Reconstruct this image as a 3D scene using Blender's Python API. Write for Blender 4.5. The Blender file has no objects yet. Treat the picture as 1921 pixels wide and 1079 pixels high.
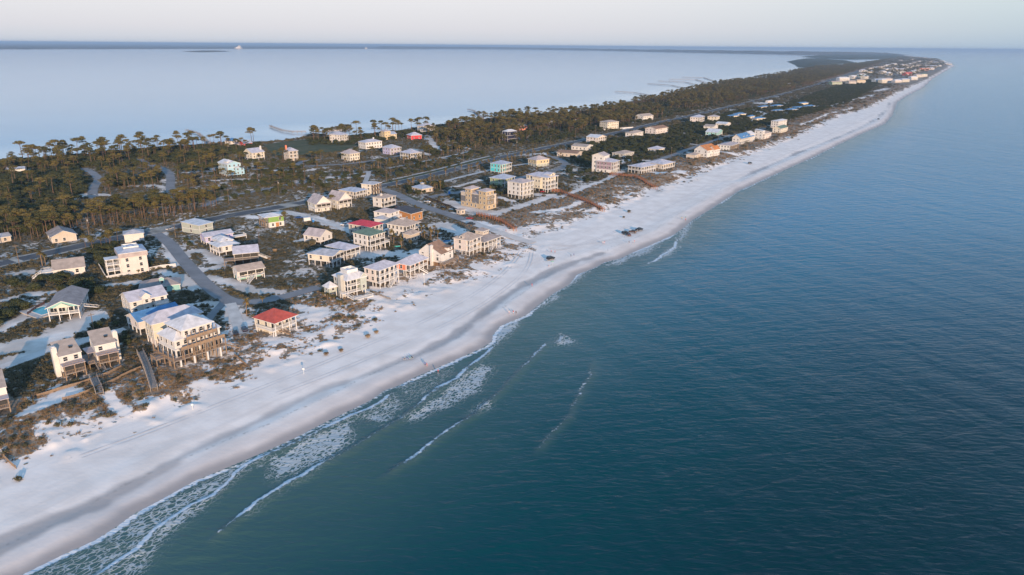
import bpy, bmesh, math, random
import numpy as np
from mathutils import Vector, Matrix

rnd = random.Random(7)
R = math.radians
scene = bpy.context.scene
COL = scene.collection

# ------------------------------------------------------------------ camera, sky, sun, exposure
F_PX = 1340.0
PITCH = math.atan(454 / F_PX)
ROLL = math.atan(15 / 1921)
CAM_H = 108.0
cam_data = bpy.data.cameras.new('drone_camera')
cam = bpy.data.objects.new('drone_camera', cam_data)
COL.objects.link(cam)
cam.location = (0, 0, CAM_H)
cam.rotation_mode = 'XYZ'
cam.matrix_world = (Matrix.Translation((0, 0, CAM_H)) @ Matrix.Rotation(math.pi / 2 - PITCH, 4, 'X')
                    @ Matrix.Rotation(ROLL, 4, 'Z'))
cam_data.sensor_width = 36.0
cam_data.lens = 36.0 * F_PX / 1921.0
cam_data.clip_start = 1.0
cam_data.clip_end = 400000.0
scene.camera = cam

SUN_AZ, SUN_EL = 160.0, 11.0           # degrees clockwise from +Y, elevation
world = bpy.data.worlds.new('World')
scene.world = world
world.use_nodes = True
wn, wl = world.node_tree.nodes, world.node_tree.links
sky = wn.new('ShaderNodeTexSky')
sky.sky_type = 'NISHITA'
sky.sun_disc = False
sky.sun_elevation = R(SUN_EL)
sky.sun_rotation = R(SUN_AZ)
sky.altitude = 100
sky.dust_density = 0.4
sky.ozone_density = 2.0
bg = wn['Background']
bg.inputs['Strength'].default_value = 0.1
# the pale band of evening haze low in the sky, with a tinted bluer sky above it
tc = wn.new('ShaderNodeTexCoord')
sep = wn.new('ShaderNodeSeparateXYZ')
mixs = wn.new('ShaderNodeMix'); mixs.data_type = 'RGBA'
mixa = wn.new('ShaderNodeMix'); mixa.data_type = 'RGBA'
scl = wn.new('ShaderNodeVectorMath'); scl.operation = 'SCALE'; scl.inputs['Scale'].default_value = 10.0
wl.new(tc.outputs['Generated'], sep.inputs[0])
def sky_ramp(stops):
    r = wn.new('ShaderNodeValToRGB')
    while len(r.color_ramp.elements) < len(stops): r.color_ramp.elements.new(0.5)
    for e, (p, c) in zip(r.color_ramp.elements, stops):
        e.position = p; e.color = (*c, 1)
    wl.new(sep.outputs['Z'], r.inputs['Fac'])
    return r.outputs[0]
UP = [(0.1, (0.46, 0.52, 0.61)), (0.18, (0.33, 0.46, 0.64)), (0.4, (0.21, 0.40, 0.66)), (1.0, (0.17, 0.33, 0.58))]  # sky above the view, tinted to colour sea reflections and ambient light
side_sky = sky_ramp([(0.0, (0.24, 0.35, 0.48)), (0.02, (0.32, 0.41, 0.50)), (0.06, (0.43, 0.50, 0.54))] + UP)
anti_sky = sky_ramp([(0.0, (0.385, 0.43, 0.525)), (0.02, (0.47, 0.468, 0.545)), (0.06, (0.56, 0.53, 0.575))] + UP)     # rosy band opposite the sun
dt = wn.new('ShaderNodeVectorMath'); dt.operation = 'DOT_PRODUCT'
dt.inputs[1].default_value = (-math.sin(R(SUN_AZ)), -math.cos(R(SUN_AZ)), 0)
wl.new(tc.outputs['Generated'], dt.inputs[0])
mr = wn.new('ShaderNodeMapRange'); mr.interpolation_type = 'SMOOTHSTEP'
mr.inputs['From Min'].default_value = 0.45; mr.inputs['From Max'].default_value = 1.0
wl.new(dt.outputs['Value'], mr.inputs['Value']); wl.new(mr.outputs[0], mixa.inputs['Factor'])
wl.new(side_sky, mixa.inputs[6]); wl.new(anti_sky, mixa.inputs[7])
wl.new(mixa.outputs[2], scl.inputs[0])
mixs.inputs['Factor'].default_value = 0.85
wl.new(sky.outputs[0], mixs.inputs[6])
wl.new(scl.outputs[0], mixs.inputs[7])
wl.new(mixs.outputs[2], bg.inputs['Color'])

sun_data = bpy.data.lights.new('sun', 'SUN')
sun_data.energy = 4.0
sun_data.angle = R(0.6)
sun_data.color = (1.0, 0.70, 0.46)
sun = bpy.data.objects.new('sun', sun_data)
COL.objects.link(sun)
_sd = Vector((math.sin(R(SUN_AZ)) * math.cos(R(SUN_EL)), math.cos(R(SUN_AZ)) * math.cos(R(SUN_EL)), math.sin(R(SUN_EL))))
sun.rotation_euler = _sd.to_track_quat('Z', 'Y').to_euler()
sun.location = (200, -300, 400)

vs = scene.view_settings
scene.display_settings.display_device = 'sRGB'
vs.view_transform = 'Standard'
vs.look = 'None'
vs.gamma = 1.0
vs.exposure = 0.58
vs.use_curve_mapping = False
cy = scene.cycles
cy.use_denoising = True
cy.max_bounces = 5
cy.diffuse_bounces = 2
cy.glossy_bounces = 2
cy.volume_bounces = 0
cy.transparent_max_bounces = 8
cy.caustics_reflective = False
cy.caustics_refractive = False
cy.sample_clamp_indirect = 4.0

# ------------------------------------------------------------------ mapping a picture point to the ground
_cp, _sp, _cr, _sr = math.cos(PITCH), math.sin(PITCH), math.cos(ROLL), math.sin(ROLL)
def at(px, py, z=0.0):
    dx, dy = px - 960.5, py - 539.5
    x = dx * _cr + dy * _sr
    y = -dx * _sr + dy * _cr
    r = (x, F_PX * _cp - y * _sp, -F_PX * _sp - y * _cp)
    t = (z - CAM_H) / r[2]
    return (r[0] * t, r[1] * t)
def ats(pts, z=0.0):
    return [at(p[0], p[1], z) for p in pts]

# ------------------------------------------------------------------ numpy helpers
def vnoise(x, y, seed=0):
    x = np.asarray(x, float); y = np.asarray(y, float)
    xi = np.floor(x).astype(np.int64); yi = np.floor(y).astype(np.int64)
    fx = x - xi; fy = y - yi
    fx = fx * fx * (3 - 2 * fx); fy = fy * fy * (3 - 2 * fy)
    def h(a, b):
        n = (a * 374761393 + b * 668265263 + seed * 1442695041) & 0xffffffff
        n = ((n ^ (n >> 13)) * 1274126177) & 0xffffffff
        n = n ^ (n >> 16)
        return (n & 0xffff) / 65535.0
    return (h(xi, yi) * (1 - fx) + h(xi + 1, yi) * fx) * (1 - fy) + (h(xi, yi + 1) * (1 - fx) + h(xi + 1, yi + 1) * fx) * fy
def fbm(x, y, s, seed=0, o=4):
    x = np.asarray(x, float) / s; y = np.asarray(y, float) / s
    a, t, r = 1.0, 0.0, 0.0
    for i in range(o):
        r = r + a * vnoise(x, y, seed + i * 17); t += a
        a *= 0.55; x = x * 2.03 + 11.7; y = y * 2.03 - 7.3
    return r / t
def smooth(a, b, v):
    t = np.clip((v - a) / (b - a), 0, 1)
    return t * t * (3 - 2 * t)
def poly_dist(X, Y, pts):
    """distance, signed distance (positive on the left of travel) and arc length along a polyline"""
    best = np.full(X.shape, 1e18); sign = np.zeros(X.shape); arc = np.zeros(X.shape); s0 = 0.0
    for (x0, y0), (x1, y1) in zip(pts[:-1], pts[1:]):
        dx, dy = x1 - x0, y1 - y0
        L2 = dx * dx + dy * dy; L = math.sqrt(L2)
        t = np.clip(((X - x0) * dx + (Y - y0) * dy) / L2, 0, 1)
        ex = X - (x0 + t * dx); ey = Y - (y0 + t * dy)
        d = ex * ex + ey * ey
        m = d < best
        best = np.where(m, d, best)
        sign = np.where(m, np.sign(dx * ey - dy * ex), sign)
        arc = np.where(m, s0 + t * L, arc)
        s0 += L
    d = np.sqrt(best)
    return d, d * sign, arc
def in_poly(X, Y, pts):
    c = np.zeros(X.shape, bool)
    n = len(pts)
    for i in range(n):
        x0, y0 = pts[i]; x1, y1 = pts[(i + 1) % n]
        if y0 == y1: continue
        k = ((y0 > Y) != (y1 > Y)) & (X < (x1 - x0) * (Y - y0) / (y1 - y0) + x0)
        c ^= k
    return c
def chaikin(p, n=2):
    for _ in range(n):
        q = [p[0]]
        for a, b in zip(p[:-1], p[1:]):
            q.append((a[0] * .75 + b[0] * .25, a[1] * .75 + b[1] * .25))
            q.append((a[0] * .25 + b[0] * .75, a[1] * .25 + b[1] * .75))
        q.append(p[-1]); p = q
    return p

# ------------------------------------------------------------------ the lie of the land (traced, then put on the ground)
SHORE = ats([(-420, 1260), (-150, 1150), (42, 1078), (78, 1060), (125, 1037), (177, 1014), (221, 986), (250, 964), (297, 940), (320, 927), (367, 901), (417, 881),
             (495, 848), (552, 822), (604, 795), (651, 772), (693, 752), (721, 732), (745, 724), (773, 710), (807, 695), (838, 682), (867, 669),
             (905, 652), (922, 640), (924, 629), (937, 612), (986, 591), (1009, 573), (1035, 552), (1067, 534), (1082, 515), (1116, 502),
             (1134, 492), (1163, 485), (1186, 474), (1212, 463), (1241, 450), (1262, 441), (1278, 430), (1298, 413), (1325, 397), (1357, 376),
             (1387, 357), (1425, 340), (1480, 315), (1520, 297), (1575, 270), (1625, 247), (1660, 232), (1674, 215), (1682, 192), (1700, 180),
             (1730, 165), (1750, 147), (1770, 135), (1790, 124), (1783, 117), (1755, 111), (1722, 107), (1695, 103)])
VEG = ats([(-300, 990), (-100, 905), (0, 868), (26, 856), (78, 838), (130, 820), (208, 796), (260, 775), (305, 752), (352, 744), (390, 721), (443, 700), (484, 677),
           (527, 665), (557, 653), (615, 630), (659, 607), (688, 593), (717, 585), (735, 575), (785, 543), (835, 528), (885, 516), (910, 503),
           (947, 485), (985, 468), (1000, 455), (985, 442), (999, 433), (1042, 426), (1086, 411), (1119, 398), (1152, 382), (1200, 369), (1230, 357),
           (1275, 340), (1325, 317), (1375, 299), (1425, 281), (1475, 263), (1525, 240), (1575, 217), (1625, 202), (1662, 185), (1700, 166),
           (1737, 150), (1762, 136), (1783, 123.5), (1780, 118.5), (1753, 112.5), (1720, 108), (1695, 103.8)], 2.0)
BAY = ats([(-700, 335), (-100, 308), (0, 301), (100, 294), (200, 287), (330, 275), (440, 267), (495, 267), (520, 265), (560, 259), (572, 252), (590, 249),
           (604, 252), (640, 256), (700, 250), (790, 239), (900, 225), (1000, 216), (1060, 213), (1120, 203), (1180, 192), (1260, 176),
           (1340, 158), (1400, 149), (1470, 137), (1500, 130), (1530, 127), (1570, 124.5), (1615, 119.5), (1655, 113), (1690, 103)])
HIGHWAY = chaikin(ats([(-260, 556), (-100, 518), (0, 495), (80, 478), (150, 462), (240, 443), (325, 427), (400, 411), (483, 396), (575, 379), (640, 365), (700, 353),
                       (780, 336), (857, 317), (933, 297), (1000, 282), (1050, 272), (1105, 261), (1175, 245), (1250, 227), (1325, 211), (1387, 196),
                       (1457, 180), (1525, 161), (1575, 145.5), (1605, 136), (1650, 121), (1680, 109)], 3.0))
RUNNEL = ats([(-60, 1060), (0, 1022), (60, 994), (104, 972), (182, 940), (234, 914), (286, 888), (338, 856), (390, 830), (442, 807), (500, 780), (565, 747), (609, 727),
              (669, 708), (734, 682), (786, 662), (850, 630), (939, 560), (968, 541), (1004, 523), (1035, 507), (1082, 489), (1129, 474)], 1.2)
RUNNEL2 = ats([(1380, 338), (1425, 318), (1500, 285), (1575, 256), (1612, 240), (1645, 222), (1664, 205), (1672, 188)], 1.2)

# sand laid bare: (points, half width m)
SAND = [([(0, 655), (40, 650), (90, 635), (140, 612), (165, 595)], 7.5), ([(0, 680), (60, 660), (120, 648), (190, 632)], 4), ([(60, 585), (20, 605), (0, 618)], 3),
        ([(0, 565), (50, 552), (95, 550)], 3), ([(40, 512), (95, 508)], 4), ([(205, 535), (250, 530)], 4), ([(300, 510), (340, 520), (365, 540)], 4),
        ([(300, 430), (320, 470), (330, 500)], 3), ([(365, 510), (390, 505), (420, 500)], 3.5), ([(392, 520), (440, 532), (470, 545), (520, 548)], 3.5),
        ([(372, 470), (395, 478), (412, 492)], 3.5), ([(350, 475), (345, 500)], 2.5), ([(412, 568), (440, 590), (455, 610)], 4), ([(330, 578), (380, 570)], 2.5),
        ([(455, 405), (500, 412), (540, 398), (600, 412), (650, 425), (690, 440)], 4), ([(615, 420), (650, 430)], 5), ([(560, 452), (580, 447), (600, 440)], 3.5),
        ([(560, 400), (520, 395), (470, 398)], 2), ([(690, 470), (720, 474), (770, 480), (800, 470)], 6), ([(800, 425), (830, 422), (850, 430), (870, 440)], 6),
        ([(700, 545), (730, 545), (770, 535), (800, 520)], 4.5), ([(720, 560), (750, 550)], 3.5), ([(850, 380), (870, 390), (900, 398), (925, 402)], 7),
        ([(925, 402), (960, 392), (1000, 380), (1040, 366)], 4.5), ([(935, 370), (960, 378)], 3), ([(1045, 372), (1090, 355), (1140, 335), (1165, 322)], 3),
        ([(1010, 365), (1030, 368)], 5), ([(860, 350), (900, 338)], 3), ([(1000, 450), (960, 442), (925, 430), (890, 418)], 6),
        ([(140, 375), (165, 362)], 3), ([(185, 365), (205, 366)], 4), ([(48, 378), (62, 376)], 3), ([(245, 350), (290, 348), (330, 356)], 4), ([(330, 325), (370, 322)], 3),
        ([(380, 340), (450, 336), (480, 338)], 3), ([(515, 320), (560, 322), (610, 316)], 3.5), ([(580, 330), (640, 335), (700, 328)], 3), ([(700, 350), (730, 345)], 3),
        ([(1180, 270), (1220, 262)], 0.1), ([(1150, 308), (1180, 300), (1215, 302)], 5), ([(1210, 320), (1240, 328), (1285, 322)], 5), ([(1285, 250), (1330, 258)], 6),
        ([(1345, 285), (1375, 290)], 6), ([(1425, 195), (1450, 193), (1500, 196), (1535, 202)], 14), ([(1410, 207), (1435, 214)], 8), ([(1555, 200), (1600, 188), (1640, 178)], 5),
        ([(1500, 236), (1560, 212), (1600, 203)], 2.5), ([(1640, 172), (1665, 166)], 9), ([(800, 255), (815, 275), (830, 285)], 5), ([(770, 280), (800, 290)], 5), ([(960, 292), (990, 290), (1020, 288)], 5),
        ([(1080, 420), (1120, 404), (1150, 392)], 3.5), ([(1000, 400), (1050, 395), (1090, 380)], 3), ([(130, 738), (60, 775)], 4), ([(200, 745), (235, 772)], 2.5), ([(560, 575), (600, 585)], 3.5)]
SAND = [(ats(p, 3.0), w) for p, w in SAND]
LAWN = [ats([(492, 272), (560, 262), (625, 260), (672, 272), (640, 284), (590, 291), (515, 293)], 3.0),
        ats([(735, 350), (800, 334), (900, 308), (930, 296), (915, 293), (830, 314), (720, 342)], 3.0),
        ats([(742, 362), (790, 373), (780, 377), (745, 368)], 3.0)]
DENSE = [ats([(1110, 268), (1250, 245), (1400, 210), (1470, 200), (1560, 165), (1640, 160), (1560, 205), (1420, 240), (1330, 262), (1250, 300), (1120, 320), (1050, 300)], 3.0),
         ats([(0, 430), (0, 330), (160, 300), (300, 300), (300, 340), (170, 400), (150, 425)], 3.0),
         ats([(30, 530), (130, 520), (200, 545), (180, 562), (60, 556)], 3.0),
         ats([(165, 620), (250, 600), (262, 655), (200, 645)], 3.0)]

def terrain(X, Y, fine=True):
    X = np.asarray(X, float); Y = np.asarray(Y, float)
    _, sd, _ = poly_dist(X, Y, SHORE)
    _, vd, _ = poly_dist(X, Y, VEG)
    _, bd, _ = poly_dist(X, Y, BAY)
    bd = -bd
    bd = bd + (fbm(X, Y, 45, 101, 3) - 0.5) * 45 * smooth(900, 1500, np.hypot(X, Y))
    z = np.interp(sd, [-90, -12, 0, 5, 11, 22, 45, 80], [-4, -0.7, 0.0, 0.75, 1.25, 1.2, 1.9, 2.3])
    rn = np.minimum(poly_dist(X, Y, RUNNEL)[0], poly_dist(X, Y, RUNNEL2)[0])
    z = z - 0.45 * np.exp(-(rn / 4.5) ** 2) * (sd > 0)
    n1 = fbm(X, Y, 22, 3); n2 = fbm(X, Y, 7, 5, 3)
    dune = smooth(-6, 6, vd) * (1 - smooth(16, 42, vd))
    far = np.clip((np.hypot(X, Y) - 380) / 200, 0, 1)
    z = np.where(vd > 0, np.maximum(z, 2.0 + 1.0 * smooth(0, 25, vd)), z)
    z = z + dune * (np.clip(n1 - 0.35, 0, 1) * (3.2 + 2.6 * far) + (n2 - 0.5) * 1.1)
    z = z + smooth(-16, -3, vd) * (1 - smooth(-3, 8, vd)) * np.clip(n2 - 0.52, 0, 1) * 3.0
    z = z + smooth(15, 50, vd) * (n1 - 0.5) * 0.9
    zb = np.interp(bd, [-60, 0, 6, 25], [-2.0, -0.05, 0.7, 2.8])
    z = np.minimum(z, np.where(bd < 25, zb + (n1 - 0.5) * 0.4 * (bd > 3), 99))
    return z
_LAWN_N = len(LAWN)
def cover(X, Y):
    """share of ground hidden by plants, how brown they are, wetness, lawn"""
    _, sd, _ = poly_dist(X, Y, SHORE)
    _, vd, _ = poly_dist(X, Y, VEG)
    _, bd, _ = poly_dist(X, Y, BAY); bd = -bd
    n = fbm(X, Y, 26, 21, 5); n2 = fbm(X, Y, 6, 33, 3)
    edge = smooth(-9, 14, vd + (n2 - 0.5) * 30)
    veg = edge * np.clip(0.86 + (n - 0.5) * 2.0 + (n2 - 0.5) * 1.0 - 0.10 * (1 - smooth(5, 45, vd)) + 0.12 * smooth(20, 80, vd), 0, 1)
    # the strip of wind-scoured sand between the two dune ridges beyond the beach road
    near = vd < 30
    veg = np.where(near & (vd > -12), np.clip(veg * 1.0 + (n2 - 0.45) * 0.5 * edge, 0, 1), veg)
    farther = smooth(380, 520, np.hypot(X, Y))
    veg = np.where((vd > -4) & (vd < 48), np.clip(veg + (0.30 * farther + 0.25 * smooth(700, 1000, np.hypot(X, Y))) * smooth(-4, 10, vd + (n2 - .5) * 14), 0, 1), veg)
    for poly in DENSE:
        m = in_poly(X, Y, poly)
        veg = np.where(m, np.clip(veg + 0.32, 0, 1), veg)
    sand = np.zeros(X.shape)
    for pts, w in SAND:
        xs = [p[0] for p in pts]; ys = [p[1] for p in pts]; k = w * 2.5 + 10
        m = (X > min(xs) - k) & (X < max(xs) + k) & (Y > min(ys) - k) & (Y < max(ys) + k)
        if not m.any(): continue
        d = poly_dist(X[m], Y[m], pts)[0]
        sand[m] = np.maximum(sand[m], 1 - smooth(w * 0.55, w * 1.35, d + (n2[m] - 0.5) * w * 1.2))
    veg = veg * (1 - sand)
    lawn = np.zeros(X.shape)
    for poly in LAWN:
        lawn = np.maximum(lawn, in_poly(X, Y, poly).astype(float))
    brown = np.clip(1 - smooth(18 + 14 * farther, 62, vd) + (n - 0.5) * 0.6, 0, 1)
    n3 = fbm(X, Y, 9, 51, 3)
    wet = 1 - smooth(1.0, 5.5, sd + (n3 - 0.5) * 3)
    damp = 1 - smooth(6, 13, sd + (n3 - 0.5) * 4)
    rn = np.minimum(poly_dist(X, Y, RUNNEL)[0], poly_dist(X, Y, RUNNEL2)[0])
    along = fbm(X, Y, 60, 77, 2)
    run = (1 - smooth(0.2, 2.8, rn + (n3 - 0.5) * 4 - (along - 0.45) * 5)) * (0.55 + 0.45 * smooth(0.35, 0.65, along))
    wet = np.clip(np.maximum(wet, 0.8 * run), 0, 1)
    wet = np.maximum(wet, 1 - smooth(0, 6, bd))
    veg = np.where(bd < 4, 0, veg)
    return veg, brown, wet, np.clip(damp, 0, 1), lawn
# ------------------------------------------------------------------ mesh and material helpers
class MB:
    def __init__(s):
        s.v, s.f, s.m = [], [], []
    def face(s, pts, mi=0):
        b = len(s.v); s.v.extend(tuple(p) for p in pts); s.f.append(tuple(range(b, b + len(pts)))); s.m.append(mi)
        return s
    def box(s, x0, x1, y0, y1, z0, z1, mi=0):
        b = len(s.v)
        s.v += [(x0, y0, z0), (x1, y0, z0), (x1, y1, z0), (x0, y1, z0), (x0, y0, z1), (x1, y0, z1), (x1, y1, z1), (x0, y1, z1)]
        for q in ((0, 3, 2, 1), (4, 5, 6, 7), (0, 1, 5, 4), (1, 2, 6, 5), (2, 3, 7, 6), (3, 0, 4, 7)):
            s.f.append(tuple(b + i for i in q)); s.m.append(mi)
        return s
    def beam(s, p, q, w, h, mi=0):
        """rectangular bar from p to q, w wide and h high"""
        p, q = Vector(p), Vector(q); d = (q - p).normalized()
        side = d.cross(Vector((0, 0, 1)))
        side = Vector((1, 0, 0)) if side.length < 1e-4 else side.normalized()
        up = side.cross(d).normalized()
        b = len(s.v)
        for c in (p, q):
            for a, e in ((-1, -1), (1, -1), (1, 1), (-1, 1)):
                s.v.append(tuple(c + side * (a * w / 2) + up * (e * h / 2)))
        for k in ((0, 1, 2, 3), (7, 6, 5, 4), (0, 4, 5, 1), (1, 5, 6, 2), (2, 6, 7, 3), (3, 7, 4, 0)):
            s.f.append(tuple(b + i for i in k)); s.m.append(mi)
        return s
    def tube(s, pts, rad, n=6, mi=0, cap=True):
        b = len(s.v); pts = [Vector(p) for p in pts]
        for i, p in enumerate(pts):
            d = (pts[min(i + 1, len(pts) - 1)] - pts[max(i - 1, 0)]).normalized()
            a = d.cross(Vector((0, 1, 0)))
            a = Vector((1, 0, 0)) if a.length < 1e-3 else a.normalized()
            c = d.cross(a)
            for k in range(n):
                t = 2 * math.pi * k / n
                s.v.append(tuple(p + (a * math.cos(t) + c * math.sin(t)) * rad[i]))
        for i in range(len(pts) - 1):
            for k in range(n):
                k2 = (k + 1) % n
                s.f.append((b + i * n + k, b + i * n + k2, b + (i + 1) * n + k2, b + (i + 1) * n + k)); s.m.append(mi)
        if cap:
            s.f.append(tuple(b + k for k in range(n))[::-1]); s.m.append(mi)
            s.f.append(tuple(b + (len(pts) - 1) * n + k for k in range(n))); s.m.append(mi)
        return s
    def prism(s, poly, y0, y1, mi=0):
        """polygon in xz extruded along y"""
        n = len(poly); b = len(s.v)
        s.v += [(x, y0, z) for x, z in poly] + [(x, y1, z) for x, z in poly]
        s.f.append(tuple(b + i for i in range(n))); s.m.append(mi)
        s.f.append(tuple(b + n + i for i in range(n))[::-1]); s.m.append(mi)
        for i in range(n):
            j = (i + 1) % n
            s.f.append((b + j, b + i, b + n + i, b + n + j)); s.m.append(mi)
        return s
    def mesh(s, name, mats, smooth_=False):
        me = bpy.data.meshes.new(name)
        me.from_pydata(s.v, [], s.f)
        for m in (mats if isinstance(mats, (list, tuple)) else [mats]):
            me.materials.append(m)
        if any(s.m): me.polygons.foreach_set('material_index', s.m)
        if smooth_: me.polygons.foreach_set('use_smooth', [True] * len(s.f))
        me.update()
        return me
def obj(name, me, parent=None, loc=(0, 0, 0), rz=0.0, scale=None):
    o = bpy.data.objects.new(name, me)
    COL.objects.link(o)
    o.location = loc
    if rz: o.rotation_euler = (0, 0, rz)
    if scale is not None: o.scale = scale
    if parent is not None: o.parent = parent
    return o
def tag(o, label=None, cat=None, group=None, kind=None):
    if label: o['label'] = label
    if cat: o['category'] = cat
    if group: o['group'] = group
    if kind: o['kind'] = kind
    return o
def empty(name, loc, rz=0.0):
    o = bpy.data.objects.new(name, None); COL.objects.link(o)
    o.empty_display_size = 0.5
    o.location = loc; o.rotation_euler = (0, 0, rz)
    return o

_mats = {}
def mat(name, color, rough=0.8, var=0.12, scale=0.6, metal=0.0, siding=0.0, seam=0.0, spec=0.3):
    if name in _mats: return _mats[name]
    m = bpy.data.materials.new(name); m.use_nodes = True
    nt = m.node_tree; N, L = nt.nodes, nt.links
    b = N['Principled BSDF']
    b.inputs['Roughness'].default_value = rough
    b.inputs['Metallic'].default_value = metal
    b.inputs['Specular IOR Level'].default_value = spec
    c = N.new('ShaderNodeTexCoord'); n = N.new('ShaderNodeTexNoise')
    n.inputs['Scale'].default_value = scale; n.inputs['Detail'].default_value = 5.0
    L.new(c.outputs['Object'], n.inputs['Vector'])
    r = N.new('ShaderNodeValToRGB')
    r.color_ramp.elements[0].position = 0.3; r.color_ramp.elements[1].position = 0.72
    r.color_ramp.elements[0].color = (*[min(1, k * (1 - var)) for k in color], 1)
    r.color_ramp.elements[1].color = (*[min(1, k * (1 + var * 0.6)) for k in color], 1)
    L.new(n.outputs['Fac'], r.inputs['Fac']); L.new(r.outputs[0], b.inputs['Base Color'])
    if siding or seam:
        w = N.new('ShaderNodeTexWave'); w.wave_type = 'BANDS'; w.wave_profile = 'SAW' if siding else 'SIN'
        w.bands_direction = 'Z' if siding else 'X'
        w.inputs['Scale'].default_value = 1.6 if siding else 0.75
        w.inputs['Distortion'].default_value = 0.0
        L.new(c.outputs['Object'], w.inputs['Vector'])
        bp = N.new('ShaderNodeBump'); bp.inputs['Strength'].default_value = siding or seam
        bp.inputs['Distance'].default_value = 0.05
        L.new(w.outputs['Fac'], bp.inputs['Height']); L.new(bp.outputs[0], b.inputs['Normal'])
    _mats[name] = m
    return m

# ------------------------------------------------------------------ ground
def polar_grid(a0, a1, na, radii):
    A = np.radians(np.linspace(a0, a1, na)); Rr = np.asarray(radii)
    X = Rr[:, None] * np.sin(A)[None, :]; Y = Rr[:, None] * np.cos(A)[None, :]
    return X, Y
def grid_mesh(name, X, Y, Z, keep=None, attrs=None):
    nr, nc = X.shape
    idx = np.arange(nr * nc).reshape(nr, nc)
    q = np.stack([idx[:-1, :-1], idx[:-1, 1:], idx[1:, 1:], idx[1:, :-1]], -1).reshape(-1, 4)
    if keep is not None:
        k = keep.ravel(); q = q[k[q].any(1)]
    used = np.zeros(nr * nc, bool); used[q.ravel()] = True
    remap = np.cumsum(used) - 1; q = remap[q]
    co = np.stack([X.ravel(), Y.ravel(), Z.ravel()], -1)[used]
    q = q[:, ::-1]
    me = bpy.data.meshes.new(name)
    me.vertices.add(len(co)); me.vertices.foreach_set('co', co.astype(np.float32).ravel())
    me.loops.add(q.size); me.loops.foreach_set('vertex_index', q.astype(np.int32).ravel())
    me.polygons.add(len(q))
    me.polygons.foreach_set('loop_start', np.arange(0, q.size, 4, dtype=np.int32))
    me.polygons.foreach_set('use_smooth', np.ones(len(q), bool))
    me.update(calc_edges=True)
    for k, a in (attrs or {}).items():
        at_ = me.attributes.new(k, 'FLOAT', 'POINT')
        at_.data.foreach_set('value', a.ravel()[used].astype(np.float32))
    return me

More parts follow.
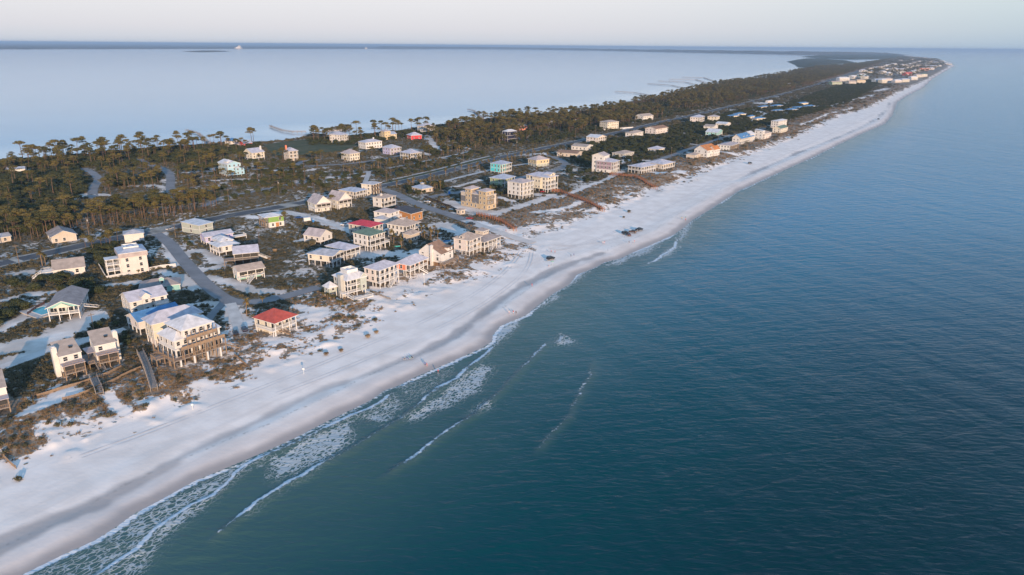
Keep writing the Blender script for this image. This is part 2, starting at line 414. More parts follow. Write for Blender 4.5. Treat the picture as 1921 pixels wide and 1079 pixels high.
def ground_material():
    m = bpy.data.materials.new('ground'); m.use_nodes = True
    N, L = m.node_tree.nodes, m.node_tree.links
    b = N['Principled BSDF']; b.inputs['Specular IOR Level'].default_value = 0.2
    def attr(n):
        a = N.new('ShaderNodeAttribute'); a.attribute_name = n; return a.outputs['Fac']
    geo = N.new('ShaderNodeNewGeometry')
    def noise(sc, det=4.0, stretch=None, rot=0.0):
        n = N.new('ShaderNodeTexNoise'); n.inputs['Scale'].default_value = sc; n.inputs['Detail'].default_value = det
        if stretch:
            mp = N.new('ShaderNodeMapping'); mp.vector_type = 'TEXTURE'; mp.inputs['Rotation'].default_value = (0, 0, rot); mp.inputs['Scale'].default_value = tuple(1 / k for k in stretch)
            L.new(geo.outputs['Position'], mp.inputs[0]); L.new(mp.outputs[0], n.inputs['Vector'])
        else:
            L.new(geo.outputs['Position'], n.inputs['Vector'])
        return n.outputs['Fac']
    def math_(op, a, c, clamp=False):
        n = N.new('ShaderNodeMath'); n.operation = op; n.use_clamp = clamp
        for i, v in enumerate((a, c)):
            if isinstance(v, (int, float)): n.inputs[i].default_value = v
            else: L.new(v, n.inputs[i])
        return n.outputs[0]
    def mix(f, a, c):
        n = N.new('ShaderNodeMix'); n.data_type = 'RGBA'
        if isinstance(f, (int, float)): n.inputs['Factor'].default_value = f
        else: L.new(f, n.inputs['Factor'])
        for k, v in ((6, a), (7, c)):
            if isinstance(v, tuple): n.inputs[k].default_value = (*v, 1)
            else: L.new(v, n.inputs[k])
        return n.outputs[2]
    def step(v, a, c):
        n = N.new('ShaderNodeMapRange'); n.interpolation_type = 'SMOOTHSTEP'
        n.inputs['From Min'].default_value = a; n.inputs['From Max'].default_value = c
        L.new(v, n.inputs['Value']); return n.outputs['Result']
    fine = noise(0.9, 6.0); mid = noise(0.12, 5.0); big = noise(0.02, 4.0)
    tracks = noise(0.5, 4.0, (0.07, 1.3, 1.0), R(57))
    sand = mix(step(mid, 0.3, 0.7), (0.745, 0.67, 0.605), (0.86, 0.785, 0.715))
    sand = mix(math_('MULTIPLY', step(tracks, 0.52, 0.72), 0.35), sand, (0.67, 0.595, 0.54))
    sand = mix(math_('MULTIPLY', attr('damp'), 0.42), sand, (0.56, 0.48, 0.44))
    band = math_('MULTIPLY', step(attr('damp'), 0.01, 0.06), math_('SUBTRACT', 1.0, step(attr('damp'), 0.08, 0.2)))
    sand = mix(math_('MULTIPLY', band, math_('MULTIPLY', step(fine, 0.5, 0.62), 0.55)), sand, (0.36, 0.30, 0.25))
    sand = mix(math_('MULTIPLY', attr('wet'), 0.9), sand, (0.30, 0.275, 0.265))
    inland = math_('SUBTRACT', 1.0, attr('brown'))
    sand = mix(math_('MULTIPLY', inland, math_('MULTIPLY', step(noise(0.07, 5.0), 0.3, 0.62), 0.62)), sand, (0.34, 0.29, 0.24))
    scrub = mix(step(fine, 0.35, 0.65), (0.034, 0.034, 0.018), (0.12, 0.10, 0.06))
    dry = mix(step(fine, 0.3, 0.7), (0.09, 0.064, 0.040), (0.27, 0.195, 0.125))
    plants = mix(math_('MULTIPLY', attr('brown'), step(big, 0.25, 0.6)), scrub, dry)
    flecks = noise(0.35, 5.0)
    v = math_('ADD', attr('veg'), math_('ADD', math_('MULTIPLY', math_('SUBTRACT', fine, 0.5), 1.5), math_('MULTIPLY', math_('SUBTRACT', flecks, 0.5), 2.2)))
    v = step(v, 0.36, 0.72)
    v = math_('MULTIPLY', v, step(attr('veg'), 0.02, 0.2))
    col = mix(math_('MULTIPLY', v, 0.88), sand, plants)
    grass = mix(step(mid, 0.3, 0.7), (0.05, 0.065, 0.03), (0.10, 0.095, 0.05))
    col = mix(attr('lawn'), col, grass)
    L.new(col, b.inputs['Base Color'])
    rg = N.new('ShaderNodeMapRange'); rg.inputs['To Min'].default_value = 0.95; rg.inputs['To Max'].default_value = 0.55
    L.new(attr('wet'), rg.inputs['Value']); L.new(rg.outputs[0], b.inputs['Roughness'])
    h = math_('ADD', math_('MULTIPLY', fine, math_('ADD', math_('MULTIPLY', v, 1.2), 0.20)), math_('MULTIPLY', mid, 0.25))
    h = math_('ADD', h, math_('MULTIPLY', tracks, 0.06))
    bp = N.new('ShaderNodeBump'); bp.inputs['Strength'].default_value = 0.55; bp.inputs['Distance'].default_value = 0.5
    L.new(h, bp.inputs['Height']); L.new(bp.outputs[0], b.inputs['Normal'])
    return m

_r = [110.0]
while _r[-1] < 1100: _r.append(_r[-1] * 1.0036)
while _r[-1] < 16000: _r.append(_r[-1] * 1.011)
GX, GY = polar_grid(-52, 34, 520, _r)
GZ = terrain(GX, GY)
_veg, _brown, _wet, _damp, _lawn = cover(GX, GY)
_keep = (GZ > -0.6)
ground = obj('ground', grid_mesh('ground', GX, GY, GZ, _keep, dict(veg=_veg, brown=_brown, wet=_wet, damp=_damp, lawn=_lawn)))
ground.data.materials.append(ground_material())
_ra, _rr = np.linspace(-52, 34, 520), np.array(_r)
def terrain_at(X, Y):
    """height of the ground mesh itself"""
    X = np.asarray(X, float); Y = np.asarray(Y, float)
    a = np.degrees(np.arctan2(X, Y)); r = np.hypot(X, Y)
    fa = np.clip((a + 52) / 86 * 519, 0, 518.999); fr_ = np.clip(np.interp(r, _rr, np.arange(len(_rr))), 0, len(_rr) - 1.001)
    ia = fa.astype(int); ir = fr_.astype(int); ta = fa - ia; tr = fr_ - ir
    return (GZ[ir, ia] * (1 - ta) + GZ[ir, ia + 1] * ta) * (1 - tr) + (GZ[ir + 1, ia] * (1 - ta) + GZ[ir + 1, ia + 1] * ta) * tr
def G(x, y):
    return float(terrain_at(x, y))
def gp(p):
    z = 3.0
    for _ in range(3):
        x, y = at(p[0], p[1], z)
        z = 0.5 * z + 0.5 * max(0.0, G(x, y))
    return Vector((x, y, z))
tag(ground, 'white sand spit with beach, scrub and low dunes between two waters', kind='structure')

# ------------------------------------------------------------------ water
BREAK1 = ats([(100, 1120), (187, 1076), (226, 1052), (260, 1029), (281, 1011), (312, 985), (333, 967), (359, 948), (396, 930), (417, 914), (443, 891), (469, 873), (500, 857),
              (552, 830), (604, 805), (651, 784), (687, 768), (719, 750), (740, 732)])
BREAK2 = ats([(385, 1029), (443, 980), (495, 937), (547, 902), (600, 872), (646, 850), (682, 828), (713, 809), (747, 787), (760, 776), (786, 761), (807, 745), (831, 727), (859, 710), (893, 680), (935, 648)])
BREAK3 = ats([(700, 905), (776, 857), (812, 828), (838, 807), (891, 774), (917, 753), (943, 729), (966, 708), (1000, 672), (1030, 640)])
BREAK4 = ats([(1035, 652), (1048, 640), (1056, 628)])
BREAK5 = ats([(1000, 860), (1050, 800), (1085, 740), (1120, 672)])
BREAK6 = ats([(1210, 500), (1240, 483), (1262, 468), (1285, 440)])
FOAM_AREAS = [  # polygon, strength
    (ats([(30, 1110), (78, 1065), (177, 1022), (250, 968), (330, 930), (420, 884), (500, 852), (520, 850), (470, 880), (420, 925), (380, 960), (330, 1000), (300, 1040), (240, 1110)]), 0.55),
    (ats([(500, 865), (560, 832), (640, 795), (668, 785), (655, 835), (610, 868), (560, 885), (510, 905)]), 0.7),
    (ats([(672, 785), (720, 752), (742, 735), (765, 762), (740, 785), (722, 800), (690, 790)]), 0.62),
    (ats([(745, 725), (800, 700), (862, 672), (855, 700), (800, 745), (760, 770)]), 0.42),
    (ats([(752, 788), (800, 755), (860, 712), (905, 680), (928, 690), (900, 735), (860, 755), (800, 780), (770, 792)]), 0.72),
    (ats([(888, 774), (905, 758), (918, 752), (918, 765), (900, 772)]), 0.8),
    (ats([(1040, 640), (1052, 626), (1062, 634), (1082, 642), (1065, 648), (1045, 650)]), 0.8),
    (ats([(921, 650), (930, 620), (970, 598), (975, 608), (945, 640), (935, 650)]), 0.75),
    (ats([(1005, 580), (1045, 548), (1052, 556), (1020, 575)]), 0.85),
    (ats([(1065, 540), (1085, 512), (1105, 508), (1082, 530)]), 0.85),
    (ats([(1130, 500), (1190, 470), (1245, 452), (1225, 470), (1165, 495)]), 0.75),
    (ats([(1238, 484), (1258, 462), (1275, 462), (1258, 480)]), 0.85),
    (ats([(1270, 450), (1280, 428), (1300, 414), (1290, 440), (1280, 455)]), 0.8)]
BREAKS = [(BREAK1, 0.55, 0.9), (BREAK2, 0.75, 0.62), (BREAK3, 0.7, 0.36), (BREAK4, 0.5, 0.9), (BREAK5, 0.35, 0.12), (BREAK6, 0.4, 0.8)]
def sea_surface(X, Y):
    _, sd, arc = poly_dist(X, Y, SHORE)
    off = -sd
    Z = np.zeros(X.shape)
    foam = np.zeros(X.shape); murk = np.zeros(X.shape); crest = np.zeros(X.shape)
    r = np.hypot(X, Y)
    near = (r < 1200) & (off > -20)
    xn, yn = X[near], Y[near]
    z = np.zeros(xn.shape); fo = np.zeros(xn.shape); mk = np.zeros(xn.shape); cr = np.zeros(xn.shape)
    n2 = fbm(xn, yn, 14, 91, 4); n3 = fbm(xn, yn, 45, 95, 3)
    for pts, h, fm in BREAKS:
        d, s, a = poly_dist(xn, yn, pts)
        tot = sum(math.dist(p, q) for p, q in zip(pts[:-1], pts[1:]))
        end = np.clip(np.minimum(a, tot - a) / 6.0, 0, 1)
        s2 = s + (n2 - 0.5) * 4.0
        ridge = np.where(s2 > 0, np.exp(-(s2 / 0.8) ** 2), np.exp(-(s2 / 2.2) ** 2)) * end
        z += h * 0.6 * ridge
        mk = np.maximum(mk, ridge * 0.55)
        seg = smooth(0.36, 0.6, fbm(a, a * 0 + h * 37, 22, 7, 3))
        cr = np.maximum(cr, np.clip(fm * (0.5 + 0.7 * seg) + 0.22 * seg, 0, 1) * np.exp(-((s2 - 0.2) / 0.75) ** 2) * end)
        trail = np.where(s2 < 0.3, np.exp((s2 - 0.3) / 3.5), np.exp(-(s2 - 0.3) / 0.8))
        fo = np.maximum(fo, fm * seg * trail * end * 0.75)
    for poly, st in FOAM_AREAS:
        xs = [p[0] for p in poly]; ys = [p[1] for p in poly]
        m = (xn > min(xs) - 5) & (xn < max(xs) + 5) & (yn > min(ys) - 5) & (yn < max(ys) + 5)
        if not m.any(): continue
        xm, ym = xn[m], yn[m]
        jx = (fbm(xm, ym, 7, 3, 3) - 0.5) * 9; jy = (fbm(xm, ym, 7, 13, 3) - 0.5) * 9
        d = poly_dist(xm, ym, poly + [poly[0]])[0]
        ins = in_poly(xm + jx * 0.6, ym + jy * 0.6, poly)
        fo[m] = np.maximum(fo[m], np.where(ins, st, st * np.clip(1 - d / 5.0, 0, 1) * .75) * np.clip(np.where(ins, 0.55 + d / 5.0, .55), 0, 1) * (0.72 + 0.62 * fbm(xm, ym, 9, 29, 3)))
    swell = np.sin((off[near] + (n3 - 0.5) * 30) / 9.0) * 0.10 * smooth(2, 30, off[near])
    z += swell + (n2 - 0.5) * 0.25 * smooth(0, 20, off[near])
    # the lip of the swash
    lip = np.exp(-((off[near] - 0.9 + (n2 - 0.5) * 2.6) / 1.15) ** 2) * (0.58 + 0.36 * smooth(0.4, 0.6, n3))
    cr = np.maximum(cr, lip * 0.8)
    Z[near] = z; foam[near] = fo; murk[near] = mk; crest[near] = cr
    r2 = np.clip((r - 1000) / 500, 0, 1)
    far_lip = np.exp(-((off - 2) / 4.0) ** 2) * 0.5 * (r > 1000)
    foam = np.maximum(foam, far_lip)
    depth = np.clip(off / 160.0, 0, 1)
    return Z, foam, murk, depth, off, crest

def water_material(name, bay=False):
    m = bpy.data.materials.new(name); m.use_nodes = True
    N, L = m.node_tree.nodes, m.node_tree.links
    b = N['Principled BSDF']
    geo = N.new('ShaderNodeNewGeometry')
    def attr(n):
        a = N.new('ShaderNodeAttribute'); a.attribute_name = n; return a.outputs['Fac']
    def math_(op, a, c):
        n = N.new('ShaderNodeMath'); n.operation = op
        for i, v in enumerate((a, c)):
            if isinstance(v, (int, float)): n.inputs[i].default_value = v
            else: L.new(v, n.inputs[i])
        return n.outputs[0]
    def mix(f, a, c):
        n = N.new('ShaderNodeMix'); n.data_type = 'RGBA'
        if isinstance(f, (int, float)): n.inputs['Factor'].default_value = f
        else: L.new(f, n.inputs['Factor'])
        for k, v in ((6, a), (7, c)):
            if isinstance(v, tuple): n.inputs[k].default_value = (*v, 1)
            else: L.new(v, n.inputs[k])
        return n.outputs[2]
    def step(v, a, c):
        n = N.new('ShaderNodeMapRange'); n.interpolation_type = 'SMOOTHSTEP'
        n.inputs['From Min'].default_value = a; n.inputs['From Max'].default_value = c
        L.new(v, n.inputs['Value']); return n.outputs['Result']
    def noise(sc, det, stretch, rot, dist=0.0):
        mp = N.new('ShaderNodeMapping'); mp.vector_type = 'TEXTURE'; mp.inputs['Rotation'].default_value = (0, 0, rot); mp.inputs['Scale'].default_value = tuple(1 / k for k in stretch)
        n = N.new('ShaderNodeTexNoise'); n.inputs['Scale'].default_value = sc; n.inputs['Detail'].default_value = det
        n.inputs['Distortion'].default_value = dist
        L.new(geo.outputs['Position'], mp.inputs[0]); L.new(mp.outputs[0], n.inputs['Vector'])
        return n.outputs['Fac']
    patches = noise(0.006, 5.0, (0.45, 1.3, 1), 0.15)
    if bay:
        shal = attr('depth')
        col = mix(step(shal, 0.02, 0.6), (0.56, 0.62, 0.64), (0.15, 0.33, 0.48))
        col = mix(math_('MULTIPLY', step(patches, 0.42, 0.7), 0.6), col, (0.11, 0.28, 0.43))
        L.new(col, b.inputs['Base Color'])
        h = math_('ADD', math_('MULTIPLY', noise(0.25, 4.0, (0.5, 1.4, 1), 0.2), 0.5), noise(0.03, 4.0, (0.6, 1.6, 1), 0.1))
        rough, strength = 0.12, 0.05
    else:
        d = attr('depth')
        col = mix(step(d, 0.0, 0.5), (0.070, 0.130, 0.115), (0.002, 0.062, 0.068))
        col = mix(step(d, 0.25, 1.0), col, (0.0, 0.022, 0.026))
        col = mix(math_('MULTIPLY', step(patches, 0.40, 0.72), 0.55), col, (0.0, 0.048, 0.060))
        col = mix(math_('MULTIPLY', attr('painted_sky'), step(d, 0.0, 0.3)), col, (0.0, 0.155, 0.27))  # far water painted bluer and brighter, standing in for reflected sky
        col = mix(math_('MULTIPLY', attr('murk'), 0.8), col, (0.10, 0.135, 0.11))
        # foam lace
        vo = N.new('ShaderNodeTexVoronoi'); vo.feature = 'DISTANCE_TO_EDGE'; vo.inputs['Scale'].default_value = 0.8
        mp = N.new('ShaderNodeVectorMath'); mp.operation = 'ADD'
        nz = N.new('ShaderNodeTexNoise'); nz.inputs['Scale'].default_value = 0.45; nz.inputs['Detail'].default_value = 4.0
        sc_ = N.new('ShaderNodeVectorMath'); sc_.operation = 'SCALE'; sc_.inputs['Scale'].default_value = 2.6
        L.new(geo.outputs['Position'], nz.inputs['Vector']); L.new(nz.outputs['Color'], sc_.inputs[0])
        st_ = N.new('ShaderNodeMapping'); st_.vector_type = 'TEXTURE'; st_.inputs['Rotation'].default_value = (0, 0, R(57)); st_.inputs['Scale'].default_value = (1.7, 0.85, 1)
        L.new(geo.outputs['Position'], st_.inputs[0]); L.new(st_.outputs[0], mp.inputs[0]); L.new(sc_.outputs[0], mp.inputs[1]); L.new(mp.outputs[0], vo.inputs['Vector'])
        fn = noise(0.5, 4.0, (1, 1, 1), 0)
        a_ = math_('MULTIPLY', attr('foam'), math_('ADD', 0.35, math_('MULTIPLY', fn, 1.3)))
        wdt = math_('MULTIPLY', math_('MULTIPLY', a_, a_), 0.42)
        e = math_('SUBTRACT', wdt, vo.outputs['Distance'])
        f = step(e, -0.05, 0.12)
        f = math_('MULTIPLY', f, step(attr('foam'), 0.05, 0.3))
        f = math_('MULTIPLY', f, 0.56)
        fc = math_('ADD', attr('crest'), math_('MULTIPLY', math_('SUBTRACT', noise(0.8, 5.0, (1, 1, 1), 0), 0.5), 1.3))
        fc = math_('MULTIPLY', step(fc, 0.25, 0.6), step(attr('crest'), 0.04, 0.2))
        f = math_('MAXIMUM', f, math_('MULTIPLY', fc, 0.9))
        col = mix(f, col, (0.72, 0.74, 0.76))
        L.new(col, b.inputs['Base Color'])
        ripple = noise(0.75, 5.0, (0.30, 1.0, 1), -R(6), 0.4)
        chop = noise(0.20, 4.0, (0.35, 1.0, 1), R(14), 0.3)
        swell = noise(0.055, 3.0, (0.16, 1.0, 1), -R(66), 0.2)
        h = math_('ADD', math_('MULTIPLY', ripple, 0.42), math_('ADD', math_('MULTIPLY', chop, 0.9), math_('MULTIPLY', swell, 1.3)))
        h = math_('ADD', h, math_('MULTIPLY', f, 0.3))
        rm = N.new('ShaderNodeMapRange'); rm.inputs['To Min'].default_value = 0.10; rm.inputs['To Max'].default_value = 0.9
        L.new(f, rm.inputs['Value']); L.new(rm.outputs[0], b.inputs['Roughness'])
        rough, strength = None, 0.72
    if rough is not None: b.inputs['Roughness'].default_value = rough
    b.inputs['IOR'].default_value = 1.33 if bay else 1.23
    if not bay: b.inputs['Specular Tint'].default_value = (0.12, 0.62, 0.90, 1)
    bp = N.new('ShaderNodeBump'); bp.inputs['Strength'].default_value = strength; bp.inputs['Distance'].default_value = 1.0
    L.new(h, bp.inputs['Height']); L.new(bp.outputs[0], b.inputs['Normal'])
    return m

_r = [98.0]
while _r[-1] < 430: _r.append(_r[-1] * 1.0036)
while _r[-1] < 700: _r.append(_r[-1] * 1.006)
while _r[-1] < 3000: _r.append(_r[-1] * 1.012)
while _r[-1] < 150000: _r.append(_r[-1] * 1.06)
WX, WY = polar_grid(-56, 52, 720, _r)
WZ, _foam, _murk, _depth, _off, _crest = sea_surface(WX, WY)
_mid = HIGHWAY + [(HIGHWAY[-1][0] + 4000, HIGHWAY[-1][1] + 9000), (70000, 140000)]
_hx = [(-4000, -2500)] + _mid
_, _side, _ = poly_dist(WX, WY, _hx)
_gz = np.interp(_off, [-12, 0], [1, -1])
sea = obj('sea', grid_mesh('sea', WX, WY, WZ, (_side < 60) & ((_off > -14) | (np.hypot(WX, WY) > 5000)), dict(foam=_foam, murk=_murk, depth=_depth, crest=_crest, painted_sky=smooth(140, 560, WY + 40 * (fbm(WX, WY, 160, 141, 3) - .5)))))  # last attribute: distance mask for the sky reflection painted into the sea
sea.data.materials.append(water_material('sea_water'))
tag(sea, 'dark teal gulf water with breakers along the beach', kind='structure')
_r2 = [500.0]
while _r2[-1] < 150000: _r2.append(_r2[-1] * 1.03)
BX, BY = polar_grid(-56, 40, 200, _r2)
_bd, _bs, _ = poly_dist(BX, BY, BAY)
_, _side2, _ = poly_dist(BX, BY, _hx)
bay = obj('bay', grid_mesh('bay', BX, BY, BX * 0 + 0.02, (_side2 > 40) & ((_bs > -25) | (np.hypot(BX, BY) > 5000)), dict(depth=np.clip(_bs / 260, 0, 1))))
bay.data.materials.append(water_material('bay_water', True))
tag(bay, 'calm pale blue bay behind the wooded spit', kind='structure')
# ------------------------------------------------------------------ far land and woods on it
def land_sheet(name, pts_px, z, color_a, color_b, label, kind, tall=0.0, cell=60.0, far=None, seed=1):
    pts = ats(pts_px, 0.0)
    if far: pts = pts + far
    xs = [p[0] for p in pts]; ys = [p[1] for p in pts]
    nx = int(min(260, max(8, (max(xs) - min(xs)) / cell))); ny = int(min(260, max(8, (max(ys) - min(ys)) / cell)))
    X, Y = np.meshgrid(np.linspace(min(xs), max(xs), nx), np.linspace(min(ys), max(ys), ny))
    ins = in_poly(X, Y, pts)
    ed = poly_dist(X, Y, pts + [pts[0]])[0]
    n = fbm(X, Y, cell * 3, seed, 4); n1 = vnoise(X / cell * 1.7, Y / cell * 1.7, seed + 5)
    Z = np.where(ins, z + smooth(0, cell * 1.2, ed) * tall * (0.55 + 0.4 * n + 0.35 * n1), -3.0)
    me = grid_mesh(name, X, Y, Z, ins, dict(edge=np.where(ins, ed, 0)))
    m = bpy.data.materials.new(name); m.use_nodes = True
    N, L = m.node_tree.nodes, m.node_tree.links
    b = N['Principled BSDF']; b.inputs['Roughness'].default_value = 1.0; b.inputs['Specular IOR Level'].default_value = 0.1
    g = N.new('ShaderNodeNewGeometry'); nz = N.new('ShaderNodeTexNoise'); nz.inputs['Scale'].default_value = 1.2 / cell; nz.inputs['Detail'].default_value = 5
    L.new(g.outputs['Position'], nz.inputs['Vector'])
    r = N.new('ShaderNodeValToRGB'); r.color_ramp.elements[0].position = .35; r.color_ramp.elements[1].position = .65
    r.color_ramp.elements[0].color = (*color_a, 1); r.color_ramp.elements[1].color = (*color_b, 1)
    L.new(nz.outputs['Fac'], r.inputs[0]); L.new(r.outputs[0], b.inputs['Base Color'])
    bp = N.new('ShaderNodeBump'); bp.inputs['Strength'].default_value = .8; bp.inputs['Distance'].default_value = 6
    L.new(nz.outputs['Fac'], bp.inputs['Height']); L.new(bp.outputs[0], b.inputs['Normal'])
    me.materials.append(m)
    return tag(obj(name, me), label, kind=kind)
DG, DG2 = (0.045, 0.050, 0.030), (0.085, 0.080, 0.048)
ML, ML2 = (0.075, 0.070, 0.055), (0.15, 0.125, 0.10)
_ray = lambda px, d: (lambda v: (v[0] / math.hypot(*v) * d, v[1] / math.hypot(*v) * d))(at(px, 300, 0))
MAIN_COAST = [(-500, 97), (-200, 94.5), (0, 93), (250, 92.5), (480, 92), (700, 92.0), (880, 92.3), (960, 92.8), (1080, 94.5), (1200, 97), (1320, 99.6), (1440, 102), (1480, 103.2), (1540, 104.0), (1620, 104.2), (1690, 103.6)]
_mc = ats(MAIN_COAST, 0.0)
_hyp = lambda p: math.hypot(*p)
# the long shore opposite: a low wooded mainland that thins out to a spit
_left = [p for p in MAIN_COAST if p[0] <= 700]
land_sheet('mainland', _left + [(760, 91.4)], 2.5, ML, ML2, 'hazy wooded mainland across the bay', 'structure', tall=14, cell=420,
           far=[_ray(760, 60000), _ray(400, 90000), _ray(0, 90000), _ray(-500, 70000)], seed=3)
_strip = [p for p in MAIN_COAST if p[0] >= 700]
_sw = ats(_strip, 0.0)
_far = []
for (x, y), wd in zip(_sw, (9000, 6000, 3200, 1600, 1200, 1200, 1500, 1600, 1600, 1600, 1400, 900)):
    d = math.hypot(x, y); k = (d + wd) / d
    _far.append((x * k, y * k))
land_sheet('far_shore', _strip, 2.0, ML, ML2, 'thin far shore of trees closing the bay', 'structure', tall=50, cell=230, far=_far[::-1], seed=9)
for pts, w in ((_left, 60), (_strip, 60)):
    mb = MB(); q = ats(pts, 0.0)
    for p0, p1 in zip(q[:-1], q[1:]):
        k0 = 1 - 160 / _hyp(p0); k1 = 1 - 160 / _hyp(p1)
        mb.face([(p0[0] * k0, p0[1] * k0, 1.2), (p1[0] * k1, p1[1] * k1, 1.2), (p1[0] * 1.006, p1[1] * 1.006, 4.0), (p0[0] * 1.006, p0[1] * 1.006, 4.0)])
    tag(obj('far_beach', mb.mesh('far_beach', mat('far_sand', (0.62, 0.55, 0.5), 0.95, 0.1, 0.001))), 'pale thread of sand along the far shore', kind='structure')
land_sheet('cape_woods', [(1506, 107), (1530, 104.5), (1600, 103.2), (1660, 102.8), (1695, 104), (1702, 107.5), (1680, 110.5), (1640, 111.4), (1590, 112), (1540, 110)], 1.5, DG, DG2,
           'dark wood on the cape beyond the lagoon', 'stuff', tall=16, cell=90, seed=15)
land_sheet('lagoon_woods', [(1478, 116), (1500, 111.8), (1545, 111.8), (1597, 115.8), (1602, 118.3), (1572, 120.3), (1548, 123), (1535, 127), (1502, 127.5), (1494, 122)], 1.2, DG, DG2,
           'low wooded point running into the lagoon', 'stuff', tall=11, cell=45, seed=17)
land_sheet('bay_islet', [(341, 96.6), (370, 95.4), (410, 95.2), (436, 96.6), (400, 98), (360, 98)], 1.0, (0.10, 0.085, 0.055), (0.16, 0.13, 0.09), 'tiny brown islet far out in the bay', 'structure', tall=6, cell=90, seed=19)
mb = MB()
for d in (-7, 0, 6):
    mb.box(d, d + 6.5, -9, 9, 0, 22 + d)
mb.box(-14, 19, -12, 12, 0, 9)
_p = at(447, 92, 0)
tag(obj('coastal_tower_block', mb.mesh('coastal_tower_block', mat('tower_pale', (0.8, 0.72, 0.62), .8)), None, (_p[0] * 1.012, _p[1] * 1.012, 3.5), 0, (4, 4, 2.2)), 'pale block standing out on the far mainland shore behind the islet', 'building')
for i, px in enumerate((687, 766, 818, 830, 849, 900)):
    _p = at(px, 92, 0)
    mb = MB().box(-26, 26, -20, 20, 0, 24); mb.prism([(-29, 24), (29, 24), (0, 38)], -22, 22)
    tag(obj('far_shore_house', mb.mesh('far_shore_house', mat('tower_pale', ())), None, (_p[0] * 1.01, _p[1] * 1.01, 3), 0, (1.2, 1, .9)), 'tiny sunlit pale speck of a house on the far shore', 'house', 'sunlit specks on the far shore')

# ------------------------------------------------------------------ roads
ROADLINES = []
def ribbon(name, pts, width, material, lift=0.06, offset=0.0, step_=5.0, label=None):
    if width > 2.5 and pts is not HIGHWAY: ROADLINES.append((pts, width + 2 * abs(offset) * 0))
    P = [Vector((p[0], p[1], 0)) for p in pts]
    Q = [P[0]]
    for a, b in zip(P[:-1], P[1:]):
        n = max(1, int((b - a).length / (step_ if a.length < 900 else step_ * 4)))
        for k in range(1, n + 1): Q.append(a.lerp(b, k / n))
    NX, V = [], []
    cols = 5
    for i, p in enumerate(Q):
        t = (Q[min(i + 1, len(Q) - 1)] - Q[max(i - 1, 0)]).normalized(); s = Vector((-t.y, t.x, 0))
        for k in range(cols):
            c = p + s * (offset + width * (k / (cols - 1) - 0.5)); V.append((c.x, c.y))
    V = np.array(V); z = terrain_at(V[:, 0], V[:, 1])
    zz = np.convolve(np.pad(z.reshape(-1, cols).max(1), 3, 'edge'), np.ones(7) / 7, 'valid')
    zz = np.maximum(zz, z.reshape(-1, cols).max(1) - 0.05)
    m = MB()
    m.v = [(x, y, zz[i // cols] + lift) for i, (x, y) in enumerate(V)]
    for i in range(len(Q) - 1):
        for k in range(cols - 1):
            a = i * cols + k
            m.f.append((a + 1, a, a + cols, a + cols + 1)); m.m.append(0)
    return tag(obj(name, m.mesh(name, material, True)), label, kind='structure')
ASPH = mat('asphalt', (0.085, 0.088, 0.095), 0.85, 0.25, 0.15)
ASPH2 = mat('asphalt_worn', (0.22, 0.22, 0.225), 0.9, 0.22, 0.12)
CONC = mat('concrete_path', (0.48, 0.46, 0.44), 0.9, 0.2, 0.2)
SHELL = mat('shell_track', (0.58, 0.55, 0.51), 0.95, 0.2, 0.25)
VERGE = mat('sandy_verge', (0.36, 0.34, 0.30), 0.95, 0.5, 0.12)
PAINT = mat('road_paint', (0.72, 0.70, 0.64), 0.7, 0.3, 0.4)
YPAINT = mat('road_paint_yellow', (0.62, 0.45, 0.12), 0.7, 0.3, 0.4)
ribbon('road_verge', HIGHWAY, 13.5, VERGE, 0.04, label='pale sandy verge along the highway')
ribbon('road', HIGHWAY, 9.5, ASPH, 0.08, label='two-lane highway running the length of the spit')
for off, mm in ((-3.6, PAINT), (3.6, PAINT), (0.12, YPAINT), (-0.12, YPAINT)):
    ribbon('road_marking', [p for p in HIGHWAY if math.hypot(*p) < 1300], 0.16, mm, 0.10, off, label='painted line along the highway')
ribbon('cycle_path', [p for p in HIGHWAY if math.hypot(*p) < 760], 2.8, CONC, 0.09, 14.0, label='paved cycle path beside the highway')
def road(px, w, m, name='road', lift=0.09, label=None, z=3.0):
    return ribbon(name, chaikin(ats(px, z)), w, m, lift, label=label)
road([(292, 438), (318, 455), (336, 478), (357, 503), (382, 530), (405, 550), (426, 563), (450, 569), (482, 567), (530, 558), (565, 549), (598, 540)], 6.5, ASPH2, label='side street from the highway to the beach houses')
road([(424, 563), (410, 578), (394, 594), (384, 612)], 3.6, ASPH2, 'driveway', 0.10, label='short drive to the cream house')
road([(432, 570), (440, 590), (447, 612), (456, 628)], 4.6, SHELL, 'driveway', 0.10, label='pale drive with two parked cars')
road([(640, 365), (690, 352), (722, 356), (752, 368), (786, 385), (835, 400), (872, 413), (890, 421)], 8.0, ASPH2, lift=0.11, label='beach access road crossing from the highway')
road([(872, 413), (900, 425), (930, 437), (965, 446), (1000, 453)], 7.0, mat('packed_sand', (0.58, 0.54, 0.50), .95, .15, .2), 'sand_track', 0.07, label='packed sand ramp onto the beach')
road([(800, 371), (830, 366), (862, 361), (885, 356)], 6.5, ASPH2, label='gated drive to the tall houses')
road([(968, 336), (985, 331), (1012, 327), (1042, 320), (1062, 311), (1057, 302), (1040, 295), (1012, 290)], 7.0, ASPH2, label='curving street behind the tall houses')
road([(830, 342), (870, 331), (920, 319), (960, 312), (1000, 306)], 4.5, CONC, 'footpath', 0.1, label='pale concrete path behind the turquoise house')
road([(1215, 306), (1258, 293), (1300, 277), (1332, 267), (1362, 257), (1412, 247), (1437, 240)], 7.0, ASPH2, label='beachfront lane among the right-hand houses')
road([(1175, 262), (1215, 262), (1257, 265), (1310, 272)], 4.5, SHELL, 'driveway', 0.1, label='sandy lane through the green scrub')
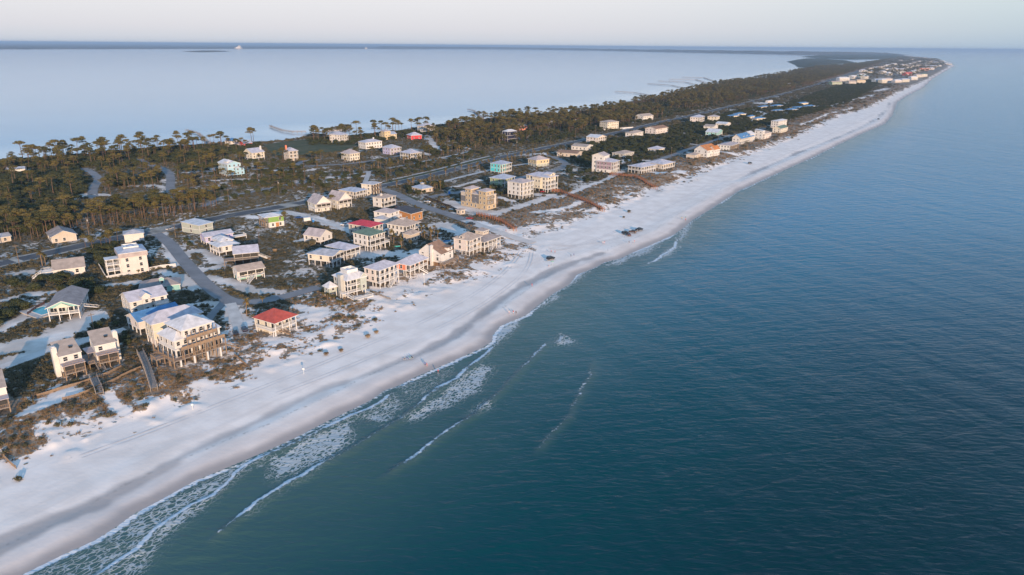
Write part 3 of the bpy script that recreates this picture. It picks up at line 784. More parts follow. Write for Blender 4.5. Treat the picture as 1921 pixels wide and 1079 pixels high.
road([(186, 380), (172, 366), (176, 350), (186, 338), (178, 326), (156, 316)], 6.5, ASPH2, label='winding lane into the woods')
road([(330, 374), (318, 356), (321, 338), (318, 324), (300, 314), (272, 307), (262, 297), (232, 300)], 6.5, ASPH2, label='winding street in the bayside lots')
road([(318, 324), (352, 320), (400, 322), (440, 322), (480, 318), (550, 313), (610, 311), (660, 307), (712, 300), (756, 291), (800, 281)], 6.0, ASPH2, label='street past the bayside houses')
road([(556, 311), (566, 302), (600, 300)], 5.0, ASPH2, 'driveway', 0.10, label='bend towards the green field')
road([(380, 388), (415, 371), (485, 358), (550, 345), (600, 338)], 5.0, ASPH2, 'frontage_road', label='frontage lane above the highway')
road([(600, 338), (690, 322), (737, 315), (825, 297), (880, 285)], 3.4, CONC, 'footpath', 0.1, label='pale path along the palm lots')
road([(684, 345), (690, 330), (692, 322)], 4.0, CONC, 'footpath', 0.12, label='short crossing path to the palms')
road([(520, 398), (560, 404), (590, 412), (625, 422), (660, 437), (690, 446)], 5.0, SHELL, 'driveway', 0.1, label='broad sandy drive with parked cars')
road([(0, 690), (40, 676), (90, 658), (140, 645), (200, 628), (236, 618)], 5.0, mat('packed_sand', ()), 'sand_track', 0.07, label='sand track behind the twin houses')
road([(1408, 228), (1430, 216), (1452, 210), (1470, 204)], 4.5, SHELL, 'driveway', 0.1, label='track among the blue-roofed cottages')
# ------------------------------------------------------------------ houses
W = dict(white=(.66, .64, .61), cream=(.66, .61, .50), tan=(.56, .49, .41), pinkwhite=(.68, .61, .57), coral=(.72, .24, .14), teal=(.28, .52, .50), turquoise=(.09, .60, .66),
         grey=(.46, .46, .43), green=(.30, .38, .23), yellow=(.62, .50, .30), lavender=(.46, .44, .68), lightblue=(.36, .58, .70), brownwood=(.20, .125, .08), orangewood=(.42, .20, .075),
         navy=(.025, .028, .06), purple=(.30, .22, .27), red=(.55, .06, .07), osb=(.50, .39, .25), sage=(.42, .46, .41), paleyellow=(.66, .60, .47), sheet_green=(.22, .38, .10), pale=(.64, .64, .60))
RF = dict(white=(.66, .65, .65), grey=(.42, .43, .46), bluegrey=(.40, .44, .52), tan=(.42, .345, .29), brown=(.30, .185, .125), red=(.44, .085, .06), green=(.12, .19, .155), blue=(.09, .23, .43),
          greybrown=(.31, .275, .265), dark=(.075, .075, .085), orange=(.50, .20, .07), pinkgrey=(.46, .40, .39), lilac=(.50, .49, .54), brightred=(.52, .05, .07))
def wm(c): return mat('siding_' + c, W[c], 0.75, 0.10, 0.35, siding=0.5)
def rm(c): return mat('roof_' + c, RF[c], 0.55 if c in ('white', 'grey', 'bluegrey', 'red', 'blue', 'lilac', 'brightred') else 0.9, 0.26, 0.45, seam=0.45)
TRIM = mat('trim_white', (.68, .67, .65), 0.6, 0.08)
WOOD = mat('weathered_wood', (.30, .215, .145), 0.9, 0.25, 1.2)
GREYWOOD = mat('grey_wood', (.26, .235, .215), 0.9, 0.25, 1.2)
REDWOOD = mat('red_wood', (.40, .165, .08), 0.9, 0.25, 1.2)
GLASS = mat('window_glass', (.022, .028, .036), 0.12, 0.5, 0.8, spec=0.8)
SCREEN = mat('porch_screen', (.045, .043, .04), 0.6, 0.3, 0.7)
TRIMS = dict(white=TRIM, wood=WOOD, greywood=GREYWOOD)
_cache = {}
def shared(key, fn):
    if key not in _cache: _cache[key] = fn()
    return _cache[key]
def post_mesh(t): return shared('post' + t, lambda: MB().box(-.5, .5, -.5, .5, 0, 1).mesh('post', TRIMS[t]))
def window_mesh(kind='win'):
    def f():
        m = MB(); t = 0.09
        m.box(-.5, .5, -.02, .04, 0, 1, 1)
        m.box(-.5 - t, -.5, -.10, .05, -t, 1 + t); m.box(.5, .5 + t, -.10, .05, -t, 1 + t)
        m.box(-.5, .5, -.10, .05, 1, 1 + t); m.box(-.5 - t, .5 + t, -.14, .05, -t * 1.4, 0)
        if kind == 'win': m.box(-.5, .5, -.06, .0, .47, .53)
        else: m.box(-.03, .03, -.06, .0, 0, 1)
        return m.mesh('window_' + kind, [TRIM, GLASS])
    return shared('window' + kind, f)
FACE_RZ = dict(f=0.0, l=-math.pi / 2, r=math.pi / 2, b=math.pi)
def railing(root, p, q, z, t='white', h=1.05, solid=False):
    p, q = Vector((p[0], p[1], z)), Vector((q[0], q[1], z)); L = (q - p).length
    if L < 0.4: return
    m = MB(); up = Vector((0, 0, 1))
    m.beam(p + up * h, q + up * h, .14, .10); m.beam(p + up * .12, q + up * .12, .08, .09)
    if solid:
        m.beam(p + up * h * .55, q + up * h * .55, .05, h * .8)
    else:
        n = max(2, int(L / 0.42))
        for i in range(n + 1):
            c = p.lerp(q, i / n); m.beam(c, c + up * h, .075, .075)
    obj('railing', m.mesh('railing', TRIMS[t]), root)
def stairs(root, top, end, w=1.3, t='white'):
    a, b = Vector(top), Vector(end); m = MB(); n = max(3, int((a.z - b.z) / 0.24)); d = b - a
    s = Vector((d.x, d.y, 0)).normalized().cross(Vector((0, 0, 1))) * (w / 2)
    for k in (-1, 1):
        m.beam(a + s * k, b + s * k, .09, .32)
        m.beam(a + s * k + Vector((0, 0, .95)), b + s * k + Vector((0, 0, .95)), .09, .09)
        for i in range(0, n + 1, 3):
            c = a.lerp(b, i / n) + s * k; m.beam(c, c + Vector((0, 0, .95)), .08, .08)
    for i in range(n):
        c = a.lerp(b, (i + .5) / n); m.beam(c - s, c + s, .36, .07)
    obj('stairs', m.mesh('stairs', TRIMS[t]), root)
def roof_mesh(kind, x0, x1, y0, y1, z, rise, ov, rmat, wmat, axis='x', skew=0.5):
    """top surface with real thickness; returns MB with roof faces (0) and soffit/fascia (1)"""
    m = MB(); X0, X1, Y0, Y1 = x0 - ov, x1 + ov, y0 - ov, y1 + ov; th = 0.22
    w, d = X1 - X0, Y1 - Y0
    if kind == 'hip':
        if axis == 'x' and w >= d or axis == 'auto' and w >= d:
            k = min(d / 2, w / 2 - 0.05); r0, r1 = (X0 + k, (Y0 + Y1) / 2), (X1 - k, (Y0 + Y1) / 2)
        else:
            k = min(w / 2, d / 2 - 0.05); r0, r1 = ((X0 + X1) / 2, Y0 + k), ((X0 + X1) / 2, Y1 - k)
        zt = z + th; A, B, C, D = (X0, Y0, zt), (X1, Y0, zt), (X1, Y1, zt), (X0, Y1, zt)
        P, Q = (*r0, zt + rise), (*r1, zt + rise)
        if r0[1] == r1[1]:
            m.face([A, B, Q, P]); m.face([B, C, Q]); m.face([C, D, P, Q]); m.face([D, A, P])
        else:
            m.face([A, B, P]); m.face([B, C, Q, P]); m.face([C, D, Q]); m.face([D, A, P, Q])
        low = [(X0, Y0, z), (X1, Y0, z), (X1, Y1, z), (X0, Y1, z)]; top = [A, B, C, D]
        for i in range(4):
            j = (i + 1) % 4; m.face([low[i], low[j], top[j], top[i]], 1)
        m.face(low[::-1], 1)
    elif kind in ('gable', 'shed'):
        # profile across the ridge; skew places the ridge
        if axis == 'x': a0, a1, l0, l1 = Y0, Y1, X0, X1
        else: a0, a1, l0, l1 = X0, X1, Y0, Y1
        rr = a0 + (a1 - a0) * (skew if kind == 'gable' else 0.999)
        prof = [(a0, z), (rr, z + rise), (a1, z if kind == 'gable' else z + rise * .98)]
        def P(a, l, zz): return (l, a, zz) if axis == 'x' else (a, l, zz)
        for (p, q) in zip(prof[:-1], prof[1:]):
            if abs(q[0] - p[0]) < .05: continue
            t0, t1 = P(p[0], l0, p[1] + th), P(q[0], l0, q[1] + th); t2, t3 = P(q[0], l1, q[1] + th), P(p[0], l1, p[1] + th)
            u0, u1, u2, u3 = P(p[0], l0, p[1]), P(q[0], l0, q[1]), P(q[0], l1, q[1]), P(p[0], l1, p[1])
            m.face([t0, t3, t2, t1] if axis == 'x' else [t0, t1, t2, t3]); m.face([u0, u1, u2, u3], 1)
            m.face([u0, t0, t1, u1], 1); m.face([u3, u2, t2, t3], 1); m.face([u0, u3, t3, t0], 1); m.face([u1, t1, t2, u2], 1)
    else:  # flat
        m.box(X0, X1, Y0, Y1, z, z + th + .15)
    return m
def gable_wall(root, axis, x0, x1, y0, y1, z, rise, ov, wmat, skew=0.5, shed=False):
    m = MB()
    if axis == 'x':
        a0, a1 = y0, y1; tot = (y1 - y0) + 2 * ov
        rr = (y0 - ov) + tot * (skew if not shed else .999)
        sl = rise / (rr - (y0 - ov)); e0 = z + sl * ov
        e1 = z + (rise / max(.01, (y1 + ov - rr)) * ov if not shed else rise * .98)
        poly = [(y0, z), (y1, z), (y1, e1), (min(rr, y1), z + rise - .02), (y0, e0)]
        for xx in (x0, x1 - .12):
            b = MB().prism(poly, 0, .12); b.v = [(xx + v[1], v[0], v[2]) for v in b.v]; m.v, off = m.v + b.v, len(m.v)
            m.f += [tuple(i + off for i in f) for f in b.f]; m.m += b.m
        if shed: m.box(x0, x1, y1 - .12, y1, z, z + rise * .97)
    else:
        rr = (x0 - ov) + ((x1 - x0) + 2 * ov) * skew
        e0 = z + rise / (rr - (x0 - ov)) * ov; e1 = z + rise / max(.01, (x1 + ov - rr)) * ov
        poly = [(x0, z), (x1, z), (x1, e1), (rr, z + rise - .02), (x0, e0)]
        m.prism(poly, y0, y0 + .12); m.prism(poly, y1 - .12, y1)
    obj('gable_wall', m.mesh('gable_wall', wmat), root)

class House: pass
def frame(A, B, C=None, depth=10.0):
    a, b = gp(A), gp(B); u = Vector((b.x - a.x, b.y - a.y)); w = u.length; u.normalize(); n = Vector((-u.y, u.x))
    if C is not None:
        c = gp(C); depth = max(5.0, min(34.0, (Vector((c.x, c.y)) - Vector((a.x, a.y))).dot(n)))
    pts = [Vector((a.x, a.y)) + u * (w * i) + n * (depth * j) for i in (0, .5, 1) for j in (0, .5, 1)]
    z = min(G(p.x, p.y) for p in pts)
    return a, math.atan2(u.y, u.x), w, depth, z
FOOT = []     # footprints kept free of plants
def house(label, A, B, C=None, depth=10.0, post=0.0, fl=(3.0,), wall='white', roof='hip', rc='grey', rise=2.2, ov=0.6, axis='auto', skew=.5, t='white',
          pf=0.0, pl=0.0, pr=0.0, pfl=None, screen=(), cover=True, wn='', nwin=1.0, encl=False, low=None, chim=None, cup=None, dormer=None, group='beach houses on the spit',
          stair=None, name='beach_house', rails=True, wmin=0.0, sub=None, bands=True, backwin=True):
    a, rz, w, d, z = frame(A, B, C, depth)
    w = max(w, wmin)
    k_ = 0.94                       # the traced corners are the drip line of the eaves
    u0 = Vector((math.cos(rz), math.sin(rz))); a = a + (Vector((*u0, 0)) * w + Vector((-u0.y, u0.x, 0)) * d) * ((1 - k_) / 2); w *= k_; d *= k_
    root = empty(name, (a.x, a.y, z), rz)
    tag(root, label, 'house', group)
    h = House(); h.root, h.w, h.d, h.post, h.fl = root, w, d, post, fl
    bx0, bx1, by0, by1 = pl, w - pr, pf, d
    pfl = range(len(fl)) if pfl is None else pfl
    H = post + sum(fl); h.H = H
    h.b = (bx0, bx1, by0, by1)
    u = Vector((math.cos(rz), math.sin(rz))); n = Vector((-u.y, u.x)); o2 = Vector((a.x, a.y))
    FOOT.append([tuple(o2 + u * x + n * y) for x, y in ((-1.5, -1.5), (w + 1.5, -1.5), (w + 1.5, d + 1.5), (-1.5, d + 1.5))])
    wmats = [wm(wall)] if isinstance(wall, str) else [wm(c) for c in wall]
    if isinstance(wall, str):
        obj('wall', MB().box(bx0, bx1, by0, by1, post, H).mesh('wall', wmats[0]), root)
    else:
        zz = post
        for i, f in enumerate(fl):
            obj('wall', MB().box(bx0, bx1, by0, by1, zz, zz + f).mesh('wall', wmats[i % len(wmats)]), root); zz += f
    if bands:
        m = MB(); zz = post
        for f in list(fl) + [0]:
            m.box(bx0 - .04, bx1 + .04, by0 - .04, by1 + .04, max(0, zz - .14), zz + .14) if zz < H - .01 else None
            zz += f
        for (x, y) in ((bx0, by0), (bx1, by0), (bx0, by1), (bx1, by1)): m.box(x - .09, x + .09, y - .09, y + .09, post, H)
        obj('trim_boards', m.mesh('trim_boards', TRIM), root)
    if encl or low:
        k = 1.2
        obj('ground_floor_wall', MB().box(bx0 + k * .5, bx1 - k * .5, by0 + k, by1 - k * .4, 0, post - .02).mesh('ground_floor_wall', wm(low or 'grey')), root)
    rx = (bx0, bx1, by0, by1) if not cover else (0, w, 0, d)
    rmat = rm(rc)
    rr = roof_mesh(roof, *rx, H, rise, ov, rmat, TRIM, 'x' if (axis == 'auto' and roof != 'hip') else axis, skew)
    h.roof = obj('roof', rr.mesh('roof', [rmat, TRIM]), root)
    if roof in ('gable', 'shed'):
        gable_wall(root, 'x' if axis == 'auto' else axis, *(rx if not cover or not (pf or pl or pr) else rx), H, rise, ov, wmats[-1], skew, roof == 'shed')
    # posts
    pm = post_mesh(t); tops = {}
    def row(p, q, sp):
        L = math.dist(p, q); k = max(1, round(L / sp)); return [(p[0] + (q[0] - p[0]) * i / k, p[1] + (q[1] - p[1]) * i / k) for i in range(k + 1)]
    if post > 0.8:
        e = .18
        for x, y in row((e, e), (w - e, e), 3.6) + row((e, d - e), (w - e, d - e), 5.5) + row((e, e), (e, d - e), 3.8)[1:-1] + row((w - e, e), (w - e, d - e), 4.5)[1:-1]:
            tops[(round(x, 2), round(y, 2))] = post
        if pf > 0:
            for x, y in row((e, pf + e), (w - e, pf + e), 3.6): tops[(round(x, 2), round(y, 2))] = post
    hp = H if cover else post + sum(fl[:max(pfl, default=-1) + 1]) if pfl else post
    e = .15
    edges = []
    if pf: edges.append(((e, e), (w - e, e), 'f'))
    if pl: edges.append(((e, e), (e, d - e), 'l'))
    if pr: edges.append(((w - e, e), (w - e, d - e), 'r'))
    for p, q, fc in edges:
        for x, y in row(p, q, 3.6): tops[(round(x, 2), round(y, 2))] = hp
    for (x, y), zt in tops.items():
        obj('post', pm, root, (x, y, -0.6), 0, (.28, .28, zt + .6))
    # porches, floor by floor
    zz = post
    for i, f in enumerate(fl):
        if (pf or pl or pr) and i in pfl:
            m = MB()
            if pf: m.box(0, w, 0, pf, zz - .24, zz - .01)
            if pl: m.box(0, pl, pf, d, zz - .25, zz - .012)
            if pr: m.box(w - pr, w, pf, d, zz - .25, zz - .012)
            obj('deck', m.mesh('deck', GREYWOOD if t != 'white' else TRIM), root)
            if rails and zz > .3:
                for p, q, fc in edges: railing(root, p, q, zz, t)
            if i in screen:
                for p, q, fc in edges:
                    pts = row(p, q, 3.6)
                    for s0, s1 in zip(pts[:-1], pts[1:]):
                        L = math.dist(s0, s1) - .35; cx, cy_ = (s0[0] + s1[0]) / 2, (s0[1] + s1[1]) / 2
                        obj('screen_panel', shared('scr', lambda: MB().box(-.5, .5, -.02, .02, 0, 1).mesh('screen_panel', SCREEN)), root, (cx, cy_, zz + 1.1), FACE_RZ[fc], (L, 1, f - 1.45))
        zz += f
    # windows
    zz = post
    for i, f in enumerate(fl):
        for fc, (x0, y0, x1, y1), on in (('f', (bx0, by0, bx1, by0), pf and i in pfl), ('l', (bx0, by1, bx0, by0), pl and i in pfl),
                                         ('r', (bx1, by0, bx1, by1), pr and i in pfl), ('b', (bx1, by1, bx0, by1), 0)):
            if fc in wn or (fc == 'b' and not backwin): continue
            L = math.dist((x0, y0), (x1, y1)); k = max(1, int(L / 3.1 * nwin))
            if fc == 'b': k = max(1, k // 2)
            for j in range(k):
                if not on and rnd.random() < .12: continue
                s = (j + .5) / k
                if on and (j % 2 == 0 or L / k > 2.6): ww, hh, zo, me = min(2.3, L / k * .74), min(2.2, f - .5), .1, window_mesh('door')
                else: ww, hh, zo, me = min(1.2, L / k * .62), min(1.6, f * .54), f * .28, window_mesh('win')
                obj('window' if zo > .2 else 'glass_door', me, root, (x0 + (x1 - x0) * s, y0 + (y1 - y0) * s, zz + zo), FACE_RZ[fc], (ww, 1, hh))
        zz += f
    if chim:
        x, y, top, cm = chim; x *= w; y *= d
        m = MB().box(x - .7, x + .7, y - .55, y + .55, 0 if cm != 'top' else H, H + top); m.box(x - .8, x + .8, y - .65, y + .65, H + top, H + top + .15); m.box(x - .35, x + .35, y - .3, y + .3, H + top + .15, H + top + .45)
        obj('chimney', m.mesh('chimney', wm(cm if cm in W else 'white')), root)
    if cup:
        s, hh, kind = cup; cx, cyy = (rx[0] + rx[1]) / 2, (rx[2] + rx[3]) / 2; zb = H + rise * .55
        if kind == 'walk':   # roof-top lookout with a parapet
            zf = H + rise * .78; m = MB(); m.box(cx - s, cx + s, cyy - s, cyy + s, zb - 1, zf + .1)
            m.box(cx - s - .1, cx + s + .1, cyy - s - .1, cyy - s + .1, zf, zf + hh); m.box(cx - s - .1, cx + s + .1, cyy + s - .1, cyy + s + .1, zf, zf + hh)
            m.box(cx - s - .1, cx - s + .1, cyy - s + .1, cyy + s - .1, zf, zf + hh); m.box(cx + s - .1, cx + s + .1, cyy - s + .1, cyy + s - .1, zf, zf + hh)
            obj('roof_lookout', m.mesh('roof_lookout', TRIM), root)
        else:
            o = obj('cupola', MB().box(cx - s, cx + s, cyy - s, cyy + s, zb - .8, H + rise + hh).mesh('cupola', wmats[-1]), root)
            rr = roof_mesh('hip', cx - s, cx + s, cyy - s, cyy + s, H + rise + hh, s * .55, .4, rmat, TRIM, 'x')
            obj('cupola_roof', rr.mesh('cupola_roof', [rmat, TRIM]), o)
            for fc, px, py in (('f', cx, cyy - s), ('l', cx - s, cyy), ('r', cx + s, cyy), ('f', cx - s * .55, cyy - s), ('f', cx + s * .55, cyy - s)):
                obj('window', window_mesh('win'), o, (px, py, H + rise + hh - 1.0), FACE_RZ[fc], (.8, 1, .7))
    if dormer:
        for fx in dormer:
            x = rx[0] + (rx[1] - rx[0]) * fx; y0 = rx[2] + (rx[3] - rx[2]) * .14; s = 1.0
            o = obj('dormer', MB().box(x - s, x + s, y0, y0 + 3, H, H + 1.9).mesh('dormer', wmats[-1]), root)
            rr = roof_mesh('gable', x - s, x + s, y0, y0 + 3.2, H + 1.9, .9, .25, rmat, TRIM, 'y'); obj('dormer_roof', rr.mesh('dormer_roof', [rmat, TRIM]), o)
            gable_wall(o, 'y', x - s, x + s, y0, y0 + 3, H + 1.9, .9, .25, wmats[-1])
            obj('window', window_mesh('win'), o, (x, y0, H + .55), 0, (.9, 1, 1.1))
    if stair:
        (x0, y0, z0), (x1, y1) = stair
        stairs(root, (x0 * w, y0 * d, z0), (x1 * w, y1 * d, .1), 1.4, t)
    return h
def wing(h, x0, x1, y0, y1, z0, z1, wall, roof='hip', rc='grey', rise=1.2, ov=.4, axis='x', n=2, name='wing', faces='flr', post=False):
    """a lower or taller block joined to a house"""
    root = h.root
    o = obj(name, MB().box(x0, x1, y0, y1, z0, z1).mesh(name, wm(wall)), root)
    rr = roof_mesh(roof, x0, x1, y0, y1, z1, rise, ov, rm(rc), TRIM, axis)
    obj(name + '_roof', rr.mesh(name + '_roof', [rm(rc), TRIM]), o)
    if roof in ('gable',): gable_wall(o, axis, x0, x1, y0, y1, z1, rise, ov, wm(wall))
    k = max(1, int((z1 - z0) / 2.9))
    for i in range(k):
        zb = z0 + (z1 - z0) * (i / k) + .9
        for fc in faces:
            L = (x1 - x0) if fc == 'f' else (y1 - y0); q = max(1, min(n, int(L / 2.4)))
            for j in range(q):
                s = (j + .5) / q
                p = dict(f=(x0 + (x1 - x0) * s, y0), l=(x0, y0 + (y1 - y0) * s), r=(x1, y0 + (y1 - y0) * s))[fc]
                obj('window', window_mesh('win'), o, (*p, zb), FACE_RZ[fc], (min(1.1, L / q * .6), 1, 1.3))
    if post:
        for x in (x0 + .2, x1 - .2):
            for y in (y0 + .2, y1 - .2): obj('post', post_mesh('white'), root, (x, y, -.5), 0, (.3, .3, z0 + .5))
    return o
def deck(h, x0, x1, y0, y1, z, t='white', rail='flr', posts=True):
    m = MB().box(x0, x1, y0, y1, z - .25, z); obj('deck', m.mesh('deck', GREYWOOD if t != 'white' else TRIM), h.root)
    E = dict(f=((x0, y0), (x1, y0)), l=((x0, y0), (x0, y1)), r=((x1, y0), (x1, y1)), b=((x0, y1), (x1, y1)))
    for k in rail: railing(h.root, *E[k], z, t)
    if posts and z > .8:
        for x in (x0 + .15, x1 - .15):
            for y in (y0 + .15, y1 - .15): obj('post', post_mesh(t), h.root, (x, y, -.6), 0, (.25, .25, z + .35))
# ---- the two rows nearest the water
def twin(label, A, B, C, side):
    h = house(label, A, B, C, 12, post=2.3, fl=(2.7, 2.5), wall='white', roof='shed', rc='tan', rise=2.6, ov=.35, axis='x', pf=3.2, pfl=(0,), screen=(0,), cover=False, t='wood', nwin=1.3, wn='lr')
    # the flat roof of the screened porch doubles as a balcony
    obj('porch_roof', MB().box(-.2, h.w + .2, -.2, 3.3, 5.0, 5.2).mesh('porch_roof', mat('roof_membrane', (.42, .37, .38), .8)), h.root)
    railing(h.root, (0, 0), (h.w, 0), 5.2, 'wood', .8)
    x = -.75 if side == 'l' else h.w + .75
    m = MB().box(x - .75, x + .75, h.d * .45, h.d * .45 + 2.0, 0, 10.4); m.box(x - .45, x + .45, h.d * .45 + .4, h.d * .45 + 1.6, 10.4, 10.7)
    obj('chimney', m.mesh('chimney', wm('white')), h.root)
    obj('skylight', MB().box(h.w * .6, h.w * .6 + 1.0, h.d * .55, h.d * .55 + 1.0, 8.0, 9.35).mesh('skylight', GLASS), h.root)
    return h
t1 = twin('white twin house with shed roof and chimney, farther from the three-storey house', (124, 716), (166, 704), (102, 696), 'l')
t2 = twin('white twin house with shed roof nearer the big three-storey house', (188, 694), (228, 685), (166, 674), 'r')
# covered link with steps between the twins
_l = empty('covered_walkway', gp((172, 690)), t1.root.rotation_euler.z)
tag(_l, 'grey roofed wooden link with steps between the white twin houses', 'walkway')
obj('roof', MB().box(0, 4.2, 2, 8, 4.4, 4.6).mesh('roof', mat('roof_membrane', ())), _l)
obj('deck', MB().box(-1, 4.5, -2, 8, 2.0, 2.2).mesh('deck', GREYWOOD), _l)
for x, y in ((.2, 2.2), (4, 2.2), (.2, 7.8), (4, 7.8), (-.8, -1.8), (4.3, -1.8)): obj('post', post_mesh('wood'), _l, (x, y, -1), 0, (.25, .25, 3.1 if y < 0 else 5.4))
stairs(_l, (1.8, -2, 2.1), (1.8, -7, -.3), 2.0, 'greywood'); railing(_l, (-1, -2), (.7, -2), 2.2, 'wood'); railing(_l, (2.9, -2), (4.5, -2), 2.2, 'wood')

h = house('big white three-storey house on white piers with brown railed balconies', (326, 696), (431, 663), (292, 674), 14, post=3.4, fl=(3.0,), wall='white', roof='flat', rc='white', rise=.1, ov=-1.0,
          pf=2.6, pl=2.4, cover=False, t='wood', nwin=1.2, pfl=(0,))
w_, d_ = h.w, h.d
wing(h, 2.6, w_ * .40, 3.2, d_, 6.4, 9.2, 'white', 'hip', 'white', 2.2, .5, 'x', 3, 'lower_storey_block')
wing(h, w_ * .40 + .02, w_ - .2, 2.9, d_ + .1, 6.42, 9.4, 'white', 'flat', 'white', .1, -1.5, 'x', 5, 'second_storey')
wing(h, w_ * .30, w_ * .86, 3.1, d_ - .2, 9.42, 12.2, 'white', 'hip', 'white', 3.0, .7, 'x', 5, 'third_storey')
rr = roof_mesh('shed', w_ * .86, w_ - .2, 2.6, d_, 9.5, 1.6, .4, rm('white'), TRIM, 'x'); obj('side_roof', rr.mesh('side_roof', [rm('white'), TRIM]), h.root)
for z, x0, x1 in ((6.4, w_ * .18, w_), (9.4, w_ * .30, w_ * .86)):
    obj('balcony', MB().box(x0, x1, .4, 2.95, z - .25, z - .02).mesh('balcony', GREYWOOD), h.root)
    railing(h.root, (x0, .4), (x1, .4), z, 'wood', 1.1, True)
    k = 7
    for i in range(k + 1): obj('post', post_mesh('wood'), h.root, (x0 + (x1 - x0) * i / k, .42, 3.4), 0, (.2, .2, z + (2.7 if z > 8 else 1.0) - 3.4))
stairs(h.root, (w_, 1.2, 3.4), (w_ + 5.5, 1.2, .2), 1.6, 'wood')
deck(h, -3.0, 0, 6, 10, 3.4, 'wood', 'flb')
for i in range(4): obj('white_pier', MB().box(-.25, .25, -.25, .25, -.5, 3.2).mesh('white_pier', TRIM), h.root, (w_ * (i + .5) / 4, 0.05, 0))

h = house('long cream house under a grey hip roof, half shaded by the big white house', (290, 653), (386, 627), (266, 643), post=3.0, fl=(3.0, 3.0), wall='paleyellow', roof='hip', rc='lilac', rise=3.0, ov=.8, nwin=.8, t='white', low='pinkwhite')
house('pink house with bright blue roof hidden behind the cream house', (262, 630), (346, 606), depth=11, post=2.4, fl=(2.8,), wall='pinkwhite', roof='gable', rc='blue', rise=2.4, ov=.5, axis='x', nwin=.6)
h = house('white house with grey roof and one front dormer gable behind the blue roof', (246, 592), (318, 576), depth=12, post=0, fl=(2.8, 2.6), wall='white', roof='gable', rc='lilac', rise=2.8, axis='x', nwin=.9)
wing(h, h.w * .32, h.w * .55, -.6, 4, 0, 6.6, 'white', 'gable', 'lilac', 1.6, .35, 'y', 1, 'dormer_bay', 'f'); deck(h, h.w * .62, h.w, -2.6, 0, 2.8, 'white', 'flr')
h = house('low teal house with dull brown roof above the white dormer house', (262, 553), (341, 545), depth=10, fl=(3.0,), wall='teal', roof='hip', rc='greybrown', rise=2.2, nwin=.9)
wing(h, h.w * .5, h.w * .62, 1, 4, 3, 6.0, 'teal', 'gable', 'greybrown', .8, .2, 'y', 1, 'teal_gable', 'f')
h = house('raised grey house with gabled sun porch and white deck beside a small pool', (91, 605), (153, 598), depth=21, post=2.7, fl=(2.8,), wall='teal', roof='gable', rc='greybrown', rise=2.6, axis='y', ov=.7, pf=3.0, pr=2.2, screen=(), t='white', nwin=1.3)
obj('pediment', MB().prism([(h.w * .2, 5.6), (h.w * .8, 5.6), (h.w * .5, 7.4)], -.9, -.75).mesh('pediment', wm('cream')), h.root)
stairs(h.root, (h.w, h.d * .4, 2.7), (h.w + 5, h.d * .6, .1), 1.4)
h = house('tall pale four-storey house with blue-white roof, lookout and white fence', (229, 518), (282, 510), depth=14, fl=(2.9, 2.9, 2.9, 1.9), wall='pinkwhite', roof='hip', rc='bluegrey', rise=2.2, ov=.4, nwin=.7, bands=False, cup=(3.2, .5, 'walk'))
w_, d_ = h.w, h.d
o = MB().box(-.55, w_ + .55, -.55, d_ + .55, h.H - 1.9, h.H - .02); obj('mansard_band', o.mesh('mansard_band', rm('pinkgrey')), h.root)
for z in (2.9, 5.8): deck(h, -6, 0, .5, 5.5, z, 'white', 'flb')
obj('porch_roof', MB().box(-6.3, 0, .2, 5.8, 8.4, 8.65).mesh('porch_roof', rm('white')), h.root)
for x in (-5.8, -3, -.3): obj('post', post_mesh('white'), h.root, (x, .6, 0), 0, (.3, .3, 8.4))
h = house('white cottage with one broad brown roof slope above the dark thicket', (101, 520), (162, 512), depth=10, fl=(3.0,), wall='white', roof='gable', rc='tan', rise=3.2, axis='x', skew=.75, pl=0, nwin=.7)
deck(h, -5, 0, 0, 5, 2.6, 'white', 'flb'); stairs(h.root, (-5, 1, 2.6), (-9, 1, .1))
house('tan house with pediment across the highway at the edge of the pines', (98, 458), (146, 451), (81, 449), fl=(3.6,), wall='tan', roof='gable', rc='greybrown', rise=3.0, axis='y', ov=.8, nwin=.9)
house('grey-roofed white outbuilding behind the tall pale house', (234, 456), (272, 452), depth=9, post=0, fl=(4.6,), wall='white', roof='hip', rc='grey', rise=1.6, nwin=.3)
house('small grey-green box house with flat white roof by the highway', (376, 440), (402, 433), (366, 428), fl=(2.6, 2.6), wall='sage', roof='shed', rc='white', rise=.7, axis='x', ov=.6, nwin=.3)
h = house('lavender house with pale roof next to the grey-green box house', (386, 461), (440, 452), depth=9, post=1.6, fl=(2.9,), wall='lavender', roof='gable', rc='lilac', rise=1.6, axis='x', nwin=1.0)
deck(h, h.w, h.w + 8, 1, 6, 1.8, 'white', 'fr')
h = house('white house with pale hip roof between the lavender house and the brown wooden one', (411, 481), (452, 473), (401, 471), post=1.8, fl=(3.0,), wall='white', roof='hip', rc='white', rise=1.8, pl=2.0, nwin=.8)
wing(h, h.w * .3, h.w * .9, h.d * .4, h.d + 4, 4.8, 6.2, 'white', 'hip', 'white', 1.8, .5, 'x', 1, 'upper_block')
h = house('dark brown wooden house on stilts with long grey roof', (440, 498), (488, 493), depth=11, post=2.6, fl=(3.0,), wall='brownwood', roof='gable', rc='lilac', rise=2.6, axis='x', pf=3.0, t='greywood', skew=.55, screen=(0,), nwin=.8, low='brownwood')
deck(h, -5, 0, 0, 6, 2.6, 'wood', 'fl'); stairs(h.root, (h.w, h.d * .6, 2.6), (h.w + 6, h.d * .4, .1))
h = house('raised white cottage with tan roof, glazed porch and a long white stair', (449, 530), (499, 521), depth=9, post=2.2, fl=(2.7,), wall='white', roof='gable', rc='tan', rise=2.0, axis='x', pf=2.4, screen=(0,), rails=False, low='teal')
stairs(h.root, (h.w * .55, -.6, 2.2), (h.w * .18, -4.2, .1), 1.5)
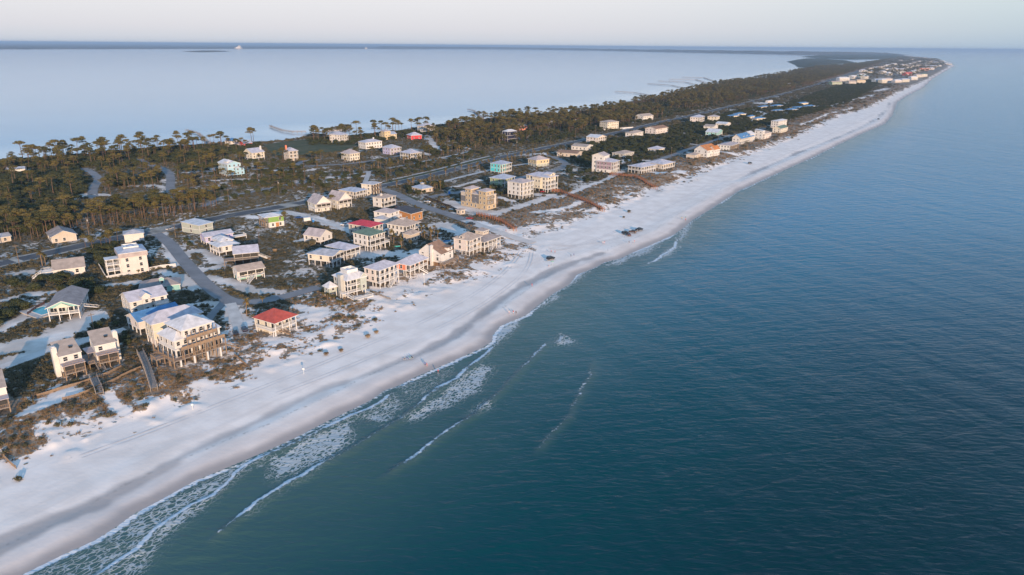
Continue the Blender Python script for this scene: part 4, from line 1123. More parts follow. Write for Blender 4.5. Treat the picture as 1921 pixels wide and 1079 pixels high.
h = house('white beach house with red hip roof and broad white deck', (518, 632), (560, 617), (478, 620), post=2.9, fl=(2.9,), wall='cream', roof='hip', rc='red', rise=3.2, ov=.7, pf=2.8, t='white', nwin=1.0, low='cream', axis='auto')
deck(h, -1.2, -.05, .0, h.d * .8, 2.9, 'white', 'fl'); stairs(h.root, (h.w * .1, 0, 2.9), (h.w * .5, -2.2, .1), 1.4, 'wood')
h = house('sage house with white roof, roof lookout and white stairs on the dune front', (653, 561), (689, 552), (614, 554), post=2.7, fl=(2.9, 2.7), wall='sage', roof='hip', rc='white', rise=3.4, ov=.7, pf=2.4, t='white', nwin=1.2, cup=(2.6, 1.1, 'walk'), wn='')
w_, d_ = h.w, h.d
obj('chimney', MB().box(-1.6, 0, 2.6, 5.0, 0, 10.5).mesh('chimney', wm('grey')), h.root)
wing(h, -5.6, -1.8, d_ * .55, d_ * .95, 2.7, 4.8, 'sage', 'hip', 'white', 2.2, .6, 'x', 1, 'porch_wing', 'fl', True)
wing(h, w_ * .70, w_ + .3, -.35, 3.6, 2.7, 8.4, 'sage', 'gable', 'white', 2.0, .5, 'y', 2, 'front_bay', 'fr')
deck(h, w_ * .02, w_ * 1.05, -5.0, -.4, .6, 'white', 'fr'); stairs(h.root, (-1.2, 1.0, 2.8), (1.2, -6.5, .1), 1.5); deck(h, -2.6, .1, .2, 2.2, 2.8, 'white', 'l')
h = house('pale pink two-storey house on tall posts with two rows of seaward balconies', (713, 543), (751, 530), (689, 533), post=3.3, fl=(3.0, 3.0), wall='pinkwhite', roof='hip', rc='lilac', rise=2.2, ov=.5, pf=2.4, t='white', nwin=1.0, stair=((.85, 0, 3.3), (.35, -.12)))
h = house('coral house with broad lilac roof on white columns next to the pale pink house', (770, 523), (805, 505), (748, 513), post=3.5, fl=(2.9,), wall='coral', roof='hip', rc='lilac', rise=2.8, ov=.6, pf=2.6, t='white', nwin=1.0, stair=((.45, 0, 3.5), (.72, -.35)), axis='auto')
h = house('white house with steep brown roof and white chimney on the dune', (829, 503), (852, 492), (797, 491), post=2.8, fl=(3.0, 1.0), wall='white', roof='gable', rc='brown', rise=4.2, ov=.25, axis='x', skew=.62, pf=0, nwin=.8, chim=(-.03, .42, 4.0, 'white'), low='brownwood', t='wood')
deck(h, -1.4, h.w + 1.0, -3.0, 0, 2.8, 'wood', 'flr'); wing(h, h.w * .6, h.w, .3, 5, 6.8, 8.8, 'white', 'flat', 'brown', .1, .2, 'x', 2, 'balcony_dormer', 'flr')
h = house('broad pink-white house with tan hip roof on timber piles', (881, 481), (904, 472), (852, 475), post=2.6, fl=(3.0, 2.9), wall='pinkwhite', roof='hip', rc='tan', rise=2.9, ov=.7, pf=2.2, t='white', nwin=.8, axis='auto')
wing(h, -.02, 5.0, h.d * .40, h.d * .64, 8.3, 9.3, 'pinkwhite', 'gable', 'tan', 1.4, .3, 'x', 1, 'roof_gable', 'l')
h = house('tan house with cupola and a long white stair nearest the beach ramp', (909, 474), (941, 461), depth=15, post=2.7, fl=(3.0,), wall='tan', roof='hip', rc='greybrown', rise=2.8, ov=.8, pf=2.2, t='white', nwin=1.2, cup=(2.6, 1.3, 'cup'), stair=((.62, 0, 2.7), (.05, -.2)))

# ---- second row
h = house('white house with dark green hip roof and two screened balconies', (696, 474), (725, 465), (667, 465), post=3.0, fl=(3.0, 2.9), wall='white', roof='hip', rc='green', rise=2.6, ov=.6, pf=2.4, screen=(0,), t='white', nwin=1.0)
deck(h, h.w, h.w + 3.5, 0, 5, 3.0, 'white', 'fr')
house('pale house with bright red roof just behind the green-roofed one', (697, 450), (721, 442), (662, 440), post=1.2, fl=(3.0, 3.0), wall='tan', roof='hip', rc='brightred', rise=2.0, ov=.7, pf=2.6, t='white', nwin=1.0)
h = house('large house with tan hip roof, roof lantern and white wrap balconies', (764, 450), (788, 441), (734, 441), post=1.6, fl=(3.0, 3.0), wall='white', roof='hip', rc='tan', rise=3.0, ov=.8, pf=2.4, t='white', nwin=1.2, screen=(0,), cup=(1.2, .7, 'walk'))
wing(h, -3.5, h.w * .4, -5.5, -.1, 0, 4.2, 'tan', 'hip', 'tan', 1.6, .6, 'x', 3, 'front_wing')
h = house('modern orange timber house with sloping dark roof', (772, 417), (794, 411), (746, 409), fl=(5.2,), wall='orangewood', roof='shed', rc='dark', rise=1.6, ov=.8, axis='x', nwin=.6, skew=.5)
h = house('white two-storey house with flat-hipped roof behind the red-roofed house', (733, 425), (751, 418), (709, 418), fl=(3.0, 2.9, 2.0), wall='white', roof='hip', rc='pinkgrey', rise=1.8, ov=.5, nwin=.8)
wing(h, -5, h.w * .3, 1, h.d * .7, 0, 5.0, 'pale', 'hip', 'grey', 1.4, .5, 'x', 2, 'side_wing')
deck(h, h.w * .2, h.w, -2, 0, 5.0, 'white', 'flr')
h = house('white house with chimney and railed upper decks near the access road', (721, 392), (744, 386), (703, 388), post=1.0, fl=(3.0, 3.0), wall='white', roof='hip', rc='tan', rise=1.6, ov=.5, pf=2.6, t='white', nwin=.8, chim=(.25, .5, 2.2, 'white'), screen=(0,))
for lab, A, B, dd in (('steep-gabled grey cottage with screened porch, farther from the access road', (595, 400), (623, 396), 14), ('steep-gabled grey cottage with screened porch behind a pine', (637, 393), (662, 388), 14)):
    h = house(lab, A, B, depth=dd, post=0, fl=(2.8, 2.8), wall='pale', roof='gable', rc='pinkgrey', rise=5.0, ov=.5, axis='y', pf=2.6, pfl=(1,), screen=(1,), t='white', nwin=.7, cover=True)
    deck(h, -1.6, 0, 0, h.d * .7, 2.8, 'white', 'fl')
    obj('porch_roof', MB().prism([(0, 0)] * 0 or [(-.4, 5.6), (h.w + .4, 5.6), (h.w * .5, 6.2)], -1.2, .2).mesh('porch_roof', rm('pinkgrey')), h.root)
house('low house with wide grey hip roof between the gabled cottages and the cream block', (668, 374), (692, 368), (656, 364), post=2.4, fl=(2.6,), wall='tan', roof='hip', rc='bluegrey', rise=1.8, ov=.7, pf=2, nwin=1.0)
house('cream three-storey house with grey roof at the corner of the highway', (701, 367), (717, 362), (686, 362), fl=(2.8, 2.8, 2.2), wall='cream', roof='hip', rc='grey', rise=1.6, ov=.6, pf=2, t='wood', nwin=1.0)
house('little gatehouse with roof lantern among palms', (792, 363), (813, 359), (781, 357), fl=(3.2,), wall='tan', roof='hip', rc='bluegrey', rise=2.2, ov=.8, cup=(.9, .9, 'cup'), nwin=.8)
h = house('half-built house with green sheathing, white roof and open lower floor', (498, 429), (535, 423), (485, 422), fl=(3.2, 3.2), wall=('white', 'sheet_green'), roof='hip', rc='white', rise=1.4, ov=.6, pl=2.2, t='wood', nwin=.8, bands=False)
obj('garage_opening', MB().box(h.w * .55, h.w * .72, -.06, .3, 0, 2.7).mesh('garage_opening', wm('orangewood')), h.root)
house('white gabled house with brown roof beside a bright sand bank', (602, 460), (625, 452), (581, 451), post=1.6, fl=(2.8,), wall='white', roof='gable', rc='pinkgrey', rise=3.2, ov=.4, axis='y', nwin=.9)
h = house('pale yellow raised house with grey roof and white gable over its porch', (626, 503), (649, 492), (595, 489), post=3.0, fl=(2.9,), wall='cream', roof='hip', rc='grey', rise=1.8, ov=.5, pf=2.2, screen=(0,), t='white', nwin=1.2)
wing(h, h.w * .1, h.w * .98, -.2, 4.5, 5.9, 6.1, 'cream', 'gable', 'grey', 1.4, .5, 'y', 1, 'porch_gable', '')
house('raised house with pale grey hip roof just behind the pale yellow one', (651, 489), (678, 481), (622, 476), post=2.6, fl=(2.7,), wall='sage', roof='hip', rc='lilac', rise=1.9, ov=.6, pf=2.4, screen=(0,), t='white', nwin=1.2)

# ---- tall houses beyond the access road
h = house('unfinished four-storey tower house with bare sheathing and dark house wrap', (914, 395), (933, 390), (875, 382), fl=(3.2, 3.2, 3.2), wall=('osb', 'tan', 'tan'), roof='hip', rc='pinkgrey', rise=1.6, ov=.3, nwin=.9, bands=False)
w_, d_ = h.w, h.d
for y0, y1 in ((0, d_ * .28), (d_ * .58, d_ * .8)): wing(h, -.5, w_ * .75, y0, y1, 3.2, 12.6, 'osb', 'hip', 'pinkgrey', 1.4, 1.0, 'x', 2, 'corner_tower', 'fl')
obj('house_wrap', MB().box(-.12, .0, d_ * .29, d_ * .57, 3.4, 9.2).mesh('house_wrap', mat('house_wrap', (.16, .16, .17), .8)), h.root)
obj('house_wrap', MB().box(-.12, .0, d_ * .81, d_, 3.4, 7.2).mesh('house_wrap', mat('house_wrap', ())), h.root)
for z in (3.2, 6.4): deck(h, w_ * .8, w_ + 2.2, .4, 4.4, z, 'wood', 'fr')
house('white four-storey house on piers with a column of balconies', (980, 375), (1002, 370), (961, 368), post=2.9, fl=(3.1, 3.0, 3.0), wall='white', roof='hip', rc='pinkgrey', rise=2.0, ov=.6, pf=2.2, nwin=.9)
h = house('yellow four-storey house with white balconies behind the long red boardwalk', (1028, 363), (1048, 358), (1001, 353), post=2.9, fl=(3.1, 3.0, 2.8), wall='paleyellow', roof='hip', rc='lilac', rise=2.2, ov=.6, pf=2.2, pfl=(0, 1), nwin=1.1)
wing(h, h.w * .3, h.w * .75, .6, 6, 11.8, 13.4, 'paleyellow', 'gable', 'lilac', 1.3, .4, 'y', 1, 'roof_gable', 'f')
wing(h, -1.0, .1, h.d * .3, h.d * .7, 2.9, 11.2, 'paleyellow', 'flat', 'lilac', .1, .3, 'x', 3, 'side_bay', 'l')
house('olive green house with grey hip roof sheltered behind palms', (947, 352), (967, 346), (934, 344), post=0, fl=(3.2, 3.2), wall='green', roof='hip', rc='bluegrey', rise=2.6, ov=.9, pf=2.4, pfl=(1,), nwin=.6)
house('turquoise two-storey house with white balconies and grey roof', (942, 327), (961, 323), (923, 323), post=1.4, fl=(3.4, 3.4), wall='turquoise', roof='hip', rc='bluegrey', rise=2.4, ov=.6, pf=2.2, pr=2.0, nwin=.9)
house('yellow house with grey hip roof inside the bend of the street', (1006, 314), (1031, 311), depth=13, post=2.6, fl=(3.6,), wall='yellow', roof='hip', rc='pinkgrey', rise=3.0, ov=.7, low='sage', nwin=1.0)
h = house('mauve three-storey house with white base at the end of the second boardwalk', (1151, 326), (1163, 322), (1129, 319), fl=(3.2, 3.4, 3.2), wall=('white', 'purple', 'purple'), roof='hip', rc='lilac', rise=2.4, ov=.5, pf=2.2, nwin=.9)
wing(h, 1, h.w - 1, h.d * .6, h.d + 5, 0, 14.2, 'white', 'gable', 'pinkgrey', 2.4, .5, 'x', 2, 'rear_tower', 'flr')
house('low white house on white posts with a porch on two sides', (1203, 327), (1232, 321), (1181, 322), post=2.8, fl=(2.9,), wall='cream', roof='hip', rc='lilac', rise=2.2, ov=.5, pf=2.2, pl=2.0, nwin=1.2, cup=(1.2, .5, 'walk'))
house('tan house with lilac pyramid roof and roof lantern next to the low white one', (1244, 320), (1267, 314), (1224, 313), post=1.6, fl=(3.8,), wall='tan', roof='hip', rc='lilac', rise=2.8, ov=.6, pf=2, nwin=.8, cup=(1.2, .6, 'walk'))
house('brownish low house in the scrub behind the mauve house', (1170, 297), (1190, 293), depth=14, post=1.4, fl=(2.8,), wall='grey', roof='hip', rc='tan', rise=2.0, nwin=.9)
house('white bungalow with pale hip roof deep in green scrub', (1234, 287), (1247, 284), (1213, 285), post=0, fl=(3.6,), wall='white', roof='hip', rc='lilac', rise=2.2, ov=.8, nwin=.9)
house('cream two-storey house with gabled top and outside stair above the scrub', (1121, 271), (1138, 268), (1109, 267), post=1.2, fl=(3.0, 3.0), wall='pinkwhite', roof='gable', rc='white', rise=2.4, axis='y', pf=2, nwin=.8, stair=((1, 0, 1.2), (1.4, -.2)))
house('long low house with rust-brown roof beside the curve of the street', (1083, 296), (1094, 291), (1056, 288), fl=(3.6,), wall='tan', roof='gable', rc='brown', rise=1.8, axis='y', nwin=.8)
house('low pale house with tan roof uphill of the rust-brown roof', (1100, 283), (1113, 279), (1080, 278), fl=(3.8,), wall='white', roof='gable', rc='tan', rise=1.8, axis='y', nwin=.8)
h = house('cream three-storey house by the highway with white yard walls', (1139, 244), (1161, 242), depth=15, post=1, fl=(3.2, 3.2, 2.4), wall='paleyellow', roof='hip', rc='tan', rise=2.0, nwin=1.0)
for x0, x1 in ((-12, 0), (h.w, h.w + 26)): obj('yard_wall', MB().box(x0, x1, -3, -2.6, 0, 1.7).mesh('yard_wall', TRIM), h.root)
house('white house with tan roof partly hidden by a round tree', (1188, 260), (1207, 256), (1180, 257), fl=(3.0, 3.0), wall='white', roof='hip', rc='tan', rise=2.2, nwin=.8)
h = house('wide tan house with long brown roof and white end porch near the highway', (1230, 254), (1254, 250), (1214, 251), post=1.8, fl=(3.0, 2.6), wall='pinkwhite', roof='gable', rc='brown', rise=2.6, axis='x', nwin=.8, pr=2.4)
house('white house with tan roof on the bay side of the highway', (1206, 227), (1226, 225), (1196, 225), fl=(3.2, 3.2), wall='white', roof='gable', rc='tan', rise=3.0, axis='x', nwin=.8)
house('pinkish three-storey house with open balconies beside the highway', (1312, 232), (1322, 229), (1296, 230), post=1.6, fl=(3.4, 3.4), wall='pinkwhite', roof='hip', rc='lilac', rise=2.6, pf=2.6, nwin=1.0)
house('tan block house with pale hip roof next to the pinkish balcony house', (1345, 228), (1350, 226.5), (1327, 226.5), fl=(3.4, 3.2), wall='paleyellow', roof='hip', rc='pinkgrey', rise=2.4, nwin=.8, wmin=9)
house('long white single-storey house with twin gables in the scrub', (1362, 239.5), (1371, 237.5), (1345, 237), post=.8, fl=(3.8,), wall='white', roof='gable', rc='white', rise=2.0, axis='y', nwin=.8, wmin=9)
house('turquoise and white raised house with broad gable', (1346, 258), (1356, 254), (1319, 257.5), post=2.6, fl=(3.0,), wall='teal', roof='gable', rc='white', rise=3.2, axis='y', pr=2.5, nwin=.8, wmin=10)
house('white house with tan roof squeezed behind the turquoise one', (1338, 246), (1347, 243), (1318, 245), fl=(3.4, 2.0), wall='white', roof='gable', rc='tan', rise=2.0, axis='y', nwin=.7, wmin=9)
h = house('big white house with two steep orange roofs on the dune edge', (1326, 297), (1348, 293), (1313, 292), post=1.4, fl=(3.2, 3.0), wall='white', roof='gable', rc='orange', rise=4.4, axis='x', skew=.6, ov=.4, nwin=1.1)
wing(h, h.w * .5, h.w, -1.5, 5, 1.4, 7.4, 'white', 'gable', 'orange', 3.4, .4, 'x', 3, 'front_block', 'fr')
house('small tan house with low roof seaward of the lane, by the orange roofs', (1304, 299), (1313, 295), (1290, 296), fl=(3.8,), wall='tan', roof='hip', rc='tan', rise=1.6, nwin=.6, wmin=9)
h = house('plain white two-storey house beside the blue-roofed house', (1372, 283), (1387, 279), (1352, 279.5), fl=(3.2, 3.0), wall='pale', roof='hip', rc='pinkgrey', rise=1.8, nwin=1.0, pf=2, t='wood')
h = house('white house with bright blue roof and three white dormers', (1390, 272), (1415, 265.5), (1375, 270), post=.8, fl=(3.2, 2.6), wall='white', roof='gable', rc='blue', rise=4.6, axis='x', skew=.6, dormer=(.25, .5, .75), pf=2.2, pfl=(0,), nwin=1.0)
wing(h, h.w * .78, h.w + 5, 1, 12, .2, 8.6, 'white', 'gable', 'white', 3.2, .4, 'x', 3, 'end_block', 'fr')
h = house('white house with a tall end tower above low brown dunes', (1430, 262), (1447, 258), (1419, 259.5), fl=(3.2, 3.0), wall='pinkwhite', roof='hip', rc='tan', rise=2.0, nwin=.8)
wing(h, -1, 6, 0, h.d, 0, 10.2, 'white', 'shed', 'white', 1.2, .2, 'x', 2, 'end_tower')
h = house('house with dark green roof and white gable end on the dune', (1464, 250), (1478, 245.5), (1449, 248.5), fl=(3.0, 2.4), wall='cream', roof='gable', rc='green', rise=3.0, axis='x', nwin=.9)
house('tall white flat-topped house just behind the green roof', (1459, 240.5), (1476, 236.5), (1449, 238.5), fl=(3.2, 3.2, 2.6), wall='white', roof='hip', rc='white', rise=1.4, nwin=1.0)

# ---- bay side
h = house('light blue three-storey house with white roof and balconies among the pines', (429, 333), (455, 330), (419, 327), post=1.6, fl=(3.0, 3.2, 2.6), wall='lightblue', roof='gable', rc='white', rise=2.4, axis='y', nwin=1.1, pf=0)
wing(h, h.w * .52, h.w + 2, -1.5, 6, 1.6, 7.4, 'lightblue', 'hip', 'lilac', 1.6, .4, 'x', 2, 'balcony_wing'); wing(h, h.w * .1, h.w * .6, 3, 9, 10.2, 12.2, 'white', 'hip', 'white', 1.4, .4, 'x', 1, 'roof_room', 'f')
house('white gabled house with tall chimney left of the green field', (474, 302), (498, 299), depth=13, post=2.2, fl=(3.0, 2.0), wall='cream', roof='gable', rc='lilac', rise=3.6, axis='x', skew=.6, nwin=.9, chim=(.92, .3, 5.2, 'white'))
house('narrow tan tower house with chimney at the foot of the green field', (545, 303), (561, 301), (535, 300), fl=(3.2, 3.2, 3.0), wall='tan', roof='hip', rc='lilac', rise=2.8, pf=2, nwin=1.0, chim=(.1, .7, 4.6, 'coral'))
house('blue-roofed house among pines at the water, with a lookout', (434, 276), (452, 274), depth=12, fl=(3.2, 3.0), wall='white', roof='hip', rc='blue', rise=2.6, nwin=.8)
house('house with red end wall and pale blue roof at the water', (458, 276), (474, 274), depth=11, fl=(3.6,), wall='red', roof='gable', rc='bluegrey', rise=2.8, axis='x', nwin=.6)
h = house('big white house with stepped roofs behind tall pines', (641, 269), (652, 267), (624, 266), fl=(3.2, 3.2, 2.4), wall='white', roof='hip', rc='lilac', rise=2.6, nwin=1.0, pf=2, wmin=13)
h = house('cream house with pale pyramid roof behind small palms', (657, 304), (676, 301.5), (647, 300), post=1.2, fl=(3.2, 3.0), wall='cream', roof='hip', rc='pinkgrey', rise=3.4, ov=.8, nwin=1.2)
house('long white house with grey roof and chimney above the lavender house', (686, 280), (718, 276.5), depth=14, fl=(3.4, 3.2), wall='white', roof='hip', rc='lilac', rise=2.4, nwin=1.0, chim=(.75, .6, 3.4, 'white'))
h = house('yellow house with square tower and grey roof in front of the shore pines', (722, 262), (745, 260), depth=12, fl=(3.4, 2.0), wall='yellow', roof='gable', rc='bluegrey', rise=2.6, axis='x', nwin=1.0)
wing(h, -1, 7, -1.2, 7, 0, 9.4, 'yellow', 'hip', 'pinkgrey', 2.0, .6, 'x', 2, 'square_tower')
house('lavender-blue house with white roof beside the long white house', (735, 291), (754, 288.5), (719, 288), fl=(3.4, 3.2), wall='lavender', roof='hip', rc='lilac', rise=2.8, pf=2.2, nwin=1.0)
house('white house with balconies at the bend of the bayside street', (770, 301), (792, 298), (756, 297), fl=(3.2, 3.2), wall='cream', roof='hip', rc='lilac', rise=3.0, pf=2.2, pl=2.0, nwin=1.1)
house('bright red house with pale hip roof in the bayside woods', (771, 262.5), (792, 261), depth=12, fl=(4.8,), wall='red', roof='hip', rc='lilac', rise=3.2, ov=.8, nwin=.6)
house('white two-storey house with grey roof up against the shore pines', (794, 250), (817, 247.5), depth=12, post=1.6, fl=(3.4, 3.2), wall='white', roof='hip', rc='lilac', rise=2.4, nwin=1.1, pf=2.2)
house('dark narrow tower house with white cap standing above the wood', (952, 268), (970, 266), depth=9, fl=(4.0, 4.0, 4.2), wall='navy', roof='hip', rc='white', rise=2.0, ov=.3, nwin=.6, bands=True)
house('white roof glimpsed in the wood above the highway', (1019, 236), (1037, 234), depth=12, fl=(4.4,), wall='white', roof='hip', rc='white', rise=2.6, nwin=.6)
house('small square lookout house deep in the wood', (1086, 232), (1094, 231), depth=7, fl=(3.0, 3.0), wall='grey', roof='hip', rc='red', rise=2.4, nwin=.6)
house('pink-orange house half hidden by pines at the bay shore', (975, 245), (990, 243.5), depth=12, fl=(3.2, 2.6), wall='coral', roof='hip', rc='tan', rise=2.4, nwin=.8)
house('long white house with blue-white roof in the woods at the picture edge', (13, 328), (49, 326), depth=11, fl=(4.0,), wall='white', roof='gable', rc='bluegrey', rise=1.6, axis='x', nwin=.9)
h = house('white house with brown screened porch cut by the picture edge', (-30, 788), (24, 776), depth=13, post=2.3, fl=(2.7, 2.4), wall='white', roof='shed', rc='tan', rise=2.4, ov=.35, axis='x', pf=3.2, pfl=(0,), screen=(0,), cover=False, t='wood', nwin=1.2)
obj('porch_roof', MB().box(-.2, h.w + .2, -.2, 3.3, 5.0, 5.2).mesh('porch_roof', mat('roof_membrane', ())), h.root)
h = house('small cream house beyond the highway where the road bends right', (1475, 163), (1487, 162), depth=14, fl=(3.6, 3.0), wall='paleyellow', roof='hip', rc='lilac', rise=2.2, nwin=.8)
house('long pale building under shade trees at the far left by the highway', (0, 456), (22, 452), depth=9, fl=(2.8,), wall='tan', roof='gable', rc='grey', rise=1.4, axis='x', nwin=.6)
BC = [((1428, 204), 'westernmost'), ((1452, 202), ''), ((1454, 211.5), ''), ((1480, 209.5), ''), ((1489, 206), ''), ((1512, 203), ''), ((1500, 197), ''), ((1383, 218), ''), ((1408, 222.5), ''), ((1419, 226.5), ''), ((1372, 221.5), '')]
CL = ['blue-roofed cream cottage at the near corner of the white sand lot', 'blue-roofed cream cottage on the upper edge of the sand lot', 'blue-roofed cottage below the sand lot, nearer the highway side',
      'blue-roofed cottage below the sand lot, second towards the beach', 'blue-roofed cottage with a pale gable just above the second one', 'blue-roofed cream cottage at the beach end of the sand lot',
      'all-blue long roof at the far end of the sand lot', 'blue-roofed cream cottage farther up of the pair in the scrub', 'tiny blue-roofed hut between the cottages', 'wide pale blue roof low in the scrub above the green-roofed house', 'blue-roofed cottage lower of the pair in the scrub']
for (p, _), lab in zip(BC, CL):
    sz = 8 if 'tiny' in lab else 17
    house(lab, p, (p[0] + sz, p[1] - 1.2), depth=9 if sz > 9 else 6, fl=(3.0,), wall='paleyellow', roof='gable' if 'gable' in lab else 'hip', rc='blue', rise=1.8, ov=1.0, nwin=.4, group='blue-roofed cottages', bands=False, axis='auto')
house('white shed standing on the bright sand lot by the highway', (1441, 193), (1450, 192), depth=6, fl=(3.4,), wall='white', roof='gable', rc='white', rise=1.2, axis='x', nwin=.3, name='shed', bands=False)
house('small white guard hut beside the beach access road', (864, 403), (873, 401), depth=4, fl=(2.7,), wall='tan', roof='hip', rc='tan', rise=1.1, nwin=.5, name='guard_hut', bands=False)

# ---- the far cluster near the point
FAR = [(270, 460, 150), (390, 515, 105), (520, 500, 130), (545, 400, 95), (600, 430, 60), (430, 425, 90), (160, 515, 150), (670, 335, 90), (860, 350, 80), (570, 325, 80), (790, 485, 120), (870, 490, 80), (940, 455, 110),
       (1080, 485, 100), (1190, 475, 110), (960, 375, 55), (1145, 355, 90), (680, 285, 80), (770, 270, 80), (850, 275, 70), (940, 300, 90), (1020, 285, 70), (1070, 310, 60), (1150, 310, 90), (1250, 265, 80),
       (930, 245, 70), (1030, 225, 70), (1120, 168, 60), (1225, 158, 50), (1310, 148, 60), (1265, 115, 40), (1320, 108, 45), (1390, 110, 45), (1240, 375, 110), (1320, 345, 70), (1380, 320, 90), (1400, 405, 100),
       (1470, 395, 90), (1320, 445, 100), (1490, 300, 110), (1575, 290, 90), (1540, 250, 90), (1620, 255, 80), (1690, 240, 80), (1650, 195, 70), (1560, 190, 70), (1480, 175, 60), (1410, 178, 70), (1330, 200, 60),
       (1490, 122, 50), (1580, 132, 60), (1650, 150, 60), (1740, 172, 60), (1800, 213, 70), (1860, 215, 45), (1720, 205, 60), (1600, 165, 60), (1530, 210, 60), (1420, 228, 70), (1180, 235, 80), (1270, 220, 60), (1350, 250, 70)]
fr = random.Random(3)
FWC = ['white', 'white', 'pinkwhite', 'cream', 'white', 'tan', 'paleyellow', 'lightblue', 'white', 'pale']
FRC = ['lilac', 'grey', 'pinkgrey', 'white', 'tan', 'bluegrey', 'red', 'green']
SPECIAL = {6: ('green', 'tan'), 0: ('white', 'white'), 39: ('coral', 'tan'), 33: ('red', 'red'), 37: ('cream', 'green'), 2: ('yellow', 'tan')}
_fl_lab = {}
for i, (x, y, ww) in enumerate(FAR):
    px, py = 1550 + x / 8, 95 + y / 8
    wc, rc_ = SPECIAL.get(i, (fr.choice(FWC), fr.choice(FRC[:6])))
    hw = ww / 16
    h3 = fr.choice([6.5, 7.5, 9, 9.5, 10.5])
    a, rz, w, d, z = frame((px - hw, py), (px + hw, py - .4), depth=13)
    root = empty('beach_house', (a.x, a.y, z - .3), rz)
    near_ = i < 17
    tag(root, None, 'house', 'far beach houses crowded near the point')
    col_w = dict(pinkwhite='pinkish', pale='pale grey', paleyellow='pale yellow', lightblue='light blue').get(wc, wc)
    col_r = dict(lilac='lilac-grey', pinkgrey='pinkish grey', bluegrey='blue-grey').get(rc_, rc_)
    root['label'] = f'{"tall " if h3 > 9.2 else ""}{col_w} house with {col_r} roof in the far cluster {"facing the scrub" if near_ else "towards the point"}'
    obj('wall', MB().box(0, w, 0, d, 0, h3).mesh('wall', wm(wc)), root)
    kind = fr.choice(['hip', 'hip', 'gable']); rr = roof_mesh(kind, 0, w, 0, d, h3, 3.4, .6, rm(rc_), TRIM, 'auto' if kind == 'hip' else 'x'); obj('roof', rr.mesh('roof', [rm(rc_), TRIM]), root)
    if kind == 'gable': gable_wall(root, 'x', 0, w, 0, d, h3, 3.4, .6, wm(wc))
    for fl_ in range(int(h3 // 3)):
        k = max(2, int(w / 4))
        for j in range(k): obj('window', window_mesh('win'), root, (w * (j + .5) / k, 0, fl_ * 3 + .9), 0, (1.6, 1, 1.6))
        obj('window', window_mesh('win'), root, (0, d * .5, fl_ * 3 + .9), FACE_RZ['l'], (1.6, 1, 1.6))
        if fl_ and h3 > 7: obj('balcony', shared('farbal', lambda: MB().box(0, 1, -1.8, 0, -.2, .9).mesh('balcony', TRIM)), root, (0, 0, fl_ * 3), 0, (w, 1, 1))
    u = Vector((math.cos(rz), math.sin(rz))); n = Vector((-u.y, u.x)); o2 = Vector((a.x, a.y))
    FOOT.append([tuple(o2 + u * xx + n * yy) for xx, yy in ((-2, -8), (w + 2, -8), (w + 2, d + 2), (-2, d + 2))])
